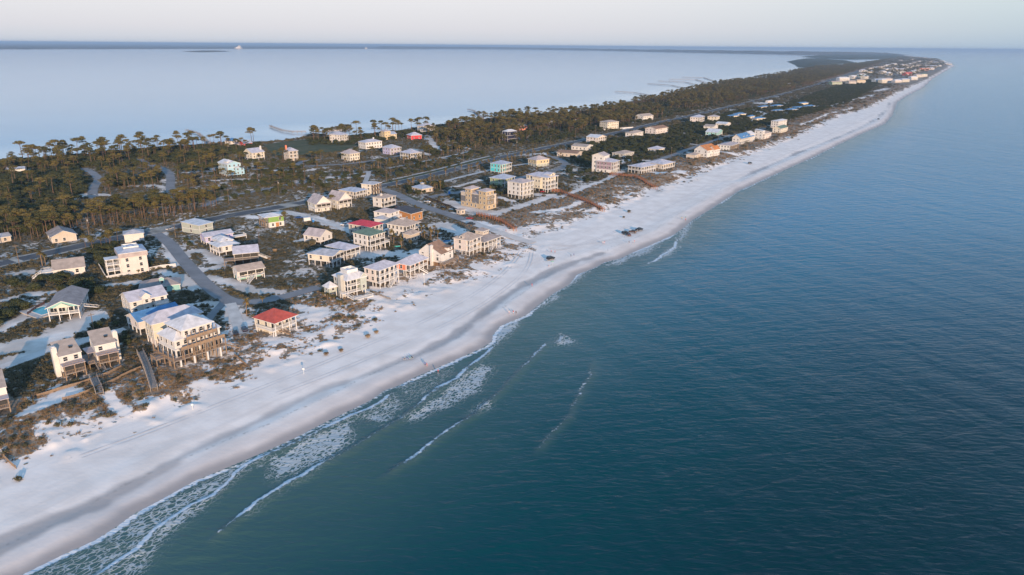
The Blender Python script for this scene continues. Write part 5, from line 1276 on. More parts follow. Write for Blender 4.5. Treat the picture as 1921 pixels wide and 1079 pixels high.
# ------------------------------------------------------------------ vehicles
def paint(c, name): return mat('car_paint_' + name, c, 0.25, 0.05, 0.5, metal=0.2, spec=0.6)
TYRE = mat('tyre', (.02, .02, .022), .9); RIM = mat('rim', (.45, .45, .46), .35, metal=.8)
LAMP = mat('lamp_glass', (.7, .7, .65), .15); TAIL = mat('tail_lamp', (.10, .008, .008), .4)
def car(label, p, ang, kind, colour, cname, rz=None):
    """ang: heading in degrees, measured on the ground from +X"""
    g = gp(p) if not isinstance(p, Vector) else p
    root = empty('pickup_truck' if kind == 'truck' else 'parked_car', (g.x, g.y, g.z + .1), R(ang))
    tag(root, label, 'truck' if kind == 'truck' else 'car', 'cars on the roads and beach')
    L, Wd = {'sedan': (4.7, 1.82), 'suv': (4.8, 1.95), 'truck': (5.6, 2.0)}[kind]
    m = paint(colour, cname)
    if kind == 'sedan': low = [(-2.3, .35), (2.3, .35), (2.35, .62), (2.1, .82), (1.1, .95), (-1.6, .98), (-2.2, .92), (-2.35, .6)]; cab = [(-1.75, .96), (1.15, .94), (.45, 1.42), (-1.05, 1.44)]
    elif kind == 'suv': low = [(-2.35, .4), (2.35, .4), (2.4, .75), (2.2, 1.0), (1.1, 1.1), (-2.3, 1.12), (-2.4, .8)]; cab = [(-2.25, 1.1), (1.1, 1.08), (.45, 1.74), (-1.95, 1.76)]
    else: low = [(-2.75, .5), (2.75, .5), (2.8, .85), (2.6, 1.08), (1.4, 1.16), (-2.7, 1.12), (-2.78, .8)]; cab = [(-.9, 1.12), (1.5, 1.12), (.85, 1.82), (-.7, 1.84)]
    y = Wd / 2
    body = MB()
    # rounded flanks: three slices narrowing towards the sills and bonnet
    n = len(low); b = len(body.v)
    for yy, sh in ((-y, .93), (-y * .86, 1.0), (y * .86, 1.0), (y, .93)):
        for x, z in low: body.v.append((x * sh, yy, .35 + (z - .35) * (sh if sh == 1 else .94)))
    for s in range(3):
        for i in range(n):
            j = (i + 1) % n; body.f.append((b + s * n + i, b + s * n + j, b + (s + 1) * n + j, b + (s + 1) * n + i)); body.m.append(0)
    body.f.append(tuple(b + i for i in range(n))[::-1]); body.m.append(0); body.f.append(tuple(b + 3 * n + i for i in range(n))); body.m.append(0)
    (x0, z0), (x1, z1), (x2, z2), (x3, z3) = cab
    body.box(x3 + .05, x2 - .05, -y * .72, y * .72, z2 - .05, z2 + .03)
    if kind == 'truck':
        body.box(-2.7, -.95, -y * .98, -y * .88, 1.1, 1.3); body.box(-2.7, -.95, y * .88, y * .98, 1.1, 1.3); body.box(-2.75, -2.65, -y * .9, y * .9, 1.1, 1.3)
    obj('body', body.mesh('body', m), root)
    gl = MB(); t = .74
    q = [(x0, z0), (x1, z1), (x2, z2 - .02), (x3, z3 - .02)]; b = len(gl.v)
    for yy, tt in ((-y, 1), (y, 1)):
        for k, (x, z) in enumerate(q): gl.v.append((x, yy * (.9 if k < 2 else t), z))
    for f in ((0, 1, 2, 3), (7, 6, 5, 4), (1, 5, 6, 2), (4, 0, 3, 7), (3, 2, 6, 7)): gl.f.append(tuple(b + i for i in f)); gl.m.append(0)
    obj('window_glass', gl.mesh('window_glass', GLASS), root)
    def wheel():
        wv = MB(); wv.tube([(0, -.12, 0), (0, .12, 0)], [.34, .34], 12); wv.tube([(0, -.135, 0), (0, .135, 0)], [.2, .2], 8, 1); return wv.mesh('wheel', [TYRE, RIM])
    wmsh = shared('wheel', wheel)
    for sx in (-.31, .31):
        for sy in (-1, 1): obj('wheel', wmsh, root, (L * sx, sy * (y - .08), .34))
    for sy in (-1, 1):
        obj('headlight', shared('hl', lambda: MB().box(-.06, .06, -.2, .2, -.09, .09).mesh('headlight', LAMP)), root, (L / 2 - .06, sy * y * .68, .78 if kind == 'sedan' else .9))
        obj('tail_light', shared('tl', lambda: MB().box(-.05, .05, -.10, .10, -.08, .08).mesh('tail_light', TAIL)), root, (-L / 2 + .05, sy * y * .72, .82 if kind == 'sedan' else .95))
    return root
BLK, SIL, WHT, REDC, BLU, GRN = (.012, .013, .016), (.42, .43, .45), (.7, .7, .7), (.35, .02, .025), (.03, .09, .30), (.05, .2, .12)
car('black parked car closer to the big white house', (442, 627), 118, 'sedan', BLK, 'black')
car('dark blue parked car closer to the red-roofed beach house', (459, 621), 120, 'suv', (.015, .02, .05), 'darkblue')
car('black off-road car alone on the open sand beside beach chairs', (1033, 486), 35, 'suv', BLK, 'black')
car('black off-road car at the inland end of the beach gathering', (1173, 438), 30, 'suv', BLK, 'black')
car('brown off-road car in the middle of the beach gathering', (1187, 436), 150, 'suv', (.12, .07, .05), 'brown')
car('dark pickup truck at the seaward end of the beach gathering', (1199, 432), 40, 'truck', (.02, .022, .03), 'charcoal')
car('small maroon buggy in front of the beach gathering', (1179, 441), 100, 'sedan', (.14, .05, .04), 'maroon')
car('white car driving on the beach access road', (802, 380), 155, 'sedan', WHT, 'white')
car('dark car on the verge of the access road by the fence', (831, 391), 150, 'sedan', BLK, 'black')
car('red car parked at the end of the paved access road', (881, 411), 170, 'sedan', REDC, 'red')
car('dark pickup parked across from the red car', (884, 422), 140, 'truck', (.05, .06, .07), 'slate')
car('white pickup truck in the sandy drive by the red roof', (647, 424), 170, 'truck', WHT, 'white')
car('white van-like car beside the pickup in the sandy drive', (655, 420), 165, 'suv', WHT, 'white')
car('blue car parked by the half-built green house', (560, 410), 170, 'sedan', BLU, 'blue')
car('dark car in the street in front of the yellow house', (988, 326), 20, 'sedan', BLK, 'black')
car('small red car behind the white house with the chimney', (748, 391), 10, 'sedan', REDC, 'red')
car('silver car on the highway near the side street', (318, 431), 62, 'sedan', SIL, 'silver')
car('dark car alone far along the beach', (1407, 307), 40, 'suv', BLK, 'black')
car('dark four-by-four far up the beach near the long dune', (1648, 224), 40, 'suv', BLK, 'black')
car('red car parked by the far boardwalk end', (1018, 361), 20, 'sedan', REDC, 'red')

# ------------------------------------------------------------------ people on the sand
SKIN, HAIR = mat('skin', (.42, .25, .17), .6), mat('hair', (.06, .04, .025), .8)
def cloth(c, n): return mat('cloth_' + n, c, .9)
def body_mesh(pose):
    """one skinned figure, 1.7 m tall, feet at z = 0"""
    J = dict(pelvis=(0, 0, .92), chest=(0, .02, 1.28), neck=(0, .02, 1.44), head=(0, .0, 1.62), crown=(0, .0, 1.70), nose=(0, -.085, 1.58))
    for s, k in ((-1, 'l'), (1, 'r')):
        st = .0 if pose == 'stand' else (.28 * s if pose == 'walk' else 0)
        J['hip' + k] = (.09 * s, 0, .88)
        if pose == 'sit':
            J['knee' + k] = (.12 * s, -.42, .56); J['ankle' + k] = (.12 * s, -.62, .12); J['toe' + k] = (.12 * s, -.78, .06)
        else:
            J['knee' + k] = (.10 * s, -.05 - st * .5, .49); J['ankle' + k] = (.10 * s, -st * .9, .09); J['toe' + k] = (.11 * s, -st * .9 - .16, .04)
        J['shoulder' + k] = (.19 * s, .02, 1.38); J['elbow' + k] = (.25 * s, .04 + st * .3, 1.10); J['wrist' + k] = (.26 * s, -.06 + st * .6, .86); J['hand' + k] = (.26 * s, -.10 + st * .6, .74)
    dz = .5 if pose == 'sit' else 0
    names = list(J); vs_ = [Vector(J[n]) - Vector((0, 0, dz if not (n.startswith(('ankle', 'toe')) and pose == 'sit') else 0)) for n in names]
    if pose == 'sit':
        for i, n in enumerate(names):
            if n.startswith('knee'): vs_[i].z = .42
            vs_[i].z = max(vs_[i].z, .06)
    E = [('pelvis', 'chest'), ('chest', 'neck'), ('neck', 'head'), ('head', 'crown'), ('head', 'nose')]
    for k in 'lr': E += [('pelvis', 'hip' + k), ('hip' + k, 'knee' + k), ('knee' + k, 'ankle' + k), ('ankle' + k, 'toe' + k), ('chest', 'shoulder' + k), ('shoulder' + k, 'elbow' + k), ('elbow' + k, 'wrist' + k), ('wrist' + k, 'hand' + k)]
    Rr = dict(pelvis=.145, chest=.15, neck=.06, head=.10, crown=.06, nose=.03, hip=.10, knee=.06, ankle=.042, toe=.038, shoulder=.068, elbow=.046, wrist=.034, hand=.036)
    me = bpy.data.meshes.new('person_frame'); me.from_pydata(vs_, [(names.index(a), names.index(b)) for a, b in E], [])
    o = bpy.data.objects.new('person_frame', me); COL.objects.link(o)
    sk = o.modifiers.new('skin', 'SKIN'); ss = o.modifiers.new('sub', 'SUBSURF'); ss.levels = 1; ss.render_levels = 1
    for i, n in enumerate(names):
        r = Rr[n.rstrip('lr') if n not in Rr else n] if (n in Rr or n.rstrip('lr') in Rr) else Rr[n[:-1]]
        me.skin_vertices[0].data[i].radius = (r, r)
    me.skin_vertices[0].data[0].use_root = True
    dg = bpy.context.evaluated_depsgraph_get()
    out = bpy.data.meshes.new_from_object(o.evaluated_get(dg))
    bpy.data.objects.remove(o)
    for _ in range(4): out.materials.append(SKIN)
    idx = []
    for p in out.polygons:
        x, y, z = p.center; z += dz if pose != 'sit' else .5
        if z > 1.60 or (z > 1.52 and y > .04): k = 3
        elif z > 1.44 or abs(x) > .235 and z < 1.15: k = 0
        elif z > .95: k = 1
        elif z > .52 and not (abs(x) > .2): k = 2
        else: k = 0
        idx.append(k)
    out.polygons.foreach_set('material_index', idx); out.polygons.foreach_set('use_smooth', [True] * len(idx))
    out.name = 'person_' + pose
    return out
def person(label, p, pose, shirt, shorts, rz=0.0, scale=1.0):
    g = gp(p)
    o = obj('person', shared('person' + pose, lambda: body_mesh(pose)), None, (g.x, g.y, g.z - .02), rz, (scale,) * 3)
    for i, m in enumerate((SKIN, cloth(*shirt), cloth(*shorts), HAIR)):
        o.material_slots[i].link = 'OBJECT'; o.material_slots[i].material = m
    return tag(o, label, 'person', 'people on the beach')
RD, BL, WH, DK, PK, YE, TQ = ((.55, .05, .06), 'red'), ((.05, .12, .4), 'blue'), ((.7, .7, .7), 'white'), ((.03, .03, .04), 'dark'), ((.6, .2, .25), 'pink'), ((.65, .55, .12), 'yellow'), ((.1, .45, .45), 'turquoise')
person('person in blue top standing at the wet sand edge beside a pink-clad one', (797.5, 686), 'stand', BL, DK, .4)
person('person in pink standing at the wet sand edge beside a blue-clad one', (801, 687), 'walk', PK, PK, 2.0)
person('person in red wading in the shallow water', (822, 699), 'walk', RD, DK, 1.0)
person('person in red walking alone on the bright berm', (998, 537), 'walk', RD, PK, .8)
person('pale-clad person first of the three walking at the water', (955, 588), 'walk', WH, PK, 2.4)
person('red-topped person second of the three walking at the water', (963, 588), 'walk', RD, WH, 2.4)
person('dark-clad person last of the three walking at the water', (968, 589), 'walk', DK, DK, 2.4)
person('person in pink standing inland of the lone black car', (1034, 474), 'stand', PK, DK, 0)
person('person in red standing inland of the lone black car', (1041, 475), 'stand', RD, DK, 1)
person('dark-clad person of a couple on the open sand', (1071, 482), 'stand', DK, DK, 2)
person('blue-clad person of a couple on the open sand', (1076.5, 480), 'walk', BL, DK, .5)
person('pale person of a couple strolling below the tyre tracks', (1131, 457), 'walk', WH, PK, .5)
person('pink-clad person of a couple strolling below the tyre tracks', (1134, 457), 'walk', PK, WH, .7)
person('dark-clad person below the beach gathering', (1180, 456), 'stand', DK, DK, .7)
person('pale person in the middle of those below the beach gathering', (1186, 456), 'stand', WH, BL, 1.7)
person('pink-clad person of those below the beach gathering', (1190, 455), 'walk', PK, WH, 2.7)
person('person in yellow at the far group by the water', (1279, 411), 'stand', YE, DK, 0)
person('person in red at the far group by the water', (1286, 414), 'walk', RD, DK, 0)
person('person in turquoise at the far group by the water', (1286, 409), 'stand', TQ, DK, 0)
person('person in red walking by the end of the near red boardwalk', (949, 435), 'walk', RD, DK, 1)
# beach chairs, umbrella and a cool box
def beach_chair(label, p, c, rz):
    g = gp(p); r = empty('beach_chair', (g.x, g.y, g.z), rz); tag(r, label, 'chair', 'beach chairs')
    obj('seat', MB().box(-.28, .28, -.25, .3, .22, .27).mesh('seat', cloth(*c)), r)
    b = MB(); b.beam((0, .28, .25), (0, .55, .85), .55, .04); obj('backrest', b.mesh('backrest', cloth(*c)), r)
    for x in (-.28, .28):
        for y in (-.22, .28): obj('leg', shared('cleg', lambda: MB().box(-.02, .02, -.02, .02, -.1, .5).mesh('leg', TRIM)), r, (x, y, 0))
beach_chair('brown beach chair near the waterline below the red-roofed house', (759, 673), ((.25, .1, .08), 'brown'), 2.0)
beach_chair('blue beach chair with the others near the waterline', (766, 672), BL, 2.2)
beach_chair('turquoise beach chair with the others near the waterline', (770, 671), TQ, 2.4)
beach_chair('dark beach chair at the end of the row near the waterline', (774, 670.5), DK, 2.6)
beach_chair('pink beach chair seaward of the lone black car', (1030, 499), PK, 2.0)
g = gp((1036, 496)); r = empty('beach_umbrella', (g.x, g.y, g.z)); tag(r, 'pale green beach umbrella seaward of the lone black car', 'umbrella')
obj('pole', MB().tube([(0, 0, -.2), (0, 0, 2.1)], [.03, .03], 6).mesh('pole', TRIM), r)
um = MB(); k = 10
for i in range(k):
    a0, a1 = 2 * math.pi * i / k, 2 * math.pi * (i + 1) / k
    um.face([(0, 0, 2.15), (1.0 * math.cos(a0), 1.0 * math.sin(a0), 1.72), (1.0 * math.cos(a1), 1.0 * math.sin(a1), 1.72)])
    um.face([(0, 0, 2.11), (1.0 * math.cos(a1), 1.0 * math.sin(a1), 1.68), (1.0 * math.cos(a0), 1.0 * math.sin(a0), 1.68)])
obj('canopy', um.mesh('canopy', cloth((.35, .55, .42), 'palegreen')), r)

# ------------------------------------------------------------------ boardwalks, piers, fences
def walkway(name, label, px, width, material, hgt, tname, post_sp=2.6, rail=True, cat='boardwalk', z0=None, group=None, floor_from_ground=True, postdepth=1.5):
    pts = [gp(p) for p in px] if z0 is None else [Vector((*at(p[0], p[1], z0), z0)) for p in px]
    root = empty(name, pts[0]); tag(root, label, cat, group)
    o = pts[0]
    P = []
    for a, b in zip(pts[:-1], pts[1:]):
        n = max(1, int(round((b - a).length / post_sp)))
        for i in range(n): P.append(a.lerp(b, i / n))
    P.append(pts[-1])
    if z0 is None:
        zz = np.array([G(p.x, p.y) for p in P]) + hgt
        k = 9; pad = np.pad(zz, k // 2, 'edge'); sm = np.convolve(pad, np.ones(k) / k, 'valid')
        for p, z in zip(P, np.maximum(sm, zz - hgt + .25)): p.z = z
    else:
        for p in P: p.z = hgt
    dk = MB(); rl = {-1: MB(), 1: MB()}
    cols_ = []
    for i, p in enumerate(P):
        t = (P[min(i + 1, len(P) - 1)] - P[max(i - 1, 0)]); t.z = 0; t.normalize(); s = Vector((-t.y, t.x, 0)); cols_.append((p - o, s, t))
    for (p, s, t), (q, s2, t2) in zip(cols_[:-1], cols_[1:]):
        h2 = width / 2
        L = (q - p).length; nb = max(2, int(L / .65))
        for i in range(nb):     # boards laid across, a little uneven
            a, b = p.lerp(q, i / nb), p.lerp(q, (i + .86) / nb); dz = rnd.uniform(-.015, .015); ss = s.lerp(s2, i / nb)
            up = Vector((0, 0, .02 + dz)); dn = Vector((0, 0, -.08))
            A, B, C, D = a - ss * h2, a + ss * h2, b + ss * h2, b - ss * h2
            dk.face([A + up, D + up, C + up, B + up]); dk.face([A + dn, A + up, B + up, B + dn]); dk.face([D + up, D + dn, C + dn, C + up]); dk.face([A + dn, D + dn, D + up, A + up]); dk.face([B + up, C + up, C + dn, B + dn])
        dk.beam(p - s * h2 + Vector((0, 0, -.2)), q - s2 * h2 + Vector((0, 0, -.2)), .1, .22); dk.beam(p + s * h2 + Vector((0, 0, -.2)), q + s2 * h2 + Vector((0, 0, -.2)), .1, .22)
        if rail:
            for k in (-1, 1):
                for zz in (1.05, .55): rl[k].beam(p + s * k * h2 + Vector((0, 0, zz)), q + s2 * k * h2 + Vector((0, 0, zz)), .12, .12)
    obj('deck', dk.mesh('deck', material), root)
    for k in (-1, 1):
        if rail: obj('railing', rl[k].mesh('railing', material), root)
    pmsh = shared('wp' + material.name, lambda: MB().box(-.5, .5, -.5, .5, 0, 1).mesh('post', material))
    for p, s, t in cols_:
        for k in (-1, 1):
            c = p + s * k * (width / 2 + .06)
            obj('post', pmsh, root, (c.x, c.y, c.z - hgt - postdepth), math.atan2(t.y, t.x), (.2, .2, hgt + postdepth + (1.2 if rail else .25)))
    return root
walkway('boardwalk', 'red timber boardwalk nearest the access road, running onto the beach', [(896, 405), (918, 410), (942, 418), (966, 434)], 1.7, REDWOOD, 1.3, 'wood')
walkway('boardwalk', 'long red timber boardwalk from the yellow house over the dune', [(1036, 361), (1052, 362), (1075, 371), (1102, 382), (1132, 397)], 1.7, REDWOOD, 1.5, 'wood')
walkway('boardwalk', 'red timber boardwalk with a bend beyond the mauve house', [(1145, 329), (1170, 332), (1190, 334), (1196, 336), (1212, 345), (1231, 355)], 1.7, REDWOOD, 1.5, 'wood')
walkway('boardwalk', 'grey boardwalk running straight out from the big white house', [(264, 665), (271, 680), (280, 702), (290, 735)], 1.9, GREYWOOD, 1.1, 'greywood')
walkway('boardwalk', 'short grey landing and steps below the white twin houses', [(176, 712), (180, 722), (184, 730), (188, 742)], 2.0, GREYWOOD, .7, 'greywood', 1.8)
PIERW = mat('pier_wood', (.36, .31, .27), .9, .2)
walkway('pier', 'grey wooden pier with widened head behind the green field', [(574, 250), (550, 250), (530, 247), (510, 240), (507, 238)], 2.6, PIERW, 1.8, 'greywood', 6.0, True, 'pier', 0.0, 'piers in the bay', postdepth=2)
PL = [('pier nearest the shore pines, left of the long pier', [(395, 272), (372, 252), (350, 246)]), ('short pier running into the bay beyond the first woods', [(905, 223), (888, 209), (878, 207)]),
      ('long straight pier nearest of those far along the bay', [(1225, 181), (1190, 175), (1154, 173)]), ('second of the long parallel piers far along the bay', [(1290, 168), (1260, 161), (1215, 158)]), ('third of the long parallel piers far along the bay', [(1315, 162), (1285, 155), (1235, 153)]),
      ('fourth of the long parallel piers far along the bay', [(1330, 158), (1305, 150), (1255, 149.5)]), ('farthest of the long parallel piers along the bay', [(1345, 155), (1320, 146.5), (1280, 145.5)])]
for lab, pp in PL:
    walkway('pier', lab, pp, 2.8, PIERW, 1.6, 'greywood', 14.0, True, 'pier', 0.0, 'piers in the bay', postdepth=2)
def fence(name, label, px, hgt, material, sp=2.4, boards=3, group=None, thick=.05):
    P0 = [gp(p) for p in px]; root = empty(name, P0[0]); tag(root, label, 'fence', group); o = P0[0]; P = []
    for a, b in zip(P0[:-1], P0[1:]):
        n = max(1, int(round((b - a).length / sp)))
        for i in range(n): P.append(a.lerp(b, i / n))
    P.append(P0[-1])
    for p in P: p.z = G(p.x, p.y)
    pm_ = shared('fp' + material.name, lambda: MB().box(-.5, .5, -.5, .5, 0, 1).mesh('post', material))
    for p in P:
        q = p - o; obj('post', pm_, root, (q.x, q.y, q.z - .3), 0, (.13, .13, hgt + .4))
    for p, q in zip(P[:-1], P[1:]):
        m = MB()
        for i in range(boards):
            z = hgt * (i + .6) / boards; m.beam(p - o + Vector((0, 0, z)), q - o + Vector((0, 0, z)), thick, hgt / boards * (.82 if boards > 2 else .4))
        obj('panel', m.mesh('panel', material), root)
fence('garden_fence', 'white board fence along the tall pale four-storey house', [(200, 524), (240, 517), (302, 503), (330, 500)], 1.6, TRIM, 2.6, 3)
fence('garden_fence', 'white fence running back from the left corner of the tall pale house', [(200, 524), (193, 512), (186, 500)], 1.6, TRIM, 2.6, 3)
fence('boundary_fence', 'dark board fence beside the beach access road', [(797, 371), (822, 381), (845, 390), (862, 398)], 1.7, mat('dark_wood', (.05, .04, .035), .9), 2.6, 3)
fence('sand_fence', 'brown sand fence crossing the dune under the twin houses', [(70, 745), (110, 733), (150, 722), (200, 704), (228, 690)], 1.0, WOOD, 3.0, 4)
fence('sand_fence', 'brown sand fence farther seaward on the same dune', [(118, 752), (165, 738), (200, 722), (228, 708), (265, 692)], 1.0, WOOD, 3.0, 4)
fence('sand_fence', 'short brown sand fence end on the beach at the picture edge', [(8, 858), (22, 872), (30, 878)], 1.0, WOOD, 2.6, 4)
fence('sand_fence', 'short brown sand fence seaward of the big white house', [(440, 668), (452, 678), (462, 685)], 1.0, WOOD, 2.6, 4)
fence('deck_fence', 'low grey fence in the dune below the pale pink house', [(694, 548), (715, 556), (733, 562)], .9, GREYWOOD, 2.6, 3)

# ------------------------------------------------------------------ poles and wires
POLE = mat('utility_pole', (.19, .14, .10), .9, .2); METAL = mat('galvanised', (.5, .5, .5), .5, .1, metal=.3)
def pole(label, p, h, arm=True, rz=0.6, transformer=False, group='utility poles along the roads'):
    g = gp(p); r = empty('utility_pole', (g.x, g.y, g.z), rz); tag(r, label, 'pole', group)
    obj('shaft', MB().tube([(0, 0, -1), (0, 0, h)], [.17, .11], 8).mesh('shaft', POLE), r)
    if arm:
        obj('crossarm', MB().box(-1.2, 1.2, -.07, .07, h - .9, h - .72).mesh('crossarm', POLE), r)
        for x in (-1.1, -.4, .4, 1.1): obj('insulator', shared('ins', lambda: MB().tube([(0, 0, 0), (0, 0, .22)], [.06, .04], 6).mesh('insulator', METAL)), r, (x, 0, h - .72))
    if transformer: obj('transformer', MB().tube([(.42, 0, h - 2.6), (.42, 0, h - 1.5)], [.26, .26], 10).mesh('transformer', METAL), r)
    return Vector((g.x, g.y, g.z + h - .5))
HP = [((37, 499), 11, 'by the highway at the left edge'), ((168, 446), 12, 'by the highway above the thicket'), ((309, 417), 12, 'in front of the pine belt'), ((430, 384), 11, 'past the end of the pine belt'), ((523, 366), 11, 'on the median beyond the half-built house'),
      ((658, 343), 11, 'left of the cream corner house'), ((725, 341), 10, 'at the beach road junction'), ((800, 318), 12, 'by the palm lots'), ((870, 303), 11, 'beside the grassy verge'), ((969, 287), 13, 'below the dark tower house'), ((1033, 274), 12, 'where the highway enters the wood'),
      ((1079, 262), 13, 'above the rust-brown roof'), ((1117, 254), 13, 'by the cream highway house'), ((1191, 241), 13, 'beside the round tree'), ((1242, 228), 13, 'by the white bayside house'), ((1310, 213), 12, 'near the pinkish balcony house'), ((1418, 188), 13, 'at the sand lot'), ((1465, 177), 13, 'beyond the sand lot')]
tops = []
for i, (p, h_, w_) in enumerate(HP):
    tops.append(pole('wooden utility pole with crossarm ' + w_, p, h_, True, .6, i in (1, 4, 9)))
BP = [((1186, 307), 9, 'behind the low white house'), ((1259, 295), 10, 'at the start of the beachfront lane'), ((1306, 279), 10, 'by the orange roofs'), ((1346, 269), 10, 'by the turquoise raised house'), ((330, 446), 9, 'at the mouth of the side street'), ((177, 624), 8, 'on the sand track behind the twin houses')]
bt = []
for p, h_, w_ in BP: bt.append(pole('slim utility pole ' + w_, p, h_, True, .9))
WIRE = mat('wire', (.05, .05, .055), .7)
def wires(a, b, label, n=3):
    r = empty('power_line', a); tag(r, label, 'wire', 'spans of overhead wire')
    d = b - a; s = Vector((-d.y, d.x, 0)).normalized()
    for k in range(n):
        off = s * ((k - (n - 1) / 2) * .8)
        pts = [off + d * (i / 10) - Vector((0, 0, 4 * .9 * (i / 10) * (1 - i / 10))) for i in range(11)]
        obj('cable', MB().tube(pts, [.028] * 11, 4, cap=False).mesh('cable', WIRE), r)
for i, (a, b) in enumerate(zip(tops[:12], tops[1:13])):
    wires(a, b, f'thin overhead wires running from the pole {HP[i][2]}')
for i in (0, 1, 2): wires(bt[i], bt[i + 1], f'thin overhead wires running from the pole {BP[i][2]}', 2)

# ------------------------------------------------------------------ small things
g = gp((88, 583)); r = empty('swimming_pool', (g.x, g.y, g.z + .25), t1.root.rotation_euler.z + .25); FOOT.append([(g.x - 9, g.y - 12), (g.x + 9, g.y - 12), (g.x + 7, g.y + 9), (g.x - 9, g.y + 9)]); tag(r, 'small turquoise pool with pale deck beside the raised grey house', 'pool')
obj('deck', MB().box(-7, 4, -7, 8, -.5, .12).mesh('deck', CONC), r)
pw = mat('pool_water', (.06, .38, .44), .05, .1)
obj('water', MB().box(-4.2, 1.5, -4.5, 5.5, .0, .16).mesh('water', pw), r)
cp = MB(); cp.box(-4.6, -4.2, -4.9, 5.9, .1, .24); cp.box(1.5, 1.9, -4.9, 5.9, .1, .24); cp.box(-4.2, 1.5, -4.9, -4.5, .1, .24); cp.box(-4.2, 1.5, 5.5, 5.9, .1, .24); obj('coping', cp.mesh('coping', TRIM), r)
fence('pool_fence', 'dark red-brown fence along the pool', [(52, 592), (72, 578), (84, 572)], 1.5, mat('dark_redwood', (.10, .05, .045), .9), 2.4, 3)
g = gp((588, 418)); r = empty('portable_toilet', (g.x, g.y, g.z), .4); tag(r, 'blue portable toilet by the half-built green house', 'toilet')
obj('cabin', MB().box(-.6, .6, -.6, .6, 0, 2.2).mesh('cabin', cloth((.03, .18, .5), 'cabin_blue')), r); obj('roof', MB().box(-.65, .65, -.65, .65, 2.2, 2.4).mesh('roof', TRIM), r); obj('door', MB().box(-.4, .4, -.66, -.6, .1, 2.0).mesh('door', cloth((.05, .24, .6), 'door_blue')), r)
g = gp((843, 364)); r = empty('portable_toilet', (g.x, g.y, g.z), .4); tag(r, 'blue portable toilet on the gated drive', 'toilet')
obj('cabin', MB().box(-.6, .6, -.6, .6, 0, 2.2).mesh('cabin', cloth((.03, .18, .5), 'cabin_blue')), r); obj('roof', MB().box(-.65, .65, -.65, .65, 2.2, 2.4).mesh('roof', TRIM), r); obj('door', MB().box(-.4, .4, -.66, -.6, .1, 2.0).mesh('door', cloth((.05, .24, .6), 'door_blue')), r)
g = gp((576, 416)); r = empty('cargo_trailer', (g.x, g.y, g.z), .5); tag(r, 'white box trailer next to the blue portable toilet', 'trailer')
obj('box_body', MB().box(-2, 2, -1.1, 1.1, .6, 2.7).mesh('box_body', TRIM), r)
for x in (-.5, .5):
    for y in (-1.05, 1.05): obj('wheel', shared('wheel', None), r, (x, y, .34))
obj('drawbar', MB().beam((2, 0, .6), (3.2, 0, .6), .12, .12).mesh('drawbar', METAL), r)
for p, lab, c in (((745, 463), 'upturned turquoise boat on the sand below the tan hip-roofed house', (.05, .42, .38)), ((838, 453), 'blue tarpaulin-covered boat beside the tan hip-roofed beach house', (.05, .25, .5))):
    g = gp(p); r = empty('small_boat', (g.x, g.y, g.z), .3); tag(r, lab, 'boat')
    hull = MB(); n = 8; sec = []
    for i in range(n + 1):
        x = -2 + 4 * i / n; wv = .75 * math.sqrt(max(0, 1 - (abs(x) / 2.05) ** 2.6)); sec.append([(x, -wv, .1), (x, -wv * .8, .45), (x, 0, .62), (x, wv * .8, .45), (x, wv, .1)])
    for a, b in zip(sec[:-1], sec[1:]):
        for k in range(4): hull.face([a[k], b[k], b[k + 1], a[k + 1]])
    obj('hull', hull.mesh('hull', cloth(c, 'boat_%d' % int(c[0] * 1000 + c[2] * 100)), True), r); obj('keel', MB().box(-1.9, 1.9, -.05, .05, .55, .68).mesh('keel', WOOD), r)
SIGNW = mat('sign_white', (.75, .74, .7), .7)
for p, lab in (((570, 700), 'white notice post on the upper beach by a mound'), ((362, 768), 'white notice post standing on the bare sand slope'), ((796, 536), 'tall white bird-house pole in the dune edge grass')):
    g = gp(p); r = empty('beach_sign', (g.x, g.y, g.z)); tag(r, lab, 'sign')
    hh = 6.0 if 'bird' in lab else 2.0
    obj('post', MB().box(-.05, .05, -.05, .05, -.4, hh).mesh('post', SIGNW), r); obj('board', MB().box(-.35, .35, -.1, -.05, hh - .55, hh).mesh('board', SIGNW), r)

# faint wheel tracks worn into the beach
TRACK = mat('wheel_track', (.69, .645, .61), .95, .12, .4)
for i, px in enumerate(([(1000, 453), (1060, 462), (1110, 455), (1180, 441), (1260, 416)], [(1000, 455), (1040, 470), (1075, 462), (1150, 436), (1230, 398), (1330, 345)], [(990, 455), (1000, 475), (985, 510), (930, 552), (860, 595), (760, 640), (640, 690), (520, 735)],
                         [(985, 458), (960, 500), (900, 545), (800, 600), (700, 640), (580, 690), (440, 745), (300, 800), (150, 855)], [(1230, 398), (1360, 340), (1460, 295), (1560, 250), (1640, 215)], [(1180, 441), (1300, 385), (1420, 325)])):
    ln = chaikin(ats(px, 1.9))
    for off in (-.85, .85): ribbon('wheel_track', ln, .4, TRACK, .02, off, 4.0, label='faint wheel track pressed into the beach sand')
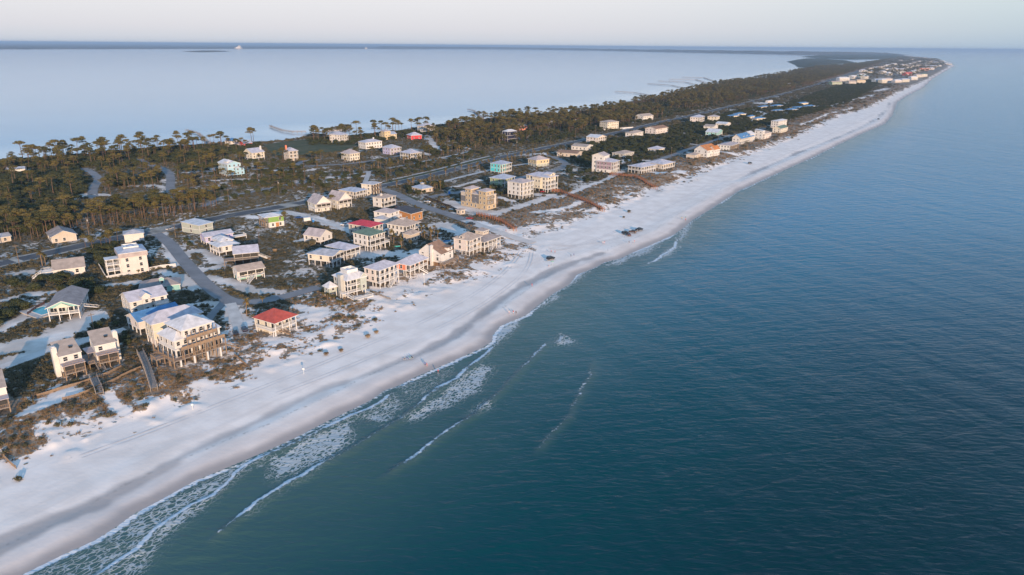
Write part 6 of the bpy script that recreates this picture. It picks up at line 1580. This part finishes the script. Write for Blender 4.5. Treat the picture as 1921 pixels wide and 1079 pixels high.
# ------------------------------------------------------------------ plants
def leaf_mat(name, a, b, trans=0.25):
    m = bpy.data.materials.new(name); m.use_nodes = True
    N, L = m.node_tree.nodes, m.node_tree.links
    p = N['Principled BSDF']; p.inputs['Roughness'].default_value = .75; p.inputs['Specular IOR Level'].default_value = .15
    oi = N.new('ShaderNodeObjectInfo'); g = N.new('ShaderNodeNewGeometry'); nz = N.new('ShaderNodeTexNoise'); nz.inputs['Scale'].default_value = .9; nz.inputs['Detail'].default_value = 2
    L.new(g.outputs['Position'], nz.inputs['Vector'])
    ad = N.new('ShaderNodeMath'); ad.operation = 'ADD'; mu = N.new('ShaderNodeMath'); mu.operation = 'MULTIPLY'; mu.inputs[1].default_value = .5
    L.new(oi.outputs['Random'], mu.inputs[0]); L.new(mu.outputs[0], ad.inputs[0]); L.new(nz.outputs['Fac'], ad.inputs[1])
    r = N.new('ShaderNodeValToRGB'); r.color_ramp.elements[0].position = .35; r.color_ramp.elements[1].position = 1.05
    r.color_ramp.elements[0].color = (*a, 1); r.color_ramp.elements[1].color = (*b, 1)
    L.new(ad.outputs[0], r.inputs[0]); L.new(r.outputs[0], p.inputs['Base Color'])
    return m
PINE = leaf_mat('pine_needles', (.042, .050, .018), (.150, .118, .036))
OAK = leaf_mat('oak_leaves', (.022, .033, .014), (.066, .070, .028))
SCRUB = leaf_mat('scrub_leaves', (.036, .040, .020), (.13, .108, .06))
GRASS = leaf_mat('dune_grass', (.13, .085, .045), (.30, .21, .12))
PALMF = leaf_mat('palm_fronds', (.075, .070, .024), (.20, .14, .05))
BARK = mat('pine_bark', (.16, .105, .075), .95, .25, 1.5); PBARK = mat('palm_bark', (.24, .17, .115), .95, .2, 2.0)
def leaf_cloud(mb, c, rx, rz, n, size, rg, flat=.5, mi=0):
    for _ in range(n):
        while True:
            v = Vector((rg.uniform(-1, 1), rg.uniform(-1, 1), rg.uniform(-1, 1)))
            if .25 < v.length <= 1: break
        v = v.normalized() * (v.length ** .5)
        p = Vector(c) + Vector((v.x * rx, v.y * rx, v.z * rz))
        nrm = Vector((v.x + rg.uniform(-.6, .6), v.y + rg.uniform(-.6, .6), v.z * .6 + flat + rg.uniform(-.4, .4))).normalized()
        a = nrm.orthogonal().normalized(); a = Matrix.Rotation(rg.uniform(0, 6.28), 3, nrm) @ a; b = nrm.cross(a)
        s = size * rg.uniform(.6, 1.3)
        mb.face([p - a * s, p - b * s * .55, p + a * s * .9, p + b * s * .6], mi)
def pine_proto(seed):
    rg = random.Random(seed); tr = MB(); H = 1.0
    lean = Vector((rg.uniform(-.06, .06), rg.uniform(-.06, .06), 0)) * 12
    pts = [Vector((0, 0, -.5)) + Vector((lean.x * t * t, lean.y * t * t, 12.5 * t)) for t in (0, .25, .5, .75, 1)]
    tr.tube(pts, [.24, .19, .15, .11, .05], 6)
    cr = MB(); topz = 12.0; k = rg.randint(9, 14); wide = rg.uniform(.9, 1.4); deep = rg.uniform(1.6, 4.2)
    for i in range(k):
        t = i / (k - 1); z = topz - deep * (1 - t) ** 1.2 * rg.uniform(.6, 1.05); ang = i * 2.4 + rg.uniform(-.5, .5)
        rad = ((1 - t) ** .7 * rg.uniform(1.0, 2.9) + .25) * wide
        base = pts[-1] * (z / 12.5); c = Vector((base.x + math.cos(ang) * rad, base.y + math.sin(ang) * rad, z + .4))
        tr.tube([Vector((base.x, base.y, z - .9)), c - Vector((0, 0, .2))], [.07, .03], 4, cap=False)
        leaf_cloud(cr, c, rg.uniform(1.0, 1.9), rg.uniform(.32, .55), 56, .36, rg, .8)
    leaf_cloud(cr, pts[-1] - Vector((0, 0, .3)), 1.8, .6, 64, .38, rg, .8)
    return tr.mesh('trunk', BARK, True), cr.mesh('crown', PINE)
def oak_proto(seed, m=None, h=4.0):
    rg = random.Random(seed); tr = MB(); cr = MB()
    for i in range(5):
        a = i * 1.26 + rg.uniform(-.3, .3); e = Vector((math.cos(a) * h * .28, math.sin(a) * h * .28, h * .62))
        tr.tube([Vector((0, 0, -.3)), Vector((math.cos(a) * .25, math.sin(a) * .25, h * .3)), e], [.14, .1, .04], 5, cap=False)
        leaf_cloud(cr, e + Vector((0, 0, h * .08)), h * .30, h * .24, 70, h * .085, rg, .4)
    leaf_cloud(cr, (0, 0, h * .72), h * .36, h * .27, 120, h * .085, rg, .5); leaf_cloud(cr, (0, 0, h * .38), h * .46, h * .26, 90, h * .09, rg, .2)
    return tr.mesh('trunk', BARK, True), cr.mesh('crown', m or OAK)
def palm_proto(seed):
    rg = random.Random(seed); tr = MB(); h = 6.2; lx = rg.uniform(-.5, .5)
    tr.tube([Vector((lx * t * t, 0, -.4 + (h + .4) * t)) for t in (0, .3, .6, .9, 1)], [.22, .19, .18, .2, .14], 7)
    cr = MB(); c = Vector((lx, 0, h))
    for i in range(26):
        az = i * 2.39996; e0 = rg.uniform(-.35, 1.25); L = rg.uniform(1.5, 2.1)
        d = Vector((math.cos(az) * math.cos(e0), math.sin(az) * math.cos(e0), math.sin(e0))); s = Vector((-math.sin(az), math.cos(az), 0))
        p = c.copy(); ww = [.05, .30, .42, .30, .04]; prev = None
        for k in range(5):
            q = (p - s * ww[k], p + s * ww[k]); mid = p + Vector((0, 0, .07))
            if prev: cr.face([prev[0], q[0], mid, prev[2]]); cr.face([prev[2], mid, q[1], prev[1]])
            prev = (q[0], q[1], mid); d = (d + Vector((0, 0, -.28))).normalized(); p = p + d * (L / 4)
    return tr.mesh('trunk', PBARK, True), cr.mesh('crown', PALMF)
def shrub_mesh(seed, m, h=1.0):
    rg = random.Random(seed); cr = MB()
    for i in range(4): leaf_cloud(cr, (rg.uniform(-.55, .55), rg.uniform(-.55, .55), .42), .55, .42, 26, .2, rg, .5)
    return cr.mesh('shrub', m)
def tuft_mesh(seed, m):
    rg = random.Random(seed); t = MB()
    for i in range(26):
        a = rg.uniform(0, 6.28); b = Vector((rg.uniform(-.4, .4), rg.uniform(-.4, .4), -.05)); hh = rg.uniform(.45, 1.0); o = Vector((math.cos(a), math.sin(a), 0)) * rg.uniform(.1, .4); s = Vector((-math.sin(a), math.cos(a), 0)) * .05
        t.face([b - s, b + s, b + o * .5 + s * .8 + Vector((0, 0, hh * .7)), b + o + Vector((0, 0, hh))])
    return t.mesh('tuft', m)
def scatter(name, P, protos, label, kind='stuff'):
    """thousands of plants nobody could count: one object, instanced on points with attributes rot, size, pick"""
    me = bpy.data.meshes.new(name); n = len(P)
    me.vertices.add(n); me.vertices.foreach_set('co', P[:, :3].astype(np.float32).ravel())
    for k, c in (('rot', 3), ('size', 4), ('tall', 5)):
        a = me.attributes.new(k, 'FLOAT', 'POINT'); a.data.foreach_set('value', P[:, c].astype(np.float32))
    a = me.attributes.new('pick', 'INT', 'POINT'); a.data.foreach_set('value', (np.arange(n) % len(protos)).astype(np.int32))
    o = obj(name, me); tag(o, label, kind=kind)
    pc = bpy.data.collections.new(name + '_kinds')
    for i, pm in enumerate(protos):
        q = bpy.data.objects.new('%s_kind_%d' % (name, i), pm); pc.objects.link(q)
    ng = bpy.data.node_groups.new(name + '_nodes', 'GeometryNodeTree')
    ng.interface.new_socket('Geometry', in_out='INPUT', socket_type='NodeSocketGeometry'); ng.interface.new_socket('Geometry', in_out='OUTPUT', socket_type='NodeSocketGeometry')
    N, L = ng.nodes, ng.links
    gi, go = N.new('NodeGroupInput'), N.new('NodeGroupOutput'); ip = N.new('GeometryNodeInstanceOnPoints'); ci = N.new('GeometryNodeCollectionInfo')
    ci.inputs['Collection'].default_value = pc; ci.inputs['Separate Children'].default_value = True; ci.inputs['Reset Children'].default_value = True
    ip.inputs['Pick Instance'].default_value = True
    def na(k, t='FLOAT'):
        a = N.new('GeometryNodeInputNamedAttribute'); a.data_type = t; a.inputs['Name'].default_value = k; return a.outputs['Attribute']
    cx = N.new('ShaderNodeCombineXYZ'); L.new(na('rot'), cx.inputs[2]); cs = N.new('ShaderNodeCombineXYZ'); sz = na('size'); L.new(sz, cs.inputs[0]); L.new(sz, cs.inputs[1]); L.new(na('tall'), cs.inputs[2])
    L.new(gi.outputs[0], ip.inputs['Points']); L.new(ci.outputs[0], ip.inputs['Instance']); L.new(na('pick', 'INT'), ip.inputs['Instance Index']); L.new(cx.outputs[0], ip.inputs['Rotation']); L.new(cs.outputs[0], ip.inputs['Scale'])
    L.new(ip.outputs[0], go.inputs[0])
    md = o.modifiers.new('scatter', 'NODES'); md.node_group = ng
    return o
nr = np.random.default_rng(5)
ROADS = [(HIGHWAY, 8.5)]
def clear_of(X, Y, pad=0.0):
    ok = np.ones(X.shape, bool)
    for f in FOOT:
        xs = [p[0] for p in f]; ys = [p[1] for p in f]
        m = (X > min(xs)) & (X < max(xs)) & (Y > min(ys)) & (Y < max(ys)) & ok
        if m.any():
            i = np.where(m)[0]; ok[i[in_poly(X[i], Y[i], f)]] = False
    ok &= poly_dist(X, Y, HIGHWAY)[0] > 7.5 + pad
    for pts, w in ROADLINES:
        xs = [p[0] for p in pts]; ys = [p[1] for p in pts]
        m = (X > min(xs) - w) & (X < max(xs) + w) & (Y > min(ys) - w) & (Y < max(ys) + w) & ok
        if m.any():
            i = np.where(m)[0]; ok[i[poly_dist(X[i], Y[i], pts)[0] < w / 2 + .8 + pad]] = False
    return ok
def sample(n, rmin, rmax, a0=-46, a1=32, power=1.0):
    """points spread over the spit, more of them per square metre close by"""
    u = nr.random(n); r = rmin * (rmax / rmin) ** (u ** power); a = np.radians(nr.uniform(a0, a1, n))
    return r * np.sin(a), r * np.cos(a)
def pack(X, Y, size, tall):
    return np.stack([X, Y, terrain_at(X, Y) - .05, nr.random(len(X)) * 6.28, size, tall], -1)
def in_px(X, Y, poly): return in_poly(X, Y, ats(poly, 3.0))

# low scrub and dune grass
X, Y = sample(260000, 190, 2600)
v, br, wt, dm, lw = cover(X, Y)
_, vd, _ = poly_dist(X, Y, VEG)
k = (nr.random(len(X)) < v ** 1.6 * (lw < .5)) & (terrain_at(X, Y) > .8)
X, Y, v, br, vd = X[k], Y[k], v[k], br[k], vd[k]; k = clear_of(X, Y); X, Y, v, br, vd = X[k], Y[k], v[k], br[k], vd[k]
r = np.hypot(X, Y)
grassy = nr.random(len(X)) < np.clip(br * 1.15 - .1, 0, .9)
gx, gy = X[grassy], Y[grassy]; gs = nr.uniform(.6, 1.25, len(gx)) * np.clip(np.hypot(gx, gy) / 420, 1, 3.5)
scatter('dune_grass', pack(gx, gy, gs, nr.uniform(.45, .85, len(gx)) * np.clip(gs, .8, 1.6)), [tuft_mesh(i, GRASS) for i in range(4)], 'brown dune grass along the top of the beach')
sx, sy = X[~grassy], Y[~grassy]; ss = nr.uniform(.5, 1.3, len(sx)) ** 1.5 * np.clip(np.hypot(sx, sy) / 480, 1, 4)
st = ss * nr.uniform(.45, .95, len(sx)) * np.where(fbm(sx, sy, 40, 61, 3) > .52, 1.35, .75)
scatter('scrub', pack(sx, sy, ss, np.minimum(st, 3.2)), [shrub_mesh(i, SCRUB) for i in range(5)], 'low dark scrub covering the ground between the houses')

# taller bushes and wind-clipped oaks
WOODS = [  # polygon, density per m2, which
    ([(1105, 270), (1180, 254), (1250, 240), (1330, 222), (1400, 205), (1470, 196), (1560, 165), (1630, 150), (1650, 158), (1600, 190), (1520, 215), (1440, 236), (1340, 262), (1290, 276), (1240, 296), (1200, 303), (1140, 312), (1100, 312), (1065, 300)], .030),
    ([(-60, 440), (-60, 345), (20, 330), (150, 312), (160, 330), (165, 350), (150, 380), (140, 425), (60, 440)], .060),
    ([(200, 335), (300, 328), (300, 345), (240, 352), (200, 352)], .045), ([(185, 385), (320, 372), (400, 360), (410, 378), (300, 392), (190, 405)], .030),
    ([(20, 535), (120, 520), (205, 545), (185, 566), (60, 558)], .045), ([(165, 618), (250, 598), (262, 655), (200, 650)], .022), ([(-20, 585), (40, 570), (60, 580), (40, 610), (-20, 615)], .05), ([(150, 455), (215, 445), (225, 500), (190, 505)], .05),
    ([(800, 250), (900, 227), (1060, 217), (1180, 197), (1340, 163), (1480, 141), (1580, 133), (1600, 134), (1450, 176), (1300, 208), (1150, 243), (1030, 268), (880, 278), (820, 264)], .018), ([(470, 330), (560, 322), (600, 330), (560, 352), (480, 352)], .012), ([(700, 300), (860, 270), (880, 280), (740, 312)], .010),
    ([(890, 362), (930, 352), (965, 350), (975, 362), (940, 372), (905, 372)], .03), ([(760, 352), (830, 348), (832, 358), (770, 368)], .04), ([(1040, 300), (1140, 315), (1120, 345), (1060, 340)], .006), ([(-80, 330), (0, 306), (150, 294), (330, 278), (490, 270), (490, 283), (330, 305), (150, 325), (-80, 350)], .050), ([(575, 262), (640, 259), (820, 243), (800, 256), (660, 272), (580, 272)], .035), ([(330, 300), (460, 296), (560, 300), (640, 312), (420, 335), (330, 330)], .012), ([(400, 350), (560, 330), (700, 322), (860, 290), (930, 285), (860, 312), (700, 340), (560, 365), (400, 380)], .012)]
pts = []
for poly, dens in WOODS:
    P = ats(poly, 3.0); xs = [p[0] for p in P]; ys = [p[1] for p in P]
    n = int((max(xs) - min(xs)) * (max(ys) - min(ys)) * dens)
    x = nr.uniform(min(xs), max(xs), n); y = nr.uniform(min(ys), max(ys), n); m = in_poly(x, y, P); pts.append((x[m], y[m]))
X = np.concatenate([p[0] for p in pts]); Y = np.concatenate([p[1] for p in pts])
k = clear_of(X, Y, .8) & (terrain_at(X, Y) > 1.0) & (cover(X, Y)[0] > .15); X, Y = X[k], Y[k]
s = nr.uniform(.55, 1.15, len(X)); nz = fbm(X, Y, 60, 71, 3)
s *= .7 + .7 * nz
scatter('oak_thicket', pack(X, Y, s * 1.15, s * .9), [oak_proto(i)[1] for i in range(4)], 'dense dark wind-clipped oak thickets on the spit')

# pines: the nearest few hundred are trees of their own, the woods behind are one mass
PINES = [ # polygon, count, label, height
    ([(-10, 462), (150, 440), (165, 424), (100, 418), (-10, 432)], 46, 'flat-topped pine in the dense clump left of the lane, above the highway', 1.0),
    ([(165, 432), (290, 414), (410, 394), (412, 384), (290, 398), (165, 412)], 62, 'tall bare-trunked pine in the belt along the highway', 1.05),
    ([(436, 410), (480, 402), (478, 394), (438, 400)], 8, 'pine in the small clump on the beach side of the highway', .9),
    ([(160, 478), (222, 468), (225, 450), (165, 455)], 9, 'pine in the thicket beside the tall pale house', .75),
    ([(20, 318), (140, 304), (200, 296), (330, 282), (330, 276), (140, 290), (20, 300)], 34, 'umbrella-crowned pine at the bay shore, left of the field', 1.35),
    ([(330, 284), (470, 276), (480, 268), (330, 277)], 22, 'umbrella-crowned pine around the waterside houses', 1.25),
    ([(150, 318), (300, 305), (420, 315), (420, 345), (300, 345), (200, 345)], 26, 'scattered pine among the bayside lots and winding lanes', .9),
    ([(580, 272), (640, 268), (700, 262), (800, 248), (805, 240), (700, 251), (640, 257), (580, 262)], 40, 'umbrella-crowned pine in the row along the shore beyond the field', 1.3),
    ([(800, 275), (880, 262), (940, 262), (945, 250), (860, 238), (800, 246)], 44, 'slender pine in the grove behind the red house', 1.05),
    ([(490, 350), (600, 340), (640, 345), (600, 358), (500, 362)], 9, 'pine standing on the strip above the highway', .75)]
pp = [pine_proto(i) for i in range(9)]
def tree(name, label, x, y, h, proto, cat='tree', group=None, wide=None):
    r = empty(name, (x, y, G(x, y)), rnd.uniform(0, 6.28)); tag(r, label, cat, group); wd = wide or h
    r.scale = (wd, wd, h)
    obj('trunk', proto[0], r); obj('crown', proto[1], r)
    return r
def spread(poly, n, gap, pad=1.0):
    P = ats(poly, 3.0); xs = [p[0] for p in P]; ys = [p[1] for p in P]; out = []; tries = 0
    while len(out) < n and tries < 60:
        tries += 1
        x = nr.uniform(min(xs), max(xs), 200); y = nr.uniform(min(ys), max(ys), 200); m = in_poly(x, y, P); x, y = x[m], y[m]
        if not len(x): continue
        m = clear_of(x, y, pad) & (terrain_at(x, y) > .6); x, y = x[m], y[m]
        for a, b in zip(x, y):
            if len(out) < n and all((a - c) ** 2 + (b - d) ** 2 > gap * gap for c, d in out): out.append((a, b))
    return out
np_ = 0
for poly, n, lab, hs in PINES:
    for x, y in spread(poly, n, 3.6):
        h_ = hs * rnd.uniform(.62, 1.15); tree('pine_tree', lab, x, y, h_, pp[np_ % 9], group=lab.split(' pine')[0] + ' pines', wide=h_ * rnd.uniform(.95, 1.25)); np_ += 1
for i, (p, hs, lab) in enumerate((((536, 424), .72, 'dark pine standing in front of the half-built green house'), ((486, 449), .62, 'small pine alone below the half-built house'), ((625, 394), .8, 'pine between the two steep-gabled cottages'), ((668, 300), .95, 'lone tall pine behind the cream pyramid-roofed house'), ((698, 297), .9, 'lone tall pine in front of the long white house'),
                                  ((733, 325), .8, 'thin tall pine by the palm lots'), ((518, 302), .8, 'spreading pine between the two bayside houses'), ((405, 300), 1.1, 'tall pine with a bare red trunk left of the light blue house'), ((456, 313), .95, 'tall red-trunked pine beside the light blue house'), ((572, 338), .75, 'broad pine on the strip near the field road'))):
    g = gp(p); tree('pine_tree', lab, g.x, g.y, hs, pp[i % 6], group='lone pines', wide=hs * 1.1)
# the wood behind
pts = []
for poly, dens in (([(800, 262), (850, 240), (900, 227), (1000, 219), (1060, 217), (1180, 197), (1340, 160), (1480, 137.5), (1530, 127.5), (1570, 125), (1615, 120), (1668, 112), (1672, 114), (1640, 124), (1590, 139), (1520, 160), (1450, 176), (1300, 208), (1150, 240), (1030, 262), (940, 272), (860, 272)], .014),
                   ([(-80, 430), (-80, 330), (140, 312), (150, 380), (130, 425)], .0045), ([(1640, 122), (1690, 106), (1760, 112), (1775, 122), (1700, 150), (1600, 150)], .003), ([(330, 300), (620, 300), (800, 285), (880, 280), (880, 290), (640, 345), (330, 368)], .0022), ([(-80, 325), (0, 303), (140, 292), (330, 277), (480, 270), (480, 282), (330, 300), (140, 315), (-80, 345)], .010), ([(190, 340), (300, 330), (420, 340), (420, 358), (200, 372)], .004)):
    P = ats(poly, 3.0); xs = [p[0] for p in P]; ys = [p[1] for p in P]
    n = int((max(xs) - min(xs)) * (max(ys) - min(ys)) * dens); x = nr.uniform(min(xs), max(xs), n); y = nr.uniform(min(ys), max(ys), n); m = in_poly(x, y, P); pts.append((x[m], y[m]))
X = np.concatenate([p[0] for p in pts]); Y = np.concatenate([p[1] for p in pts])
k = clear_of(X, Y, 2.0) & (terrain_at(X, Y) > .6); X, Y = X[k], Y[k]
k = fbm(X, Y, 38, 131, 3) > .42; X, Y = X[k], Y[k]
k = nr.permutation(len(X))[:42000]; X, Y = X[k], Y[k]
s = nr.uniform(.5, 1.15, len(X)) * (.7 + .6 * fbm(X, Y, 120, 81, 3))
def merged(pr):
    m = MB()
    me = bpy.data.meshes.new('pine'); vs_, fs, mi = [], [], []
    for q, part in enumerate(pr):
        b = len(vs_); vs_ += [tuple(v.co) for v in part.vertices]; fs += [tuple(b + i for i in p.vertices) for p in part.polygons]; mi += [q] * len(part.polygons)
    me.from_pydata(vs_, [], fs); me.materials.append(BARK); me.materials.append(PINE); me.polygons.foreach_set('material_index', mi); me.update(); return me
scatter('pine_wood', pack(X, Y, s * 1.15, s), [merged(p) for p in pp[:6]], 'the mass of pines between the bay and the highway')

# palms
PALMS = [([(700, 352), (760, 340), (860, 318), (930, 300), (1000, 288), (1005, 294), (940, 312), (860, 335), (760, 356)], 52, 'cabbage palm in the rows beside the highway', .75),
         ([(640, 330), (760, 312), (880, 288), (880, 282), (760, 304), (640, 322)], 34, 'cabbage palm along the pale path in the palm lots', .8), ([(780, 365), (830, 358), (832, 350), (782, 352)], 12, 'cabbage palm around the little gatehouse', .8),
         ([(925, 370), (975, 366), (960, 352), (915, 358)], 11, 'palm in the dark garden of the olive green house', .7), ([(955, 300), (1060, 290), (1070, 300), (1062, 306), (960, 308)], 16, 'palm near the yellow house in the bend', .7),
         ([(785, 452), (830, 452), (826, 440), (790, 440)], 9, 'cabbage palm in the clump between the tan houses', .85), ([(725, 452), (760, 458), (775, 470), (735, 466)], 7, 'round-headed palm in front of the large tan-roofed house', .85), ([(640, 304), (680, 306), (676, 310), (645, 308)], 6, 'small palm in front of the cream pyramid-roofed house', .6),
         ([(820, 290), (920, 268), (945, 262), (950, 270), (840, 296)], 20, 'slim palm at the foot of the bayside wood', .9), ([(605, 560), (630, 575), (650, 585), (630, 570)], 7, 'low golden palm at the foot of the sage house', .42)]
pl_ = [palm_proto(i) for i in range(4)]; i = 0
for poly, n, lab, hs in PALMS:
    for x, y in spread(poly, n, 2.2, .3):
        h_ = hs * rnd.uniform(.75, 1.2); tree('palm_tree', lab, x, y, h_, pl_[i % 4], 'palm', 'palms: ' + lab, max(.7, h_)); i += 1
for p, hs, lab in (((463, 593), 1.0, 'lone sunlit palm beside the drive of the red-roofed house'), ((80, 500), 1.15, 'taller of two golden palms by the highway at the left'), ((86, 498), .85, 'shorter of two golden palms by the highway at the left'), ((920, 362), .75, 'lone palm beside the white four-storey house'), ((910, 330), .7, 'small palm beside the concrete path'), ((1007, 322), .7, 'small palm on the corner before the yellow house'), ((493, 572), .5, 'small bushy palm at the bend of the side street')):
    g = gp(p); tree('palm_tree', lab, g.x, g.y, hs, pl_[i % 4], 'palm', 'lone palms', max(.75, hs)); i += 1
# bushes that stand by themselves
BUSH = [((586, 462), 1.0, 'dark round bush beside the sand bank of the white gabled house'), ((516, 473), .5, 'small golden bush alone in the dark lot'), ((505, 487), .3, 'tiny orange bush in the dark lot'), ((260, 512), .55, 'round bush against the wall of the tall pale house'), ((282, 500), .7, 'round tree at the corner of the tall pale house'),
        ((350, 455), .75, 'rounded tree at the mouth of the side street'), ((356, 463), .7, 'low tree beside the side street'), ((400, 458), .5, 'palm-like bush under the lavender house'), ((520, 414), .8, 'leafy tree at the right end of the half-built house'), ((692, 690 - 330), .6, 'dark bush behind the steep cottages'), ((580, 388), 1.0, 'dark pointed bush left of the steep cottages'),
        ((558, 396), .6, 'dark round bush at the highway edge'), ((1200, 262), .9, 'round tree in front of the white tan-roofed house'), ((690, 632), .35, 'grass mound alone on the bright beach'), ((1180, 398), .45, 'flat dark bush on the sand beyond the boardwalk'), ((1170, 408), .3, 'small bush on the sand beyond the boardwalk'), ((706, 624), .3, 'second grass mound alone on the bright beach'), ((612, 665), .3, 'low grass clump on the beach slope'), ((640, 658), .28, 'second low grass clump on the beach slope')]
ob = [oak_proto(20 + i, m) for i, m in enumerate((OAK, SCRUB, GRASS))]
for p, hs, lab in BUSH:
    g = gp(p); q = ob[2] if ('golden' in lab or 'grass' in lab or 'orange' in lab) else ob[1] if 'sand' in lab else ob[0]
    r = tree('bush', lab, g.x, g.y, hs, q, 'bush', 'bushes standing alone', hs * (1.5 if hs < .5 else 1.1))

# ------------------------------------------------------------------ air
hz = MB().box(-135000, 135000, -3000, 165000, -6, CAM_H + 14)
haze = obj('haze', hz.mesh('haze', bpy.data.materials.new('haze_air')))
tag(haze, 'thin evening haze over water and land', kind='stuff')
hm = haze.data.materials[0]; hm.use_nodes = True
HN, HL = hm.node_tree.nodes, hm.node_tree.links
HN.remove(HN['Principled BSDF'])
pv = HN.new('ShaderNodeVolumePrincipled'); pv.inputs['Density'].default_value = 5.8e-5; pv.inputs['Color'].default_value = (.60, .79, 1.0, 1); pv.inputs['Anisotropy'].default_value = 0.25
HL.new(pv.outputs[0], HN['Material Output'].inputs['Volume'])
